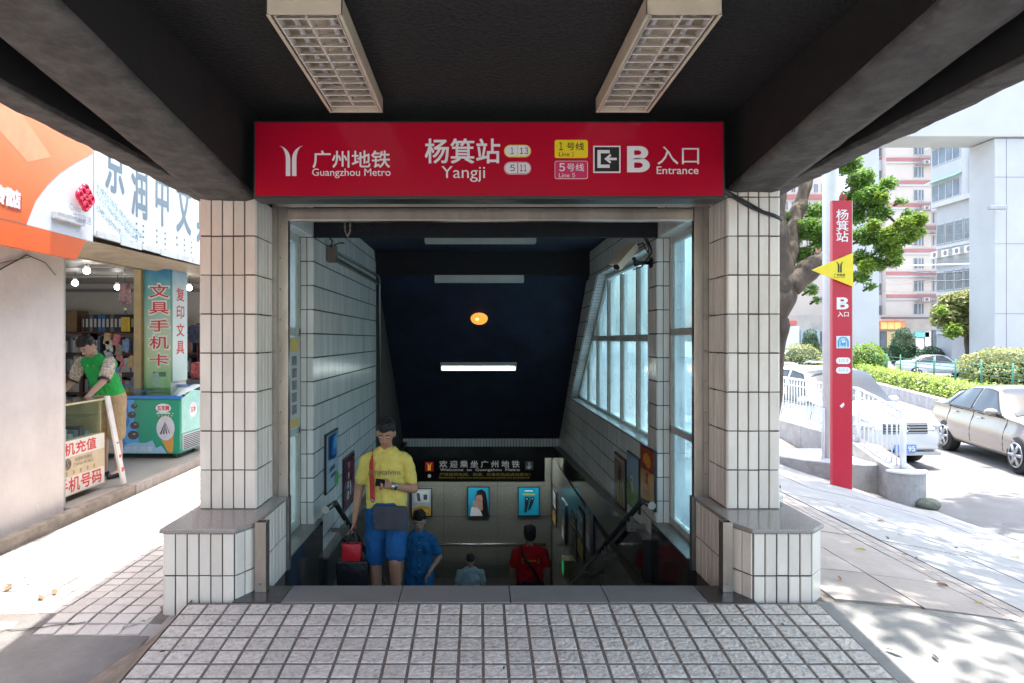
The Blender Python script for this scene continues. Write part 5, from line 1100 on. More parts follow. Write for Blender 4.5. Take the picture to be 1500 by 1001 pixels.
MB().prism([(-4.065,9.2,.845),(-4.065,10.03,.945),(-4.065,9.75,.965),(-4.065,9.42,.92)],(.05,0,0)).build('curved_end',M('freezer_white',(.62,.66,.66),.3),fz)
MB().prism([(-4.018,9.25,.33),(-4.018,9.98,.33),(-4.018,9.98,.86),(-4.018,9.6,.90),(-4.018,9.25,.80)],(.004,0,0)).build('end_print',M('freezer_mint',(.30,.62,.52),.35,var=.15),fz)
m=MB(); m.add([(-4.012,9.62+.13*math.cos(q*math.pi/10),.62+.11*math.sin(q*math.pi/10)) for q in range(20)],[tuple(range(20))]); m.build('end_badge',M('badge_white',(.7,.7,.7),.4),fz); text('五羊',REDT,fz,(-4.0105,0,0),(0,1,0),(0,0,1),(9.54,.585,9.70,.66),.03,0)
box('vent_panel',(-4.02,-4.010,9.28,9.95,.09,.31),M('vent_white',(.55,.58,.6),.4),fz)
for k in range(8): box('vent_slot',(-4.011,-4.006,9.30,9.93,.105+.025*k,.116+.025*k),BLACKP,fz)
MB().add([(-5.25,9.25,.84),(-4.07,9.25,.84),(-4.07,9.98,.94),(-5.25,9.98,.94)],[(0,1,2,3)]).build('glass_lid',CLEAR,fz)
box('lid_frame',(-4.68,-4.66,9.25,9.98,.88,.90),BLF,fz); box('inner_basket',(-5.2,-4.1,9.28,9.95,.70,.80),M('freezer_inside',(.3,.33,.36),.5,var=.5,scale=18),fz)
for x in (-5.15,-4.12): 
    for y in (9.3,9.9): MB().tube([(x-.015,y,.03),(x+.015,y,.03)],.03,12).build('castor',BLACKP,fz)
# shelves
SHW=M('dark_red_shelf',(.09,.02,.02),.5,var=.2); rk=thing('shelving','dark red wall shelves filled with stationery at the back of the shop','shelf',(-6,12.6,0))
for z in (.25,.62,.98,1.34,1.72): box('shelf_board',(-8.6,-4.35,12.4,12.88,z,z+.025),SHW,rk)
for x in (-8.6,-7.2,-6.05,-5.1,-4.35): box('upright',(x-.012,x+.012,12.41,12.88,0,2.06 if x<-6 else 1.9),SHW,rk)
rnd=random.Random(11)
# ring binders on the top shelf
k=0; x=-7.22; cols=[('black',(.02,.02,.025)),('black',(.02,.02,.025)),('grey',(.12,.13,.14)),('black',(.02,.02,.03)),('blue',(.03,.11,.32)),('blue',(.03,.12,.35)),('black',(.02,.02,.02)),('grey',(.1,.11,.13)),('black',(.02,.02,.02)),('navy',(.015,.03,.09)),('navy',(.015,.03,.1)),('black',(.02,.02,.02))]
while x<-6.2:
    n_,c=cols[k%12]; w_=.075
    t=thing('ring_binder','upright %s ring binder, %s from the cardboard box on the left'%(n_,['first','second','third','fourth','fifth','sixth','seventh','eighth','ninth','tenth','eleventh','twelfth','thirteenth','last'][min(k,13)]),'binder',(x+w_/2,12.45,1.745),'ring binders on the top shelf')
    box('cover',(x,x+w_-.006,12.42,12.68,1.747,2.04+.01*(k%3)),M('binder_'+n_,c,.5),t,.003); box('spine_label',(x+.015,x+w_-.021,12.417,12.4195,1.83,1.98),M('label_white',(.5,.5,.48),.6),t); x+=w_; k+=1
tag(box('cardboard_box',(-8.0,-7.3,12.42,12.8,1.747,2.13),M('cardboard',(.24,.15,.085),.8,var=.15),None,.006),'brown cardboard box on the top shelf left of the ring binders','box')
tag(box('cardboard_box',(-6.1,-5.5,12.42,12.8,1.747,2.02),MATS['cardboard'],None,.006),'brown cardboard box on the top shelf behind the yellow bag','box')
for z0,name,grp in ((1.367,'book','books on the second shelf'),(1.007,'folder','folders on the third shelf'),(.647,'folder','folders on the fourth shelf'),(.277,'folder','folders on the fifth shelf')):
    x=-8.5
    cset=[(.35,.35,.36),(.45,.43,.4),(.12,.15,.22),(.3,.1,.08),(.5,.5,.5),(.08,.09,.1),(.2,.25,.3)]
    while x<-4.45:
        w_=rnd.uniform(.03,.07); h=rnd.uniform(.2,.31); ci=rnd.randrange(7)
        if rnd.random()<.85 and all(abs(x+w_/2-u)>.045 for u in (-7.2,-6.05,-5.1)): 
            tag(box(name,(x,x+w_-.004,12.43+rnd.uniform(0,.03),12.7,z0,z0+h),M('book_%d'%ci,cset[ci],.6,var=.15,scale=20),None,.002),'upright %s %s on the %s'%(['grey','cream','slate blue','dark red','white','black','teal grey'][ci],name,grp.split(' on ')[1].replace('the ','') +' of the dark red shelving'),name,grp)
        x+=w_
t=thing('hanging_bag','yellow printed bag hanging in front of the top shelf','bag',(-6.5,12.2,1.7)); a=pb(178,465,190,486,12.3); box('bag_body',(a[0],a[2],12.28,12.32,a[1],a[3]),M('bag_yellow',(.65,.42,.02),.4,var=.25,scale=12),t,.01); MB().tube([(a[0]+.03,12.3,a[3]),((a[0]+a[2])/2,12.3,a[3]+.12),(a[2]-.03,12.3,a[3])],.006).build('handle',BLACKP,t)
t=thing('paper_lantern','pink floral paper cylinder hanging from the shop ceiling','lantern',(-5.4,10.5,2.4)); c=at(183,415,10.3); m=MB(); m.tube([at(183,446,10.3),c],.082,18); m.build('shade',M('pink_floral_paper',(.45,.28,.29),.7,var=.6,scale=22),t,True); MB().tube([c,(c.x,c.y,2.66)],.004).build('cord',BLACKP,t)
c=at(183,453,10.3); MB().ell(c,.02).build('tassel',WHT,t,True)
BULB=M('shop_bulb',(1,.98,.95),.4,var=0,emis=6)
for px,py,Y,l in ((127,397,9.4,'nearest bulb hanging under the shop ceiling'),(110,415,10.6,'bulb deeper in the shop behind the nearest one'),(172,421,11,'small bulb hanging left of the pink paper lantern'),(277,422,11,'bulb seen between the sign column and the pillar')):
    c=at(px,py,Y); t=thing('light_bulb',l,'light bulb',c,'bulbs in the shop'); MB().ell(c,.045,14,9).build('bulb',BULB,t,True); MB().tube([c+V((0,0,.04)),c+V((0,0,.075))],.03,10).build('holder',WHT,t); MB().tube([c+V((0,0,.07)),(c.x,c.y,2.66)],.004,5).build('cord',BLACKP,t)
# hanging packets by the door post
rnd=random.Random(21); cs=[(.4,.25,.08),(.5,.1,.12),(.1,.2,.45),(.5,.48,.42),(.2,.14,.08),(.35,.36,.38)]; nm_=['brown','red','blue','cream','dark brown','grey']
for k in range(13):
    px=150+rnd.uniform(0,42); py=495+k*5.5+rnd.uniform(-4,4); c=at(px,py,10.6); t=MB(); t.m=Matrix.Translation(c)@Matrix.Rotation(rnd.uniform(-.5,.5),4,'Y'); t.box(-.05,.05,-.012,.012,-.09,.09,bev=.005)
    tag(t.build('hanging_packet',M('packet_%d'%(k%6),cs[k%6],.35,var=.5,scale=25)),'%s packet, %s in the string of goods behind the man'%(nm_[k%6],['topmost','second from the top','third from the top','fourth from the top','fifth from the top','sixth from the top','in the middle','just below the middle','fifth from the bottom','fourth from the bottom','third from the bottom','second from the bottom','lowest'][k]),'packet','packets hanging inside the shop doorway')
# right side bits between column and pillar
tag(box('floral_bag',(-4.6,-4.2,10.9,11.1,.97,1.24),M('floral_cloth',(.5,.12,.12),.8,var=.9,scale=18),None,.05),'red floral cloth bag beside the white ledge right of the column','bag')
tag(box('grey_crate',(-4.62,-4.2,10.8,11.1,.72,.965),M('crate_grey',(.12,.125,.13),.5),None,.01),'grey crate below the red floral bag','crate'); tag(box('white_board',(-4.65,-3.95,10.5,10.54,.52,.70),M('ledge_white',(.6,.58,.55),.5),None,.005),'white board across the gap right of the sign column','board')
tag(box('folded_clothes',(-4.9,-4.2,11.5,11.8,1.55,1.85),M('denim_stack',(.05,.06,.1),.9,var=.8,scale=20),None,.06),'dark folded clothes on the shelf right of the sign column','clothes')
# ---------------------------------------------------------------- street furniture on the right
WPAINT=M('white_paint',(.72,.72,.73),.45,var=.05,dirt=.1,dscale=5,dcol=(.4,.38,.35)); CURBM=M('weathered_curb',(.36,.34,.33),.9,var=.2,scale=4,bump=.4,bscale=15,dirt=.6,dscale=3,dcol=(.15,.13,.12))
pc=thing('retaining_curb','weathered grey concrete curb with a rounded end carrying the white railing','curb',(6.4,12,-.5))
path=[(6.35,17.5,.0),(6.36,16,-.02),(6.38,14.5,-.05),(6.40,13.2,-.06),(6.40,12.0,-.08),(6.42,11.3,-.13),(6.42,10.75,-.26),(6.40,10.2,-.36)]
for i in range(len(path)-1):
    a,b=path[i],path[i+1]; w_=.16 if i<5 else .2; e=.004
    m=MB(); d=(V((b[0],b[1],0))-V((a[0],a[1],0))).normalized()*e
    m.add([(a[0]-w_,a[1]-d.y,-1),(a[0]+w_,a[1]-d.y,-1),(b[0]+w_,b[1]+e,-1),(b[0]-w_,b[1]+e,-1),(a[0]-w_,a[1]-e,a[2]),(a[0]+w_,a[1]-e,a[2]),(b[0]+w_,b[1]+e,b[2]),(b[0]-w_,b[1]+e,b[2])],[(0,3,2,1),(4,5,6,7),(0,1,5,4),(1,2,6,5),(2,3,7,6),(3,0,4,7)])
    m.v=[V(v) for v in m.v]; m.build('concrete_block',CURBM,pc)
pts=[(6.4+.27*math.sin(R(t))*(1),10.22-.24*math.cos(R(t))) for t in range(-90,91,15)]
MB().prism([(x,y,-1) for x,y in pts],(0,0,.63)).build('rounded_end',CURBM,pc); MB().prism([(6.4+(x-6.4)*1.1,10.22+(y-10.22)*1.1,-.37) for x,y in pts],(0,0,.03)).build('end_coping',WPAINT,pc)
rl=thing('white_railing','white painted metal railing with thin upright bars ending in a round post','railing',(6.4,12,0))
def topz(Y):
    P=[(10.28,.50),(10.9,.66),(11.5,.78),(17.5,.84)]
    for i in range(3):
        if Y<=P[i+1][0]: return P[i][1]+(P[i+1][1]-P[i][1])*(max(Y,P[i][0])-P[i][0])/(P[i+1][0]-P[i][0])
    return .84
def botz(Y):
    P=[(10.2,-.36),(10.75,-.26),(11.3,-.13),(12,-.08),(17.5,.0)]
    for i in range(4):
        if Y<=P[i+1][0]: return P[i][1]+(P[i+1][1]-P[i][1])*(max(Y,P[i][0])-P[i][0])/(P[i+1][0]-P[i][0])
    return 0
ys=[10.28,10.9,11.5,13,15,17.4]; MB().tube([(6.4,y,topz(y)) for y in ys],.022,8).build('top_rail',WPAINT,rl,True); MB().tube([(6.4,y,topz(y)-.13) for y in ys[:1]+ys[1:]],.014,8).build('second_rail',WPAINT,rl,True)
MB().tube([(6.4,11.45,botz(11.45)+.07),(6.4,13,botz(13)+.07),(6.4,17.4,botz(17)+.07)],.014,8).build('bottom_rail',WPAINT,rl,True)
MB().tube([(6.4,10.28,-.37),(6.4,10.28,.53)],.045,12).build('end_post',WPAINT,rl,True)
y=10.43; 
while y<17.4:
    MB().tube([(6.4,y,botz(y)),(6.4,y,topz(y))],.011,6).build('railing_bar',WPAINT,rl,True); y+=.125
MB().tube([(6.4,11.48,botz(11.48)),(6.4,11.48,topz(11.48))],.02,8).build('post',WPAINT,rl,True)
isl=thing('curved_curb','low curved concrete kerb round the foot of the white pole','kerb',(5.6,11,-.5)); pts=[(4.75,12.1),(4.95,11.5),(5.25,11.0),(5.6,10.72),(6.0,10.58),(6.22,10.6),(6.22,12.1)]
MB().prism([(x,y,-.95) for x,y in pts],(0,0,.60)).build('kerb_block',CURBM,isl); MB().prism([(x+.02,y+.03,-.36) for x,y in pts],(0,0,.025)).build('kerb_top',WPAINT,isl)
MB().ell((6.55,9.93,-.80),(.17,.13,.10),14,9).build('mossy_stone',M('mossy_stone',(.13,.14,.11),.9,var=.4,scale=10,bump=.8,bscale=20),isl,True)
wpole=thing('white_pole','tall white round pole standing behind the red pylon sign','pole',(5.68,11,-.4)); MB().tube([(5.68,11,-.36),(5.68,11,7.5)],.118,20).build('shaft',WPAINT,wpole,True)
MB().tube([(5.70,11,-.36),(5.70,11,-.30)],.19,20).build('base_flange',WPAINT,wpole,True)
for dx,z0,z1 in ((-.14,-.3,.5),(.15,-.33,.1)): MB().tube([(5.68+dx,10.95,z0),(5.68+dx,10.95,z1)],.03,8).build('conduit',WPAINT,wpole,True)
wp2=thing('white_pole','slimmer pale pole seen just right of the red pylon sign','pole',(8.2,15.3,-.8)); MB().tube([(8.25,15.4,-.88),(8.25,15.4,9)],.12,14).build('shaft',WPAINT,wp2,True)
# pylon sign
PY=10.1; RP=M('pylon_red',(.50,.010,.035),.35,var=.03,scale=3)
py_=thing('pylon_sign','narrow red upright station sign with a yellow triangle standing on the pavement','sign',((1236-700)*PY/1000,PY,-.6))
a=pb(1219.5,294,1248,716,PY); MB().add([(a[0],PY,a[1]+.01),(a[2],PY,a[1]-.03),(a[2],PY+.07,a[1]-.03),(a[0],PY+.07,a[1]+.01),(a[0],PY,a[3]),(a[2],PY,a[3]),(a[2],PY+.07,a[3]),(a[0],PY+.07,a[3])],[(0,3,2,1),(4,5,6,7),(0,1,5,4),(1,2,6,5),(2,3,7,6),(3,0,4,7)]).build('red_board',RP,py_)
box('edge_strip',(a[2],a[2]+.012,PY+.005,PY+.065,a[1],a[3]),STEEL,py_)
m=MB(); c=at(1234.5,289.5,PY+.03); m.tube([c+V((.04*math.cos(q*math.pi/8),0,.04*math.sin(q*math.pi/8))) for q in range(17)],.014,8,False); m.tube([c-V((0,0,.035)),c-V((0,0,.08))],.03,10); m.build('lifting_ring',RP,py_,True)
def py(s,x0,y0,x1,y1,m=WHITE,b=0,e=.002,Y=PY): text(s,m,py_,(0,Y,0),(1,0,0),(0,0,1),pb(x0,y0,x1,y1,Y),b,e)
for ch,y0 in zip('杨箕站',(307,323,339)): py(ch,1225,y0,1242.5,y0+15.5,b=.008)
tri=[at(1188.5,396,PY-.02),at(1248,371,PY-.02),at(1248,420.5,PY-.02)]; MB().prism(tri,(0,-.03,0)).build('yellow_triangle',M('triangle_yellow',(.80,.62,.02),.4,var=.04),py_)
a=pb(1223.5,383,1236.5,399.5,PY-.05); metro_logo(py_,BLACKP,a[0],a[1],a[2],a[3],PY,.003,org=V((0,PY-.05,0))); py('广州地铁',1221.5,401,1238,405.5,BLACKP,.01,.003,PY-.05); py('Guangzhou Metro',1221.5,405.9,1238,407.6,BLACKP,0,.003,PY-.05)
letter_B(py_,WHITE,(0,PY,0),pb(1225.5,436,1243,453.5,PY),.002); py('入口',1227,457,1243,464,b=.02)
a=pb(1225,492.5,1245,510.5,PY); box('train_panel',(a[0],a[2],PY-.004,PY-.0005,a[1],a[3]),M('train_panel_white',(.65,.72,.75),.4,var=0),py_)
BLP=M('train_blue',(.05,.35,.6),.4,var=0); cx=(a[0]+a[2])/2; cz=(a[1]+a[3])/2
m=MB(); m.tube([(cx-.07,PY-.006,cz-.07),(cx-.07,PY-.006,cz+.02),(cx-.045,PY-.006,cz+.06),(cx,PY-.006,cz+.072),(cx+.045,PY-.006,cz+.06),(cx+.07,PY-.006,cz+.02),(cx+.07,PY-.006,cz-.07)],.010,6); m.build('tunnel_arch',BLP,py_)
m=MB(); m.box(cx-.04,cx+.04,PY-.009,PY-.005,cz-.05,cz+.035); m.build('train_front',BLP,py_); box('train_window',(cx-.025,cx+.025,PY-.011,PY-.0095,cz-.005,cz+.025),WHITE,py_); m=MB(); m.tube([(cx-.03,PY-.01,cz-.075),(cx-.012,PY-.01,cz-.05)],.004,5); m.tube([(cx+.03,PY-.01,cz-.075),(cx+.012,PY-.01,cz-.05)],.004,5); m.build('train_track',BLP,py_)
for y0,s_ in ((524,'１|１３'),(538,'５|１１')):
    a=pb(1224.5,y0,1245.5,y0+9.5,PY); rrect(py_,'pill',WHITE,a[0],a[1],a[2],a[3],PY-.0005,(a[3]-a[1])/2-.0005,.003); py(s_,1228,y0+2.2,1242,y0+7.3,M('faint_grey_print',(.15,.17,.2),.5,var=0),0,.0045)
mesh('paper_scrap',[at(1230,595,PY-.003),at(1233,598,PY-.003),at(1237,594,PY-.003),at(1236,590,PY-.003),at(1233,592,PY-.003)],[(0,1,2,3,4)],WHITE,py_)
# ---------------------------------------------------------------- the street tree
BARK=M('grey_bark',(.095,.073,.057),.9,var=.35,scale=9,bump=1.0,bscale=22,dirt=.6,dscale=5,dcol=(.06,.045,.035),stretch=(1,1,.35))
LF=leafM('leaf_dark',(.075,.19,.035),(.26,.42,.08),.5); LFY=leafM('leaf_sunny',(.14,.27,.03),(.30,.40,.06)); LFT=leafM('leaf_topiary',(.025,.08,.04),(.05,.13,.06)); LFC=leafM('leaf_pale',(.22,.26,.09),(.36,.36,.15)); LFH=leafM('leaf_hedge',(.16,.28,.04),(.40,.46,.09))
tr=thing('street_tree','gnarled street tree with glossy green leaves behind the road side pillar','tree',(5.15,12,-.4))
def gn(path,rs,seed=0,sub=5):
    P=[V(p) for p in path]; Q=[];RR=[]
    for i in range(len(P)-1):
        for k in range(sub):
            t=k/sub; p=P[i].lerp(P[i+1],t); r=rs[i]+(rs[i+1]-rs[i])*t; p=p+V((noise.noise(p*3+V((seed,0,0))),noise.noise(p*3+V((0,seed,0))),0))*r*.5; Q.append(p); RR.append(r*(1+.18*noise.noise(p*5)))
    Q.append(P[-1]);RR.append(rs[-1]); return Q,RR
bl=[]
for px,py2,r,Y in ((1160,350,16,12.6),(1185,335,22,12.3),(1178,375,18,12.3),(1205,350,20,12.4),(1196,310,16,12.6),(1150,320,14,12.6),(1262,262,20,12.4),(1275,290,24,12.2),(1255,315,18,12.4),(1290,312,17,12),(1300,270,14,12.1),(1240,240,22,12.7),(1270,345,20,12),(1300,360,19,11.9),(1262,378,16,12),(1285,385,16,11.9),(1310,383,13,11.8),(1325,350,14,11.8),(1345,325,10,11.7),(1330,312,9,11.8),(1350,340,9,11.6),(1262,405,14,12),(1275,420,9,12),(1188,425,11,12.5),(1196,440,8,12.4),(1150,395,9,12.8),(1320,295,9,11.9),(1245,290,15,12.6)):
    c=at(px,py2,Y); q=r*Y/1000; bl.append((c,(q,q*1.1,q*.8)))
bl0=[(c,q[0]) for c,q in bl]
m=MB()
for path,rs,sd_ in (([(4.85,12,-.7),(4.9,12,.5),at(1122,500,12),at(1136,450,12),at(1152,425,12),at(1168,405,12)],[.36,.3,.27,.26,.25,.2],1),
  ([at(1145,440,12),at(1144,370,12),at(1139,320,12.1),at(1140,280,12.2),(5.2,12.3,6.5)],[.2,.17,.15,.12,.05],2),
  ([at(1158,420,12),at(1182,398,12),at(1208,380,12.1),at(1235,345,12.3),at(1250,300,12.6),at(1256,240,13)],[.2,.2,.17,.11,.09,.05],3),
  ([at(1163,330,12.5),at(1172,300,12.6),at(1186,255,12.8),(6.5,13,6.5)],[.10,.12,.11,.06],4),
  ([at(1150,400,12.05),at(1160,345,12.3),at(1172,300,12.6)],[.14,.12,.11],5),
  ([at(1235,345,12.3),at(1265,350,12),at(1300,345,11.8)],[.07,.05,.02],6),([at(1250,300,12.6),at(1275,290,12.2),at(1310,325,11.8)],[.06,.04,.02],7),([at(1136,450,12),at(1146,470,11.9),at(1143,510,11.9),(5.0,11.8,-.5)],[.1,.12,.1,.16],8)):
    Q,RR=gn(path,rs,sd_); m.tube(Q,RR,10)
rr=random.Random(2)
for c,r in bl0:
    for q in range(4):
        d=V((rr.gauss(0,1),rr.gauss(0,1),rr.gauss(.2,1))).normalized(); m.tube([c-V((r,0,r*.6))*1.2,c,c+d*r*1.15],[.022,.014,.004],5)
m.build('trunk',BARK,tr,True)
leaves('crown',bl,18000,.072,LF,tr,3,.5,.15)
bl2=[(at(px,py2,Y),(r*Y/1000,)*3) for px,py2,r,Y in ((1325,330,14,11.5),(1345,322,12,11.5),(1300,345,14,11.6),(1310,370,12,11.6),(1290,290,10,11.9),(1270,390,12,11.7),(1338,345,10,11.5),(1280,330,10,11.7))]
leaves('sunny_leaves',bl2,4200,.072,LFY,tr,4,.5,.2)
rnd=random.Random(9); hi=[(V((5.0+rnd.uniform(-1.6,1.4),12.6+rnd.uniform(-1.5,2.5),6.6+rnd.uniform(-1,2.2))),(.8,.8,.5)) for k in range(9)]
leaves('upper_crown',hi,3000,.16,LF,tr,6,.5,.1)
t9=thing('overhanging_tree','broad leafy tree above the road side pavement, its crown out of view over the canopy','tree',(6.9,4.0,-.8))
Q,RR=gn([(7.1,1.0,-.9),(7.0,1.2,2),(6.6,1.6,4.5),(5.8,3,7)],[.3,.24,.2,.1],12); MB().tube(Q,RR,10).build('trunk',BARK,t9,True)
hi=[(V((rnd.uniform(2.9,9.0),rnd.uniform(-3,10.6),6.65+rnd.uniform(0,1.6))),(.95,.95,.5)) for k in range(112)]
leaves('crown',hi,37000,.24,LF,t9,16,.5,.1)
# ---------------------------------------------------------------- median with hedges, bushes and fence
MO=V((13.7,17.1,0)); MD=V((.313,.95,0)); ME=V((.95,-.313,0))
def mp(s_,o,z): return MO+MD*s_+ME*o+V((0,0,z))
md=MB().prism([mp(-22,0.3,-1),mp(120,.3,-1),mp(120,5.4,-1),mp(-22,5.4,-1)],(0,0,.50)).build('median_bed',M('bed_soil',(.10,.12,.06),.95,var=.4,bump=.5)); struct(md)
kb=thing('median_kerb','long pale concrete kerb wall in front of the yellow green hedge','kerb',mp(8,.15,-.9))
for k in range(40): MB().prism([mp(-20+1.5*k+.01,0,-1),mp(-20+1.5*k+1.49,0,-1),mp(-20+1.5*k+1.49,.3,-1),mp(-20+1.5*k+.01,.3,-1)],(0,0,.57)).build('kerb_stone',CURBM,kb)
hd=thing('clipped_hedge','low yellow green clipped hedge along the median behind the bronze car','hedge',mp(8,.9,-.5))
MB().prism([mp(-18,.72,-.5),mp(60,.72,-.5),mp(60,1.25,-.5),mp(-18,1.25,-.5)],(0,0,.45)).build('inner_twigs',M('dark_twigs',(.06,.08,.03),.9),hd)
leaves('hedge_leaves',[(mp(-17+.55*k,.95+.08*math.sin(k*1.7),-.25+.05*math.sin(k*2.3)),(.5,.52,.50)) for k in range(125)],34000,.13,LFH,hd,8,.8,.6)
GRN=M('green_fence_paint',(.03,.15,.09),.5); fe=thing('green_fence','thin green metal fence along the median behind the hedge','fence',mp(8,2,0))
for z_ in (.35,.52,.70): MB().tube([mp(-18,1.7,z_),mp(70,1.7,z_)],.014,6).build('fence_rail',GRN,fe,True)
for k in range(34): MB().tube([mp(-18+2.6*k,1.7,-.5),mp(-18+2.6*k,1.7,.86)],.032,6).build('fence_post',GRN,fe,True)
def bush(px,py0,py1,Y,wpx,lab,mat,kind='ball',n=2600,lf=.16):
    zt=at(px,py0,Y).z; zb=at(px,py1,Y).z; r=wpx/2*Y/1000; c=V(((px-700)*Y/1000,Y,(zt+zb)/2)); h=(zt-zb)/2
    t=thing('clipped_bush' if kind=='ball' else 'topiary_tree',lab,'bush' if kind=='ball' else 'tree',(c.x,c.y,-.5),'clipped bushes on the median' if kind=='ball' else 'cone shaped trees on the median')
    MB().tube([(c.x,c.y,-.6),(c.x,c.y,c.z)],.08,8).build('stem',BARK,t,True)
    bl=[(c,(r,r,h))] if kind=='ball' else [(c-V((0,0,h*.25)),(r,r,h*.75)),(c+V((0,0,h*.3)),(r*.72,r*.72,h*.7))]
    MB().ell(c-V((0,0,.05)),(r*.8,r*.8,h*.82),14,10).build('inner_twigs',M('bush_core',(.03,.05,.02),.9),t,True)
    leaves('foliage',bl,n,lf,mat,t,int(px),.9,.82); return t
bush(1172,503,560,48,62,'pale round clipped bush behind the railing on the left',LFC); bush(1270,503,560,40,52,'yellow green round bush just right of the red pylon sign',LFY,n=3000)
bush(1478,510,575,30,125,'large pale speckled bush at the right edge behind the bronze car',LFC,n=7000,lf=.15)
bush(1289,507,530,58,26,'small dark round bush beside the pale viaduct column',LFT,n=1500); bush(1363,508,535,56,34,'low dark bush behind the roof of the silver car',LFT,n=1800); bush(1417,511,535,56,40,'low round green bush left of the tall right hand topiary',LFT,n=1800)
bush(1323,480,540,55,41,'dark green egg shaped topiary between column and shops',LFT,'cone',4200); bush(1480,470,540,50,56,'broad dark green topiary in front of the right viaduct column',LFT,'cone',5600); bush(1187,480,540,58,30,'slim dark green topiary between tree trunk and white pole',LFT,'cone',3200)
t2=thing('roadside_tree','bushy sunlit yellow green tree in front of the grey apartment block','tree',(32,46,-.9))
Q,RR=gn([(33,46,-.9),(33,46,2),(32.6,46,4)],[.25,.2,.1],3); MB().tube(Q,RR,8).build('trunk',BARK,t2,True)
leaves('crown',[(at(px,py2,46),(r*.046,r*.05,r*.038)) for px,py2,r in ((1385,460,20),(1400,445,22),(1420,440,20),(1440,432,18),(1452,450,20),(1430,465,24),(1405,475,22),(1450,480,16),(1375,470,12),(1460,425,14))],8000,.34,LFC,t2,5,.5,.4)
leaves('sunny_leaves',[(at(px,py2,45),(r*.046,)*3) for px,py2,r in ((1395,485,12),(1445,478,12),(1380,455,8),(1450,500,8))],900,.32,LFY,t2,6,.5,.3)
# ---------------------------------------------------------------- viaduct portal
VC=M('viaduct_concrete',(.40,.41,.415),.85,var=.06,scale=.5,dirt=.15,dscale=.4,dcol=(.3,.31,.315)); vd=thing('viaduct_portal','huge pale concrete viaduct portal spanning the far side of the road','viaduct',(29,42,-1))
a,b=at(1250,0,42).x,at(1288,0,42).x; box('column',(a,b,42,43.8,-1,14),VC,vd,.05)
a=at(1457,0,42).x; box('column',(a,a+2.6,42,44.2,-1,14),VC,vd,.05); box('cross_beam',(19,44,41.8,44.3,14.05,19.5),VC,vd,.05); box('column_joint',(a+.7,a+.73,41.99,42,-1,14),M('joint_grey',(.16,.165,.17),.9),vd); 
for z in (3.2,7.5,11.6): box('pour_line',(a,a+2.6,41.985,41.995,z,z+.02),MATS['joint_grey'],vd)
m=MB(); m.box(a+.2-1.0,a+.3,41.3,41.6,9.5,9.75,bev=.05); m.build('street_lamp_head',M('lamp_grey',(.3,.31,.32),.5),vd)
# ---------------------------------------------------------------- apartment buildings
CREAMB=M('cream_render',(.47,.42,.37),.85,var=.05,scale=.3,dirt=.15,dscale=.5,dcol=(.28,.25,.22)); PINKB=M('faded_red_band',(.34,.15,.14),.85,var=.1,scale=1); WINB=M('window_dark_glass',(.10,.125,.15),.15,var=.4,scale=.8); WINF=M('window_frame_white',(.40,.41,.42),.6); GREYB=M('pale_grey_render',(.35,.36,.365),.85,var=.06,scale=.4,dirt=.2,dscale=.6,dcol=(.19,.2,.21)); ACM=M('ac_white',(.6,.6,.58),.5); CAGE=M('rusty_cage',(.22,.18,.17),.8); GRS=M('green_awning',(.25,.5,.4),.6)
def win(par,x0,x1,z0,z1,Y,n=2,ax=0):
    f=(lambda u0,u1,e0,e1,a,b:(u0,u1,Y-e1,Y-e0,a,b)) if ax==0 else (lambda u0,u1,e0,e1,a,b:(Y-e1,Y-e0,u0,u1,a,b))
    o=box('window',f(x0,x1,.0,.06,z0,z1),WINF,par); w_=(x1-x0)/n
    for k in range(n): box('pane',f(x0+w_*k+.06,x0+w_*(k+1)-.06,.061,.075,z0+.07,z1-.07),WINB,o)
def acunit(par,x,z,Y,ax=0):
    o=box('air_conditioner',(x,x+.8,Y-.45,Y-.02,z,z+.55) if ax==0 else (Y-.45,Y-.02,x,x+.8,z,z+.55),ACM,par)
    c=V((x+.35,Y-.455,z+.28)) if ax==0 else V((Y-.455,x+.35,z+.28)); nn=V((0,-.01,0)) if ax==0 else V((-.01,0,0)); MB().tube([c,c+nn],.2,12).build('fan_grille',CAGE,o)
Y=90; ab=thing('apartment_building','tall cream apartment building with faded red bands and caged balconies','building',(60,90,-1)); X=lambda px:at(px,0,Y).x; Z=lambda py:at(0,py,Y).z
box('wall',(X(1298),X(1430),Y,Y+12,-1,32),CREAMB,ab); box('recessed_wall',(X(1286),X(1298),Y+1,Y+12,-1,32),PINKB,ab); box('lower_wing',(X(1120),X(1250),Y+4,Y+14,-1,11),CREAMB,ab)
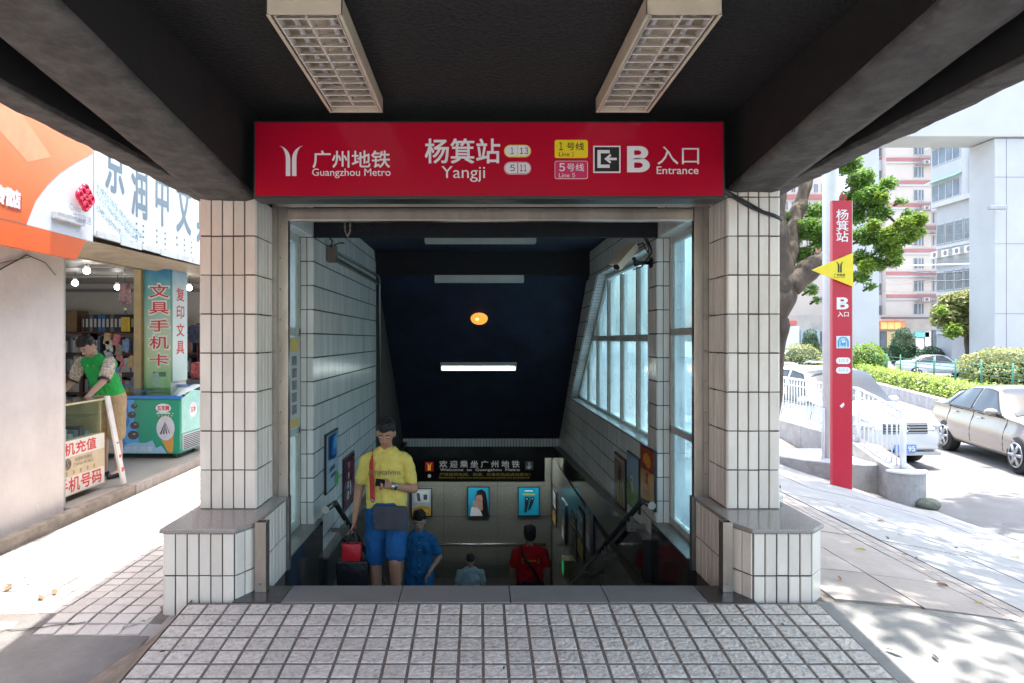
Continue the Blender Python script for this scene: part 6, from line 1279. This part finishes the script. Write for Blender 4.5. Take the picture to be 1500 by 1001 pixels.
for k in range(11):
    zc=Z(233)+3*(k-7.0)+ .0; 
    box('red_band',(X(1298),X(1430),Y-.18,Y-.002,zc-.35,zc+.12),PINKB,ab); box('white_band',(X(1298),X(1430),Y-.14,Y-.002,zc-.62,zc-.36),WINF,ab)
    if zc>29: continue
    for a,b,n in ((1338,1344,1),(1345,1353,2),(1365,1369,1),(1371,1377,2),(1379,1383,1)): win(ab,X(a),X(b),zc+.5,zc+1.95,Y,n)
    win(ab,X(1288),X(1297),zc+.5,zc+1.9,Y+1,2); box('white_panel',(X(1287),X(1298),Y+.9,Y+.998,zc-1.3,zc+.1),WINF,ab)
    for a,b in ((1338,1360),(1362,1384)):
        if (k+a)%3==0: continue
        bc=box('balcony_cage',(X(a),X(b),Y-.8,Y-.2,zc-.95,zc-.85),CAGE,ab); 
        for q in range(8): u=X(a)+(X(b)-X(a))*q/7; MB().tube([(u,Y-.8,zc-.9),(u,Y-.8,zc+.15)],.035,4).build('cage_bar',CAGE,bc)
        MB().tube([(X(a),Y-.8,zc+.15),(X(b),Y-.8,zc+.15)],.04,4).build('cage_bar',CAGE,bc); 
        if (k*7+a)%2: acunit(ab,X((a+b)/2),zc-.84,Y-.2)
box('roof_parapet',(X(1296),X(1431),Y-.4,Y+12,32,33),PINKB,ab)
# grey blocks nearer: face runs away from the camera
gb=thing('grey_apartment_block','pale grey apartment block with a long glazed podium behind the wires','building',(39,52,-1)); XG=38.0; ya,yb=XG*1000/(1466-700),XG*1000/(1372-700)
box('podium',(XG,XG+14,ya-9,yb,-1,12.5),GREYB,gb); box('parapet',(XG-.3,XG+14,ya-9,yb+.3,12.5,12.9),WINF,gb)
for z0,z1 in ((9.4,11.1),(5.6,7.2),(2.4,4.0)):
    box('sill_band',(XG-.12,XG-.002,ya-9,yb-.1,z0-.35,z0-.1),WINF,gb)
    n_=14; L=(yb-ya+8)/n_
    for k in range(n_): win(gb,ya-8+L*k+.06,ya-8+L*(k+1)-.06,z0,z1,XG,1,1)
for k in range(5): acunit(gb,ya+1+1.3*k,8.3,XG,1)
box('shadow_gap',(XG-.05,XG-.001,ya-9,yb,7.5,8.0),M('gap_grey',(.28,.29,.30),.9),gb)
ub=thing('white_apartment_tower','white apartment tower with green awnings and air conditioners above the grey podium','building',(42,56,12)); Y=56; X=lambda px:at(px,0,Y).x
box('tower_wall',(X(1424),X(1424)+12,Y,Y+4.6,12.91,34),CREAMB if 0 else M('white_render',(.38,.395,.40),.85,var=.05,scale=.4),ub); box('side_bay',(X(1424)-.6,X(1424)-.002,Y+.3,Y+4.2,12.91,34),MATS['white_render'],ub)
for k in range(5):
    z=13.4+3.1*k; win(ub,Y+.5,Y+4,z+.2,z+1.7,X(1424)-.6,4,1); MB().prism([(X(1424)-.62,Y+.3,z+2.1),(X(1424)-.62,Y+4.2,z+2.1),(X(1424)-1.2,Y+4.2,z+1.8),(X(1424)-1.2,Y+.3,z+1.8)],(0,0,.05)).build('awning',GRS if k==0 else WINF,ub)
    win(ub,X(1427),X(1433),z+.3,z+1.6,Y,1); win(ub,X(1435),X(1442),z+.0,z+1.9,Y,1); acunit(ub,X(1432),z-.7,Y); win(ub,X(1450),X(1456),z+.2,z+1.5,Y,2); box('balcony_slab',(X(1424),X(1424)+12,Y-.5,Y-.002,z-.95,z-.8),WINF,ub)
# shops along the far side
sh_=thing('far_shop_row','low row of shops with an orange signboard across the road','building',(60,80,-1)); Y=80; X=lambda px:at(px,0,Y).x; Z=lambda py:at(0,py,Y).z
box('shop_wall',(X(1140),X(1480),Y,Y+6,-1,Z(462)),M('dull_shop_wall',(.36,.34,.32),.9,var=.2,scale=.5),sh_); box('orange_signboard',(X(1287),X(1322),Y-.4,Y-.002,Z(483),Z(471)),M('orange_signboard',(.75,.25,.08),.5,var=.15,scale=2),sh_)
for k in range(3): text('▪',M('gold_lettering',(.8,.6,.2),.5,var=0),sh_,(0,Y-.41,0),(1,0,0),(0,0,1),pb(1291+10*k,473,1299+10*k,481.5,Y-.41),.02,.01)
for a,b,c,d,m_ in ((1289,1297,486,512,WINB),(1298,1310,486,512,M('shopfront_yellow',(.5,.4,.2),.6)),(1312,1321,486,512,WINB),(1339,1360,487,494,M('shop_sign_teal',(.15,.5,.48),.5)),(1340,1352,496,512,M('shop_white',(.6,.6,.6),.6)),(1354,1362,486,512,MATS['shop_white']),(1365,1385,484,512,WINB),(1145,1170,478,512,MATS['shop_white']),(1172,1200,484,512,M('shop_blue_grey',(.3,.36,.42),.6)),(1150,1166,470,476,M('shop_red',(.55,.12,.1),.6)),(1200,1246,486,512,WINB),(1205,1240,474,482,MATS['shop_red'])): box('shopfront_panel',(X(a),X(b),Y-.15,Y-.003,Z(d),Z(c)),m_,sh_)
box('awning',(X(1287),X(1375),Y-1.2,Y-.41,Z(468),Z(465)),M('dark_awning',(.12,.1,.1),.8),sh_)
far=thing('far_apartment_building','hazy cream and pink apartment building seen between the tree and white pole','building',(60,120,-1)); Y=120; X=lambda px:at(px,0,Y).x
box('wall',(X(1145),X(1285),Y,Y+10,-1,31),CREAMB,far)
for k in range(9):
    box('pink_band',(X(1145),X(1285),Y-.3,Y-.002,1.5+3.1*k,2.3+3.1*k),PINKB,far)
    for q in range(12): win(far,X(1148+11*q),X(1154+11*q),2.7+3.1*k,4.2+3.1*k,Y,2)
ks=thing('kiosk','small grey roadside kiosk with a white roof under the sunlit tree','kiosk',(31,44,-1)); Y=47; X=lambda px:at(px,0,Y).x; Z=lambda py:at(0,py,Y).z
m=MB(); m.box(X(1416),X(1458),Y+1.4,Y+1.5,-.9,Z(487)); m.box(X(1416),X(1419),Y,Y+1.4,-.9,Z(487)); m.box(X(1455),X(1458),Y,Y+1.4,-.9,Z(487)); m.build('kiosk_walls',M('kiosk_grey',(.33,.33,.34),.8),ks); box('kiosk_roof',(X(1414),X(1460),Y-.4,Y+1.6,Z(487),Z(482)),WINF,ks); box('kiosk_counter',(X(1425),X(1450),Y+.2,Y+.5,-.9,.1),M('kiosk_pink',(.4,.2,.18),.8),ks); box('blue_sign',(X(1432),X(1440),Y-.5,Y-.45,Z(482)+.02,Z(474)),M('kiosk_blue',(.1,.15,.6),.5),ks)
# overhead wires
for k,(p0,p1,c) in enumerate((((1250,392,60),(1510,384,44),'straight thick white'),((1330,398,60),(1510,376,44),'upper sagging black'),((1330,408,58),(1510,392,44),'lower sagging black'),((1372,330,56),(1510,290,44),'steep upper thin grey'),((1372,345,56),(1510,305,44),'steep lower thin grey'),((1280,415,70),(1470,392,50),'long pale grey'),((1280,425,70),(1470,410,50),'long faint lower grey'))):
    a,b=at(*p0),at(*p1); P=[a.lerp(b,q/12)-V((0,0,(0 if k==0 else .5)*4*(q/12)*(1-q/12))) for q in range(13)]
    tag(MB().tube(P,(.05,.045,.035,.015,.015,.015,.012)[k],5).build('overhead_wire',WPAINT if k==0 else M('wire_grey',(.15,.15,.16),.7),None,True),'%s overhead wire crossing in front of the apartment blocks'%c,'wire','overhead wires across the street')
    if k in (1,2):
        for q in range(2,12): MB().ell(P[q],(.12,.08,.06),8,5).build('wire_clamp',MATS['wire_grey'],bpy.data.objects['overhead_wire' if k==0 else 'overhead_wire.%03d'%k],True)
# fallen leaves
DL=[M('dry_leaf_%s'%n_,c,.7,var=.2) for n_,c in (('brown',(.22,.11,.05)),('dark',(.05,.035,.025)),('yellow',(.35,.30,.08)))]
spots=[(1165,790),(1200,745),(1230,742),(1325,815),(1342,820),(1260,808),(1290,765),(1400,805),(1420,812),(1320,786),(1360,840),(1250,700),(1380,860),(1440,800),(1490,818),(1310,958),(1370,966),(1433,887),(1290,720),(1300,790),(1470,770),(1230,850)]
def dleaf(c,sz,m_,lab,k):
    a=random.uniform(0,6.28); u=V((math.cos(a),math.sin(a),0)); v=V((-u.y,u.x,0)); P=[c-u*sz,c-u*.3*sz+v*.35*sz+V((0,0,sz*.25)),c+u*.5*sz+v*.25*sz+V((0,0,sz*.3)),c+u*sz+V((0,0,sz*.1)),c+u*.4*sz-v*.3*sz+V((0,0,.05*sz)),c-u*.4*sz-v*.3*sz]
    tag(mesh('fallen_leaf',P,[(0,1,2,3,4,5)],m_),lab,'leaf','fallen leaves on the ground')
for k,(px,py2) in enumerate(spots):
    # intersect the sight line with the pavement height
    z=-.3
    for _ in range(12): Y=(1.6-z)*1000/(py2-498); x=(px-700)*Y/1000; z=zR(x,Y)
    dleaf(V((x,Y,z+.012)),random.uniform(.025,.05),DL[k%3],'%s fallen leaf on the road side pavement'%['brown','dark','yellow'][k%3],k)
for k,(px,py2) in enumerate(((62,793),(80,872),(12,866),(240,893),(60,880))):
    z=-.1
    for _ in range(12): Y=(1.6-z)*1000/(py2-498); x=(px-700)*Y/1000; z=zL(x,Y)
    dleaf(V((x,Y,z+.02)),.05,DL[0],['brown leaf near the shop wall','brown leaf in the sunlit part of the left pavement','small brown leaf at the left edge','brown leaf by the ramp skirt','second brown leaf in the sun on the left'][k],k)
for k,(px,py2) in enumerate(((1146,917),(738,981),(1046,873),(238,957))):
    z=-.0
    for _ in range(12): Y=(1.6-z)*1000/(py2-498); x=(px-700)*Y/1000; z=zramp(Y) if Y<4.17 else 0
    dleaf(V((x,Y,z+.008)),.018,DL[k%2],['pale scrap on the ramp pavers below the road side pillar','dark fallen leaf in the middle of the ramp','scrap on the dark granite by the channel post','leaf on the shop side of the ramp'][k],k)
bt=thing('plastic_bottle','small clear plastic bottle standing on the ledge behind the road side pillar','bottle',(2.12,4.95,.432)); MB().tube([(2.115,4.8,.432),(2.115,4.8,.53),(2.115,4.8,.55),(2.115,4.8,.56)],[.028,.028,.012,.012],12).build('bottle',CLEAR,bt,True); MB().tube([(2.115,4.8,.56),(2.115,4.8,.575)],.014,10).build('cap',BLACKP,bt)
# ---------------------------------------------------------------- cars
TYRE=M('tyre_rubber',(.02,.02,.02),.8,var=.2); RIM=M('alloy_rim',(.45,.45,.46),.3,.8,var=.05); CGL=M('car_window',(.025,.03,.033),.05,var=0,spec=.6); CLAMP=M('headlamp_glass',(.6,.63,.66),.08,.3,var=.15,scale=12); PLATE=M('blue_plate',(.10,.26,.66),.4,var=0); CHR=M('chrome',(.6,.6,.6),.12,1,var=0); SEAM=M('panel_gap',(.03,.03,.03),.6,var=0)
def interp(K,x):
    if x<=K[0][0]: return K[0][1]
    for i in range(len(K)-1):
        if x<=K[i+1][0]:
            t=(x-K[i][0])/(K[i+1][0]-K[i][0]); t=t*t*(3-2*t) if len(K[i])<3 else t
            return K[i][1]+(K[i+1][1]-K[i][1])*t
    return K[-1][1]
def car(label,cat,loc,rz,paint,L,W,prof,wheels,wr,windows,front,detail,plate=None):
    """local frame: nose towards +x; prof: dict of key curves"""
    g=thing('parked_car' if detail>1 else 'passing_car',label,cat,(0,0,0))
    zb,zs,zr,hw,rw=[prof[k] for k in ('bottom','belt','roof','half','roofhalf')]
    def S(x,v,side):
        # v:0 sill .. 1 belt .. 2 roof edge .. 3 centre
        b,s_,r_,h,q=interp(zb,x),interp(zs,x),interp(zr,x),interp(hw,x),interp(rw,x)
        r_=max(r_,s_+.02)
        if v<=1:
            z=b+(s_-b)*v; y=h*(.93+.07*math.sin(math.pi*min(1,v*1.15+.05))) - (.035*h*max(0,v-.7)/.3)
            if v<.12: y-=.03*(1-v/.12)
        elif v<=2:
            t=v-1; z=s_+(r_-.05-s_)*t; y=h*.955*(1-t)+q*t; y+=.02*math.sin(math.pi*t)*h
        else:
            t=v-2; z=r_-.05+.05*math.sin(t*math.pi/2); y=q*math.cos(t*math.pi/2*.999) if t<1 else 0
        return V((x,side*y,z))
    xs=[-L/2+L*k/64 for k in range(65)]; vsn=[0,.06,.12,.25,.4,.55,.7,.85,.95,1,1.08,1.25,1.5,1.75,1.92,2,2.15,2.3,2.5,2.75,3]
    ring=[(v,-1) for v in vsn]+[(v,1) for v in vsn[-2::-1]]
    m=MB(); n=len(ring); vs=[S(x,v,s_) for x in xs for v,s_ in ring]; fs=[]
    for i in range(64):
        for k in range(n): fs.append((i*n+k,(i+1)*n+k,(i+1)*n+(k+1)%n,i*n+(k+1)%n))
    fs+=[tuple(range(n)),tuple(range(64*n,65*n))[::-1]]; m.add(vs,fs)
    body=m.build('body',paint,g,True)
    bm=bmesh.new(); bm.from_mesh(body.data); bmesh.ops.recalc_face_normals(bm,faces=bm.faces); bm.to_mesh(body.data); bm.free()
    for p in body.data.polygons: p.use_smooth=True
    c=MB()
    for x in wheels:
        for sd_ in (-1,1): c.tube([(x,sd_*(W/2+.1),wr),(x,sd_*(W/2-.28),wr)],wr*1.13,28)
    ct_=c.build('wheel_arch_cutter',BLACKP); bm=bmesh.new(); bm.from_mesh(ct_.data); bmesh.ops.recalc_face_normals(bm,faces=bm.faces); bm.to_mesh(ct_.data); bm.free()
    bo=body.modifiers.new('b','BOOLEAN'); bo.object=ct_; bo.operation='DIFFERENCE'; bo.solver='EXACT'; BAKE.append(body); TOOLS.append(ct_); ct_.hide_render=True
    def patch(nm,fn,mat,nu=10,nv=6,par=g,off=.006,solid=False):
        vs=[];fs=[]
        for j in range(nv+1):
            for i in range(nu+1): vs.append(fn(i/nu,j/nv))
        N=[]
        for j in range(nv+1):
            for i in range(nu+1):
                a=fn(min(1,i/nu+.02),j/nv)-fn(max(0,i/nu-.02),j/nv); b=fn(i/nu,min(1,j/nv+.02))-fn(i/nu,max(0,j/nv-.02)); q=a.cross(b); q=q.normalized() if q.length>1e-9 else V((0,0,1))
                cc=V((0,0,.6)); p=vs[j*(nu+1)+i]
                if q.dot(p-cc)<0: q=-q
                N.append(q)
        vs=[v+q*off for v,q in zip(vs,N)]
        for j in range(nv):
            for i in range(nu): a=j*(nu+1)+i; fs.append((a,a+1,a+nu+2,a+nu+1))
        return mesh(nm,vs,fs,mat,par,True)
    for sd_ in (-1,1):
        for (xa0,xa1,xb0,xb1) in windows:   # bottom edge xa0..xa1, top edge xb0..xb1
            fr_=patch('side_window_trim',lambda u,v:S((xa0-.03+(xa1-xa0+.06)*u)*(1-v)+(xb0-.02+(xb1-xb0+.04)*u)*v,1.03+.92*v,sd_),SEAM,8,5,g,.004)
            patch('side_window',lambda u,v:S((xa0+(xa1-xa0)*u)*(1-v)+(xb0+(xb1-xb0)*u)*v,1.07+.83*v,sd_),CGL,8,5,g,.009)
    (f0,f1),(r0,r1)=front['screen'],front['rear']
    def scr(x0,x1):
        def fn(u,v):
            x=x0+(x1-x0)*v; vv=abs(2*u-1); p=S(x,2.08+(1-vv)*.92,1 if u>.5 else -1)
            return p
        return fn
    patch('windscreen',scr(f0,f1),CGL,12,6,g,.012); patch('rear_screen',scr(r0,r1),CGL,12,6,g,.012)
    for x in wheels:
        for sd_ in (-1,1):
            y=sd_*(W/2-.02); wn_=MB(); wn_.tube([(x,y-sd_*.21,wr),(x,y-sd_*.19,wr),(x,y-sd_*.02,wr),(x,y,wr)],[wr*.93,wr,wr,wr*.93],32); w_=wn_.build('wheel',TYRE,g,True)
            rm=MB(); rm.tube([(x,y+sd_*.001,wr),(x,y+sd_*.006,wr)],wr*.66,28); rm.build('hub_face',M('rim_shadow',(.05,.05,.05),.6),w_)
            rm=MB(); rm.tube([(x+wr*.64*math.cos(q*math.pi/14),y+sd_*.012,wr+wr*.64*math.sin(q*math.pi/14)) for q in range(29)],wr*.045,6,False)
            for q in range(5 if detail<3 else 6):
                a=q*2*math.pi/(5 if detail<3 else 6); rm.tube([(x,y+sd_*.02,wr),(x+wr*.62*math.cos(a),y+sd_*.012,wr+wr*.62*math.sin(a))],[wr*.12,wr*.09],6)
            rm.ell((x,y+sd_*.02,wr),wr*.15,10,6); rm.build('rim',RIM,w_,True)
    if detail>1:
        for sd_ in (-1,1):
            mx=front['mirror']; p=S(mx,1.1,sd_); m=MB(); m.ell(p+V((-.02,sd_*.13,.06)),(.07,.12,.075),14,9); m.build('mirror',paint,g,True); m=MB(); m.tube([p,p+V((-.01,sd_*.06,.04))],.025,8); m.build('mirror_arm',SEAM,g,True)
            for hx in front['handles']: p=S(hx,.86,sd_); m=MB(); m.box(hx-.09,hx+.09,min(p.y,p.y+sd_*.035),max(p.y,p.y+sd_*.035),p.z-.012,p.z+.015,bev=.006); m.build('door_handle',CHR,g)
            for sx in front['seams']: MB().tube([S(sx-.02*(v<.3),v,sd_)+V((0,sd_*.001,0)) for v in (.14,.3,.5,.7,.9,1)],.005,5).build('door_seam',SEAM,g)
            MB().tube([S(x,.97,sd_)+V((0,sd_*.004,0)) for x in [front['seams'][0]-.1+.1*q for q in range(int((front['seams'][-1]-front['seams'][0]+.2)/.1))]],.007,5).build('belt_trim',CHR,g)
    return g,S,patch
def nose(g,S,L,zs_,W,grille,lamps,bar,plate,paint,txt=None):
    x=L/2
    a=grille; box('grille',(x-.03,x+.012,-a[0],a[0],a[1],a[2]),BLACKP,g,.01)
    for k in range(4): zz=a[1]+(a[2]-a[1])*(k+.5)/4; box('grille_bar',(x+.010,x+.03,-a[0]+.02,a[0]-.02,zz-.012,zz+.012),CHR,g,.004)
    MB().tube([(x+.035,.06*math.cos(q*math.pi/8),(a[1]+a[2])/2+.045*math.sin(q*math.pi/8)) for q in range(17)],.009,6,False).build('badge_ring',CHR,g,True)
    MB().tube([(x+.035,.0,(a[1]+a[2])/2-.045),(x+.035,0,(a[1]+a[2])/2+.02)],.009,6).build('badge_bar',CHR,g,True)
    for s_ in (-1,1):
        m=MB(); m.ell((x-lamps[0],s_*lamps[1],lamps[2]),(lamps[3],lamps[4],lamps[5]),16,10); o=m.build('headlight',CLAMP,g,True); m=MB(); m.ell((x-lamps[0]+lamps[3]*.75,s_*lamps[1]*.93,lamps[2]),(.05,.06,.05),12,8); m.build('lamp_bulb',CHR,o,True)
        m=MB(); m.tube([(x-.12,s_*W*.40,bar[0]),(x-.04,s_*W*.40,bar[0])],.055,14); o=m.build('fog_lamp',M('fog_recess',(.12,.12,.12),.4),g,True)
    box('lower_intake',(x-.05,x+.008,-bar[1],bar[1],bar[2],bar[3]),BLACKP,g,.01)
    box('number_plate',(x+.006,x+.020,-.22,.22,plate,plate+.14),PLATE,g,.003)
    if txt: text(txt,WHITE,g,(x+.0205,0,0),(0,1,0),(0,0,1),(.05,plate+.025,.19,plate+.115),.01,.001)
WPT=M('white_car_paint',(.62,.63,.64),.25,var=0,coat=1); BPT=M('bronze_car_paint',(.28,.235,.21),.28,.4,var=.04,coat=1); SPT=M('silver_car_paint',(.60,.62,.64),.3,.3,var=0,coat=1)
# white SUV
L=4.75;W=1.9
suv=dict(bottom=[(-2.4,.42),(-2.0,.30),(2.0,.30),(2.25,.34),(2.4,.42)],belt=[(-2.4,1.0),(-2.2,1.06),(.5,1.05),(1.0,1.08),(1.9,1.02),(2.28,.92),(2.375,.74)],roof=[(-2.4,1.02),(-2.3,1.25),(-2.05,1.68),(-1.4,1.79),(-.2,1.80),(.25,1.74),(1.15,1.14),(1.9,1.05),(2.28,.94),(2.4,.76)],half=[(-2.4,.78),(-2.1,.90),(-1,.95),(1.2,.95),(2.0,.90),(2.3,.78),(2.38,.66)],roofhalf=[(-2.4,.70),(-2,.70),(0,.70),(.4,.70),(1.15,.80),(2.0,.78),(2.38,.55)])
g,S_,pt=car('white suv facing the camera behind the white railing','car',(0,0,0),0,WPT,L,W,suv,(-1.42,1.42),.36,[(-1.98,-1.35,-1.85,-1.3),(-1.25,-.35,-1.2,-.30),(-.22,.82,-.18,.22)],dict(screen=(1.06,.30),rear=(-2.32,-2.1),mirror=.75,handles=(-1.05,-.05),seams=(-1.3,-.28,.82)),3)
nose(g,S_,L-.02,1,W,(.46,.66,.86),(.22,.66,.80,.22,.20,.10),(.46,.55,.44,.54),.33,WPT,'95')
box('lower_bumper_trim',(L/2-.2,L/2-.02,-.75,.75,.27,.33),M('bumper_silver',(.4,.4,.4),.4),g,.01)
for s_ in (-1,1): MB().tube([(-1.9,s_*.62,1.80),(-1.7,s_*.62,1.85),(-.3,s_*.62,1.86),(-.1,s_*.62,1.80)],.02,8).build('roof_rail',CHR,g,True)
g.scale=(1.02,1.0,1.05); g.location=(7.86,15.35,-.885); g.rotation_euler.z=-math.pi/2+.10
# bronze sedan
L=4.65;W=1.8
sed=dict(bottom=[(-2.33,.42),(-2.0,.26),(2.0,.24),(2.33,.32)],belt=[(-2.33,.86),(-2.1,.98),(-1.2,.97),(.5,.93),(1.2,.90),(1.9,.80),(2.25,.68),(2.33,.55)],roof=[(-2.33,.9),(-2.2,1.04),(-1.72,1.10),(-1.1,1.34),(-.55,1.455),(0,1.475),(.35,1.43),(1.12,1.0),(1.3,.95),(1.9,.83),(2.25,.70),(2.33,.57)],half=[(-2.33,.68),(-2.1,.82),(-1,.89),(1.2,.89),(1.9,.84),(2.2,.70),(2.33,.5)],roofhalf=[(-2.33,.6),(-1.7,.66),(-.8,.60),(.2,.60),(1.15,.72),(1.9,.66),(2.33,.4)])
g,S_,pt=car('dusty bronze sedan facing right, wheels turned along the road','car',(0,0,0),0,BPT,L,W,sed,(-1.35,1.35),.325,[(-1.55,-1.28,-1.0,-.98),(-1.2,-.32,-.92,-.28),(-.22,.88,-.20,.26)],dict(screen=(1.06,.36),rear=(-1.68,-1.0),mirror=.72,handles=(-.98,-.0),seams=(-1.25,-.27,.92)),3)
nose(g,S_,L-.02,1,W,(.35,.42,.58),(.30,.60,.66,.28,.20,.07),(.36,.5,.26,.36),.32,BPT)
g['label']='dusty bronze sedan at the right edge, in front of the yellow green hedge'
g.scale=(1.03,1.03,1.06); g.location=(11.13,13.85,-.885); g.rotation_euler.z=-math.pi/2-.19
# silver car far
L=4.6
g,S_,pt=car('silver white sedan passing on the far carriageway behind the hedge','car',(0,0,0),0,SPT,L,W,sed,(-1.35,1.35),.32,[(-1.55,-1.28,-1.0,-.98),(-1.2,-.32,-.92,-.28),(-.22,.88,-.20,.26)],dict(screen=(1.06,.36),rear=(-1.68,-1.0),mirror=.72,handles=(-.98,0),seams=(-1.25,-.27,.92)),2)
g['label']='silver white sedan passing on the far carriageway behind the hedge'; g.name='passing_car'
g.location=(30.9,46,-.86); g.rotation_euler.z=-.35
far_r=MB().prism([mp(-30,5.8,-.87),mp(120,5.8,-.87),mp(120,17,-.87),mp(-30,17,-.87)],(0,0,.004)).build('far_road',ROADM); struct(far_r)
for k,(px,Y,pt_,lab,rz) in enumerate(((1345,66,SPT,'pale blue grey car far off between the two topiaries',.1),(1372,70,WPT,'white car far off under the sunlit tree',.0),(1398,66,SPT,'silver car far off beside the kiosk',.2),(1160,68,WPT,'white car far off at the foot of the street tree',.1))):
    g,S_,pt=car(lab,'car',(0,0,0),0,pt_,4.6,1.8,sed,(-1.35,1.35),.32,[(-1.2,-.32,-.92,-.28),(-.22,.88,-.20,.26)],dict(screen=(1.06,.36),rear=(-1.68,-1.0),mirror=.72,handles=(),seams=(-1.25,.92)),1)
    g.name='distant_car'; tag(g,lab,'car','distant cars across the road'); g.location=((px-700)*Y/1000,Y,-.88); g.rotation_euler.z=rz
# cyclist far away
g6,s6,*_=person('person in a dark red top beside the distant silver car',V((690*.062-.0,62,-.88)),1.65,.3,SKIN,shirt=fabric('dark_red_cotton',(.35,.03,.05)),shorts=NAVYT,shoes=SHOE,bodyvox=.03,face=False)
g7,s7,*_=person('person in orange sitting in the shade of the kiosk',V(((1434-700)*.0478,47.8,-.88)),1.6,.3,SKIN,shirt=fabric('orange_cotton',(.5,.16,.08)),shorts=NAVYT,shoes=SHOE,bodyvox=.03,face=False)
g7['label']='person in an orange top standing in the shade of the kiosk'
finish_bakes(); finish_texts()
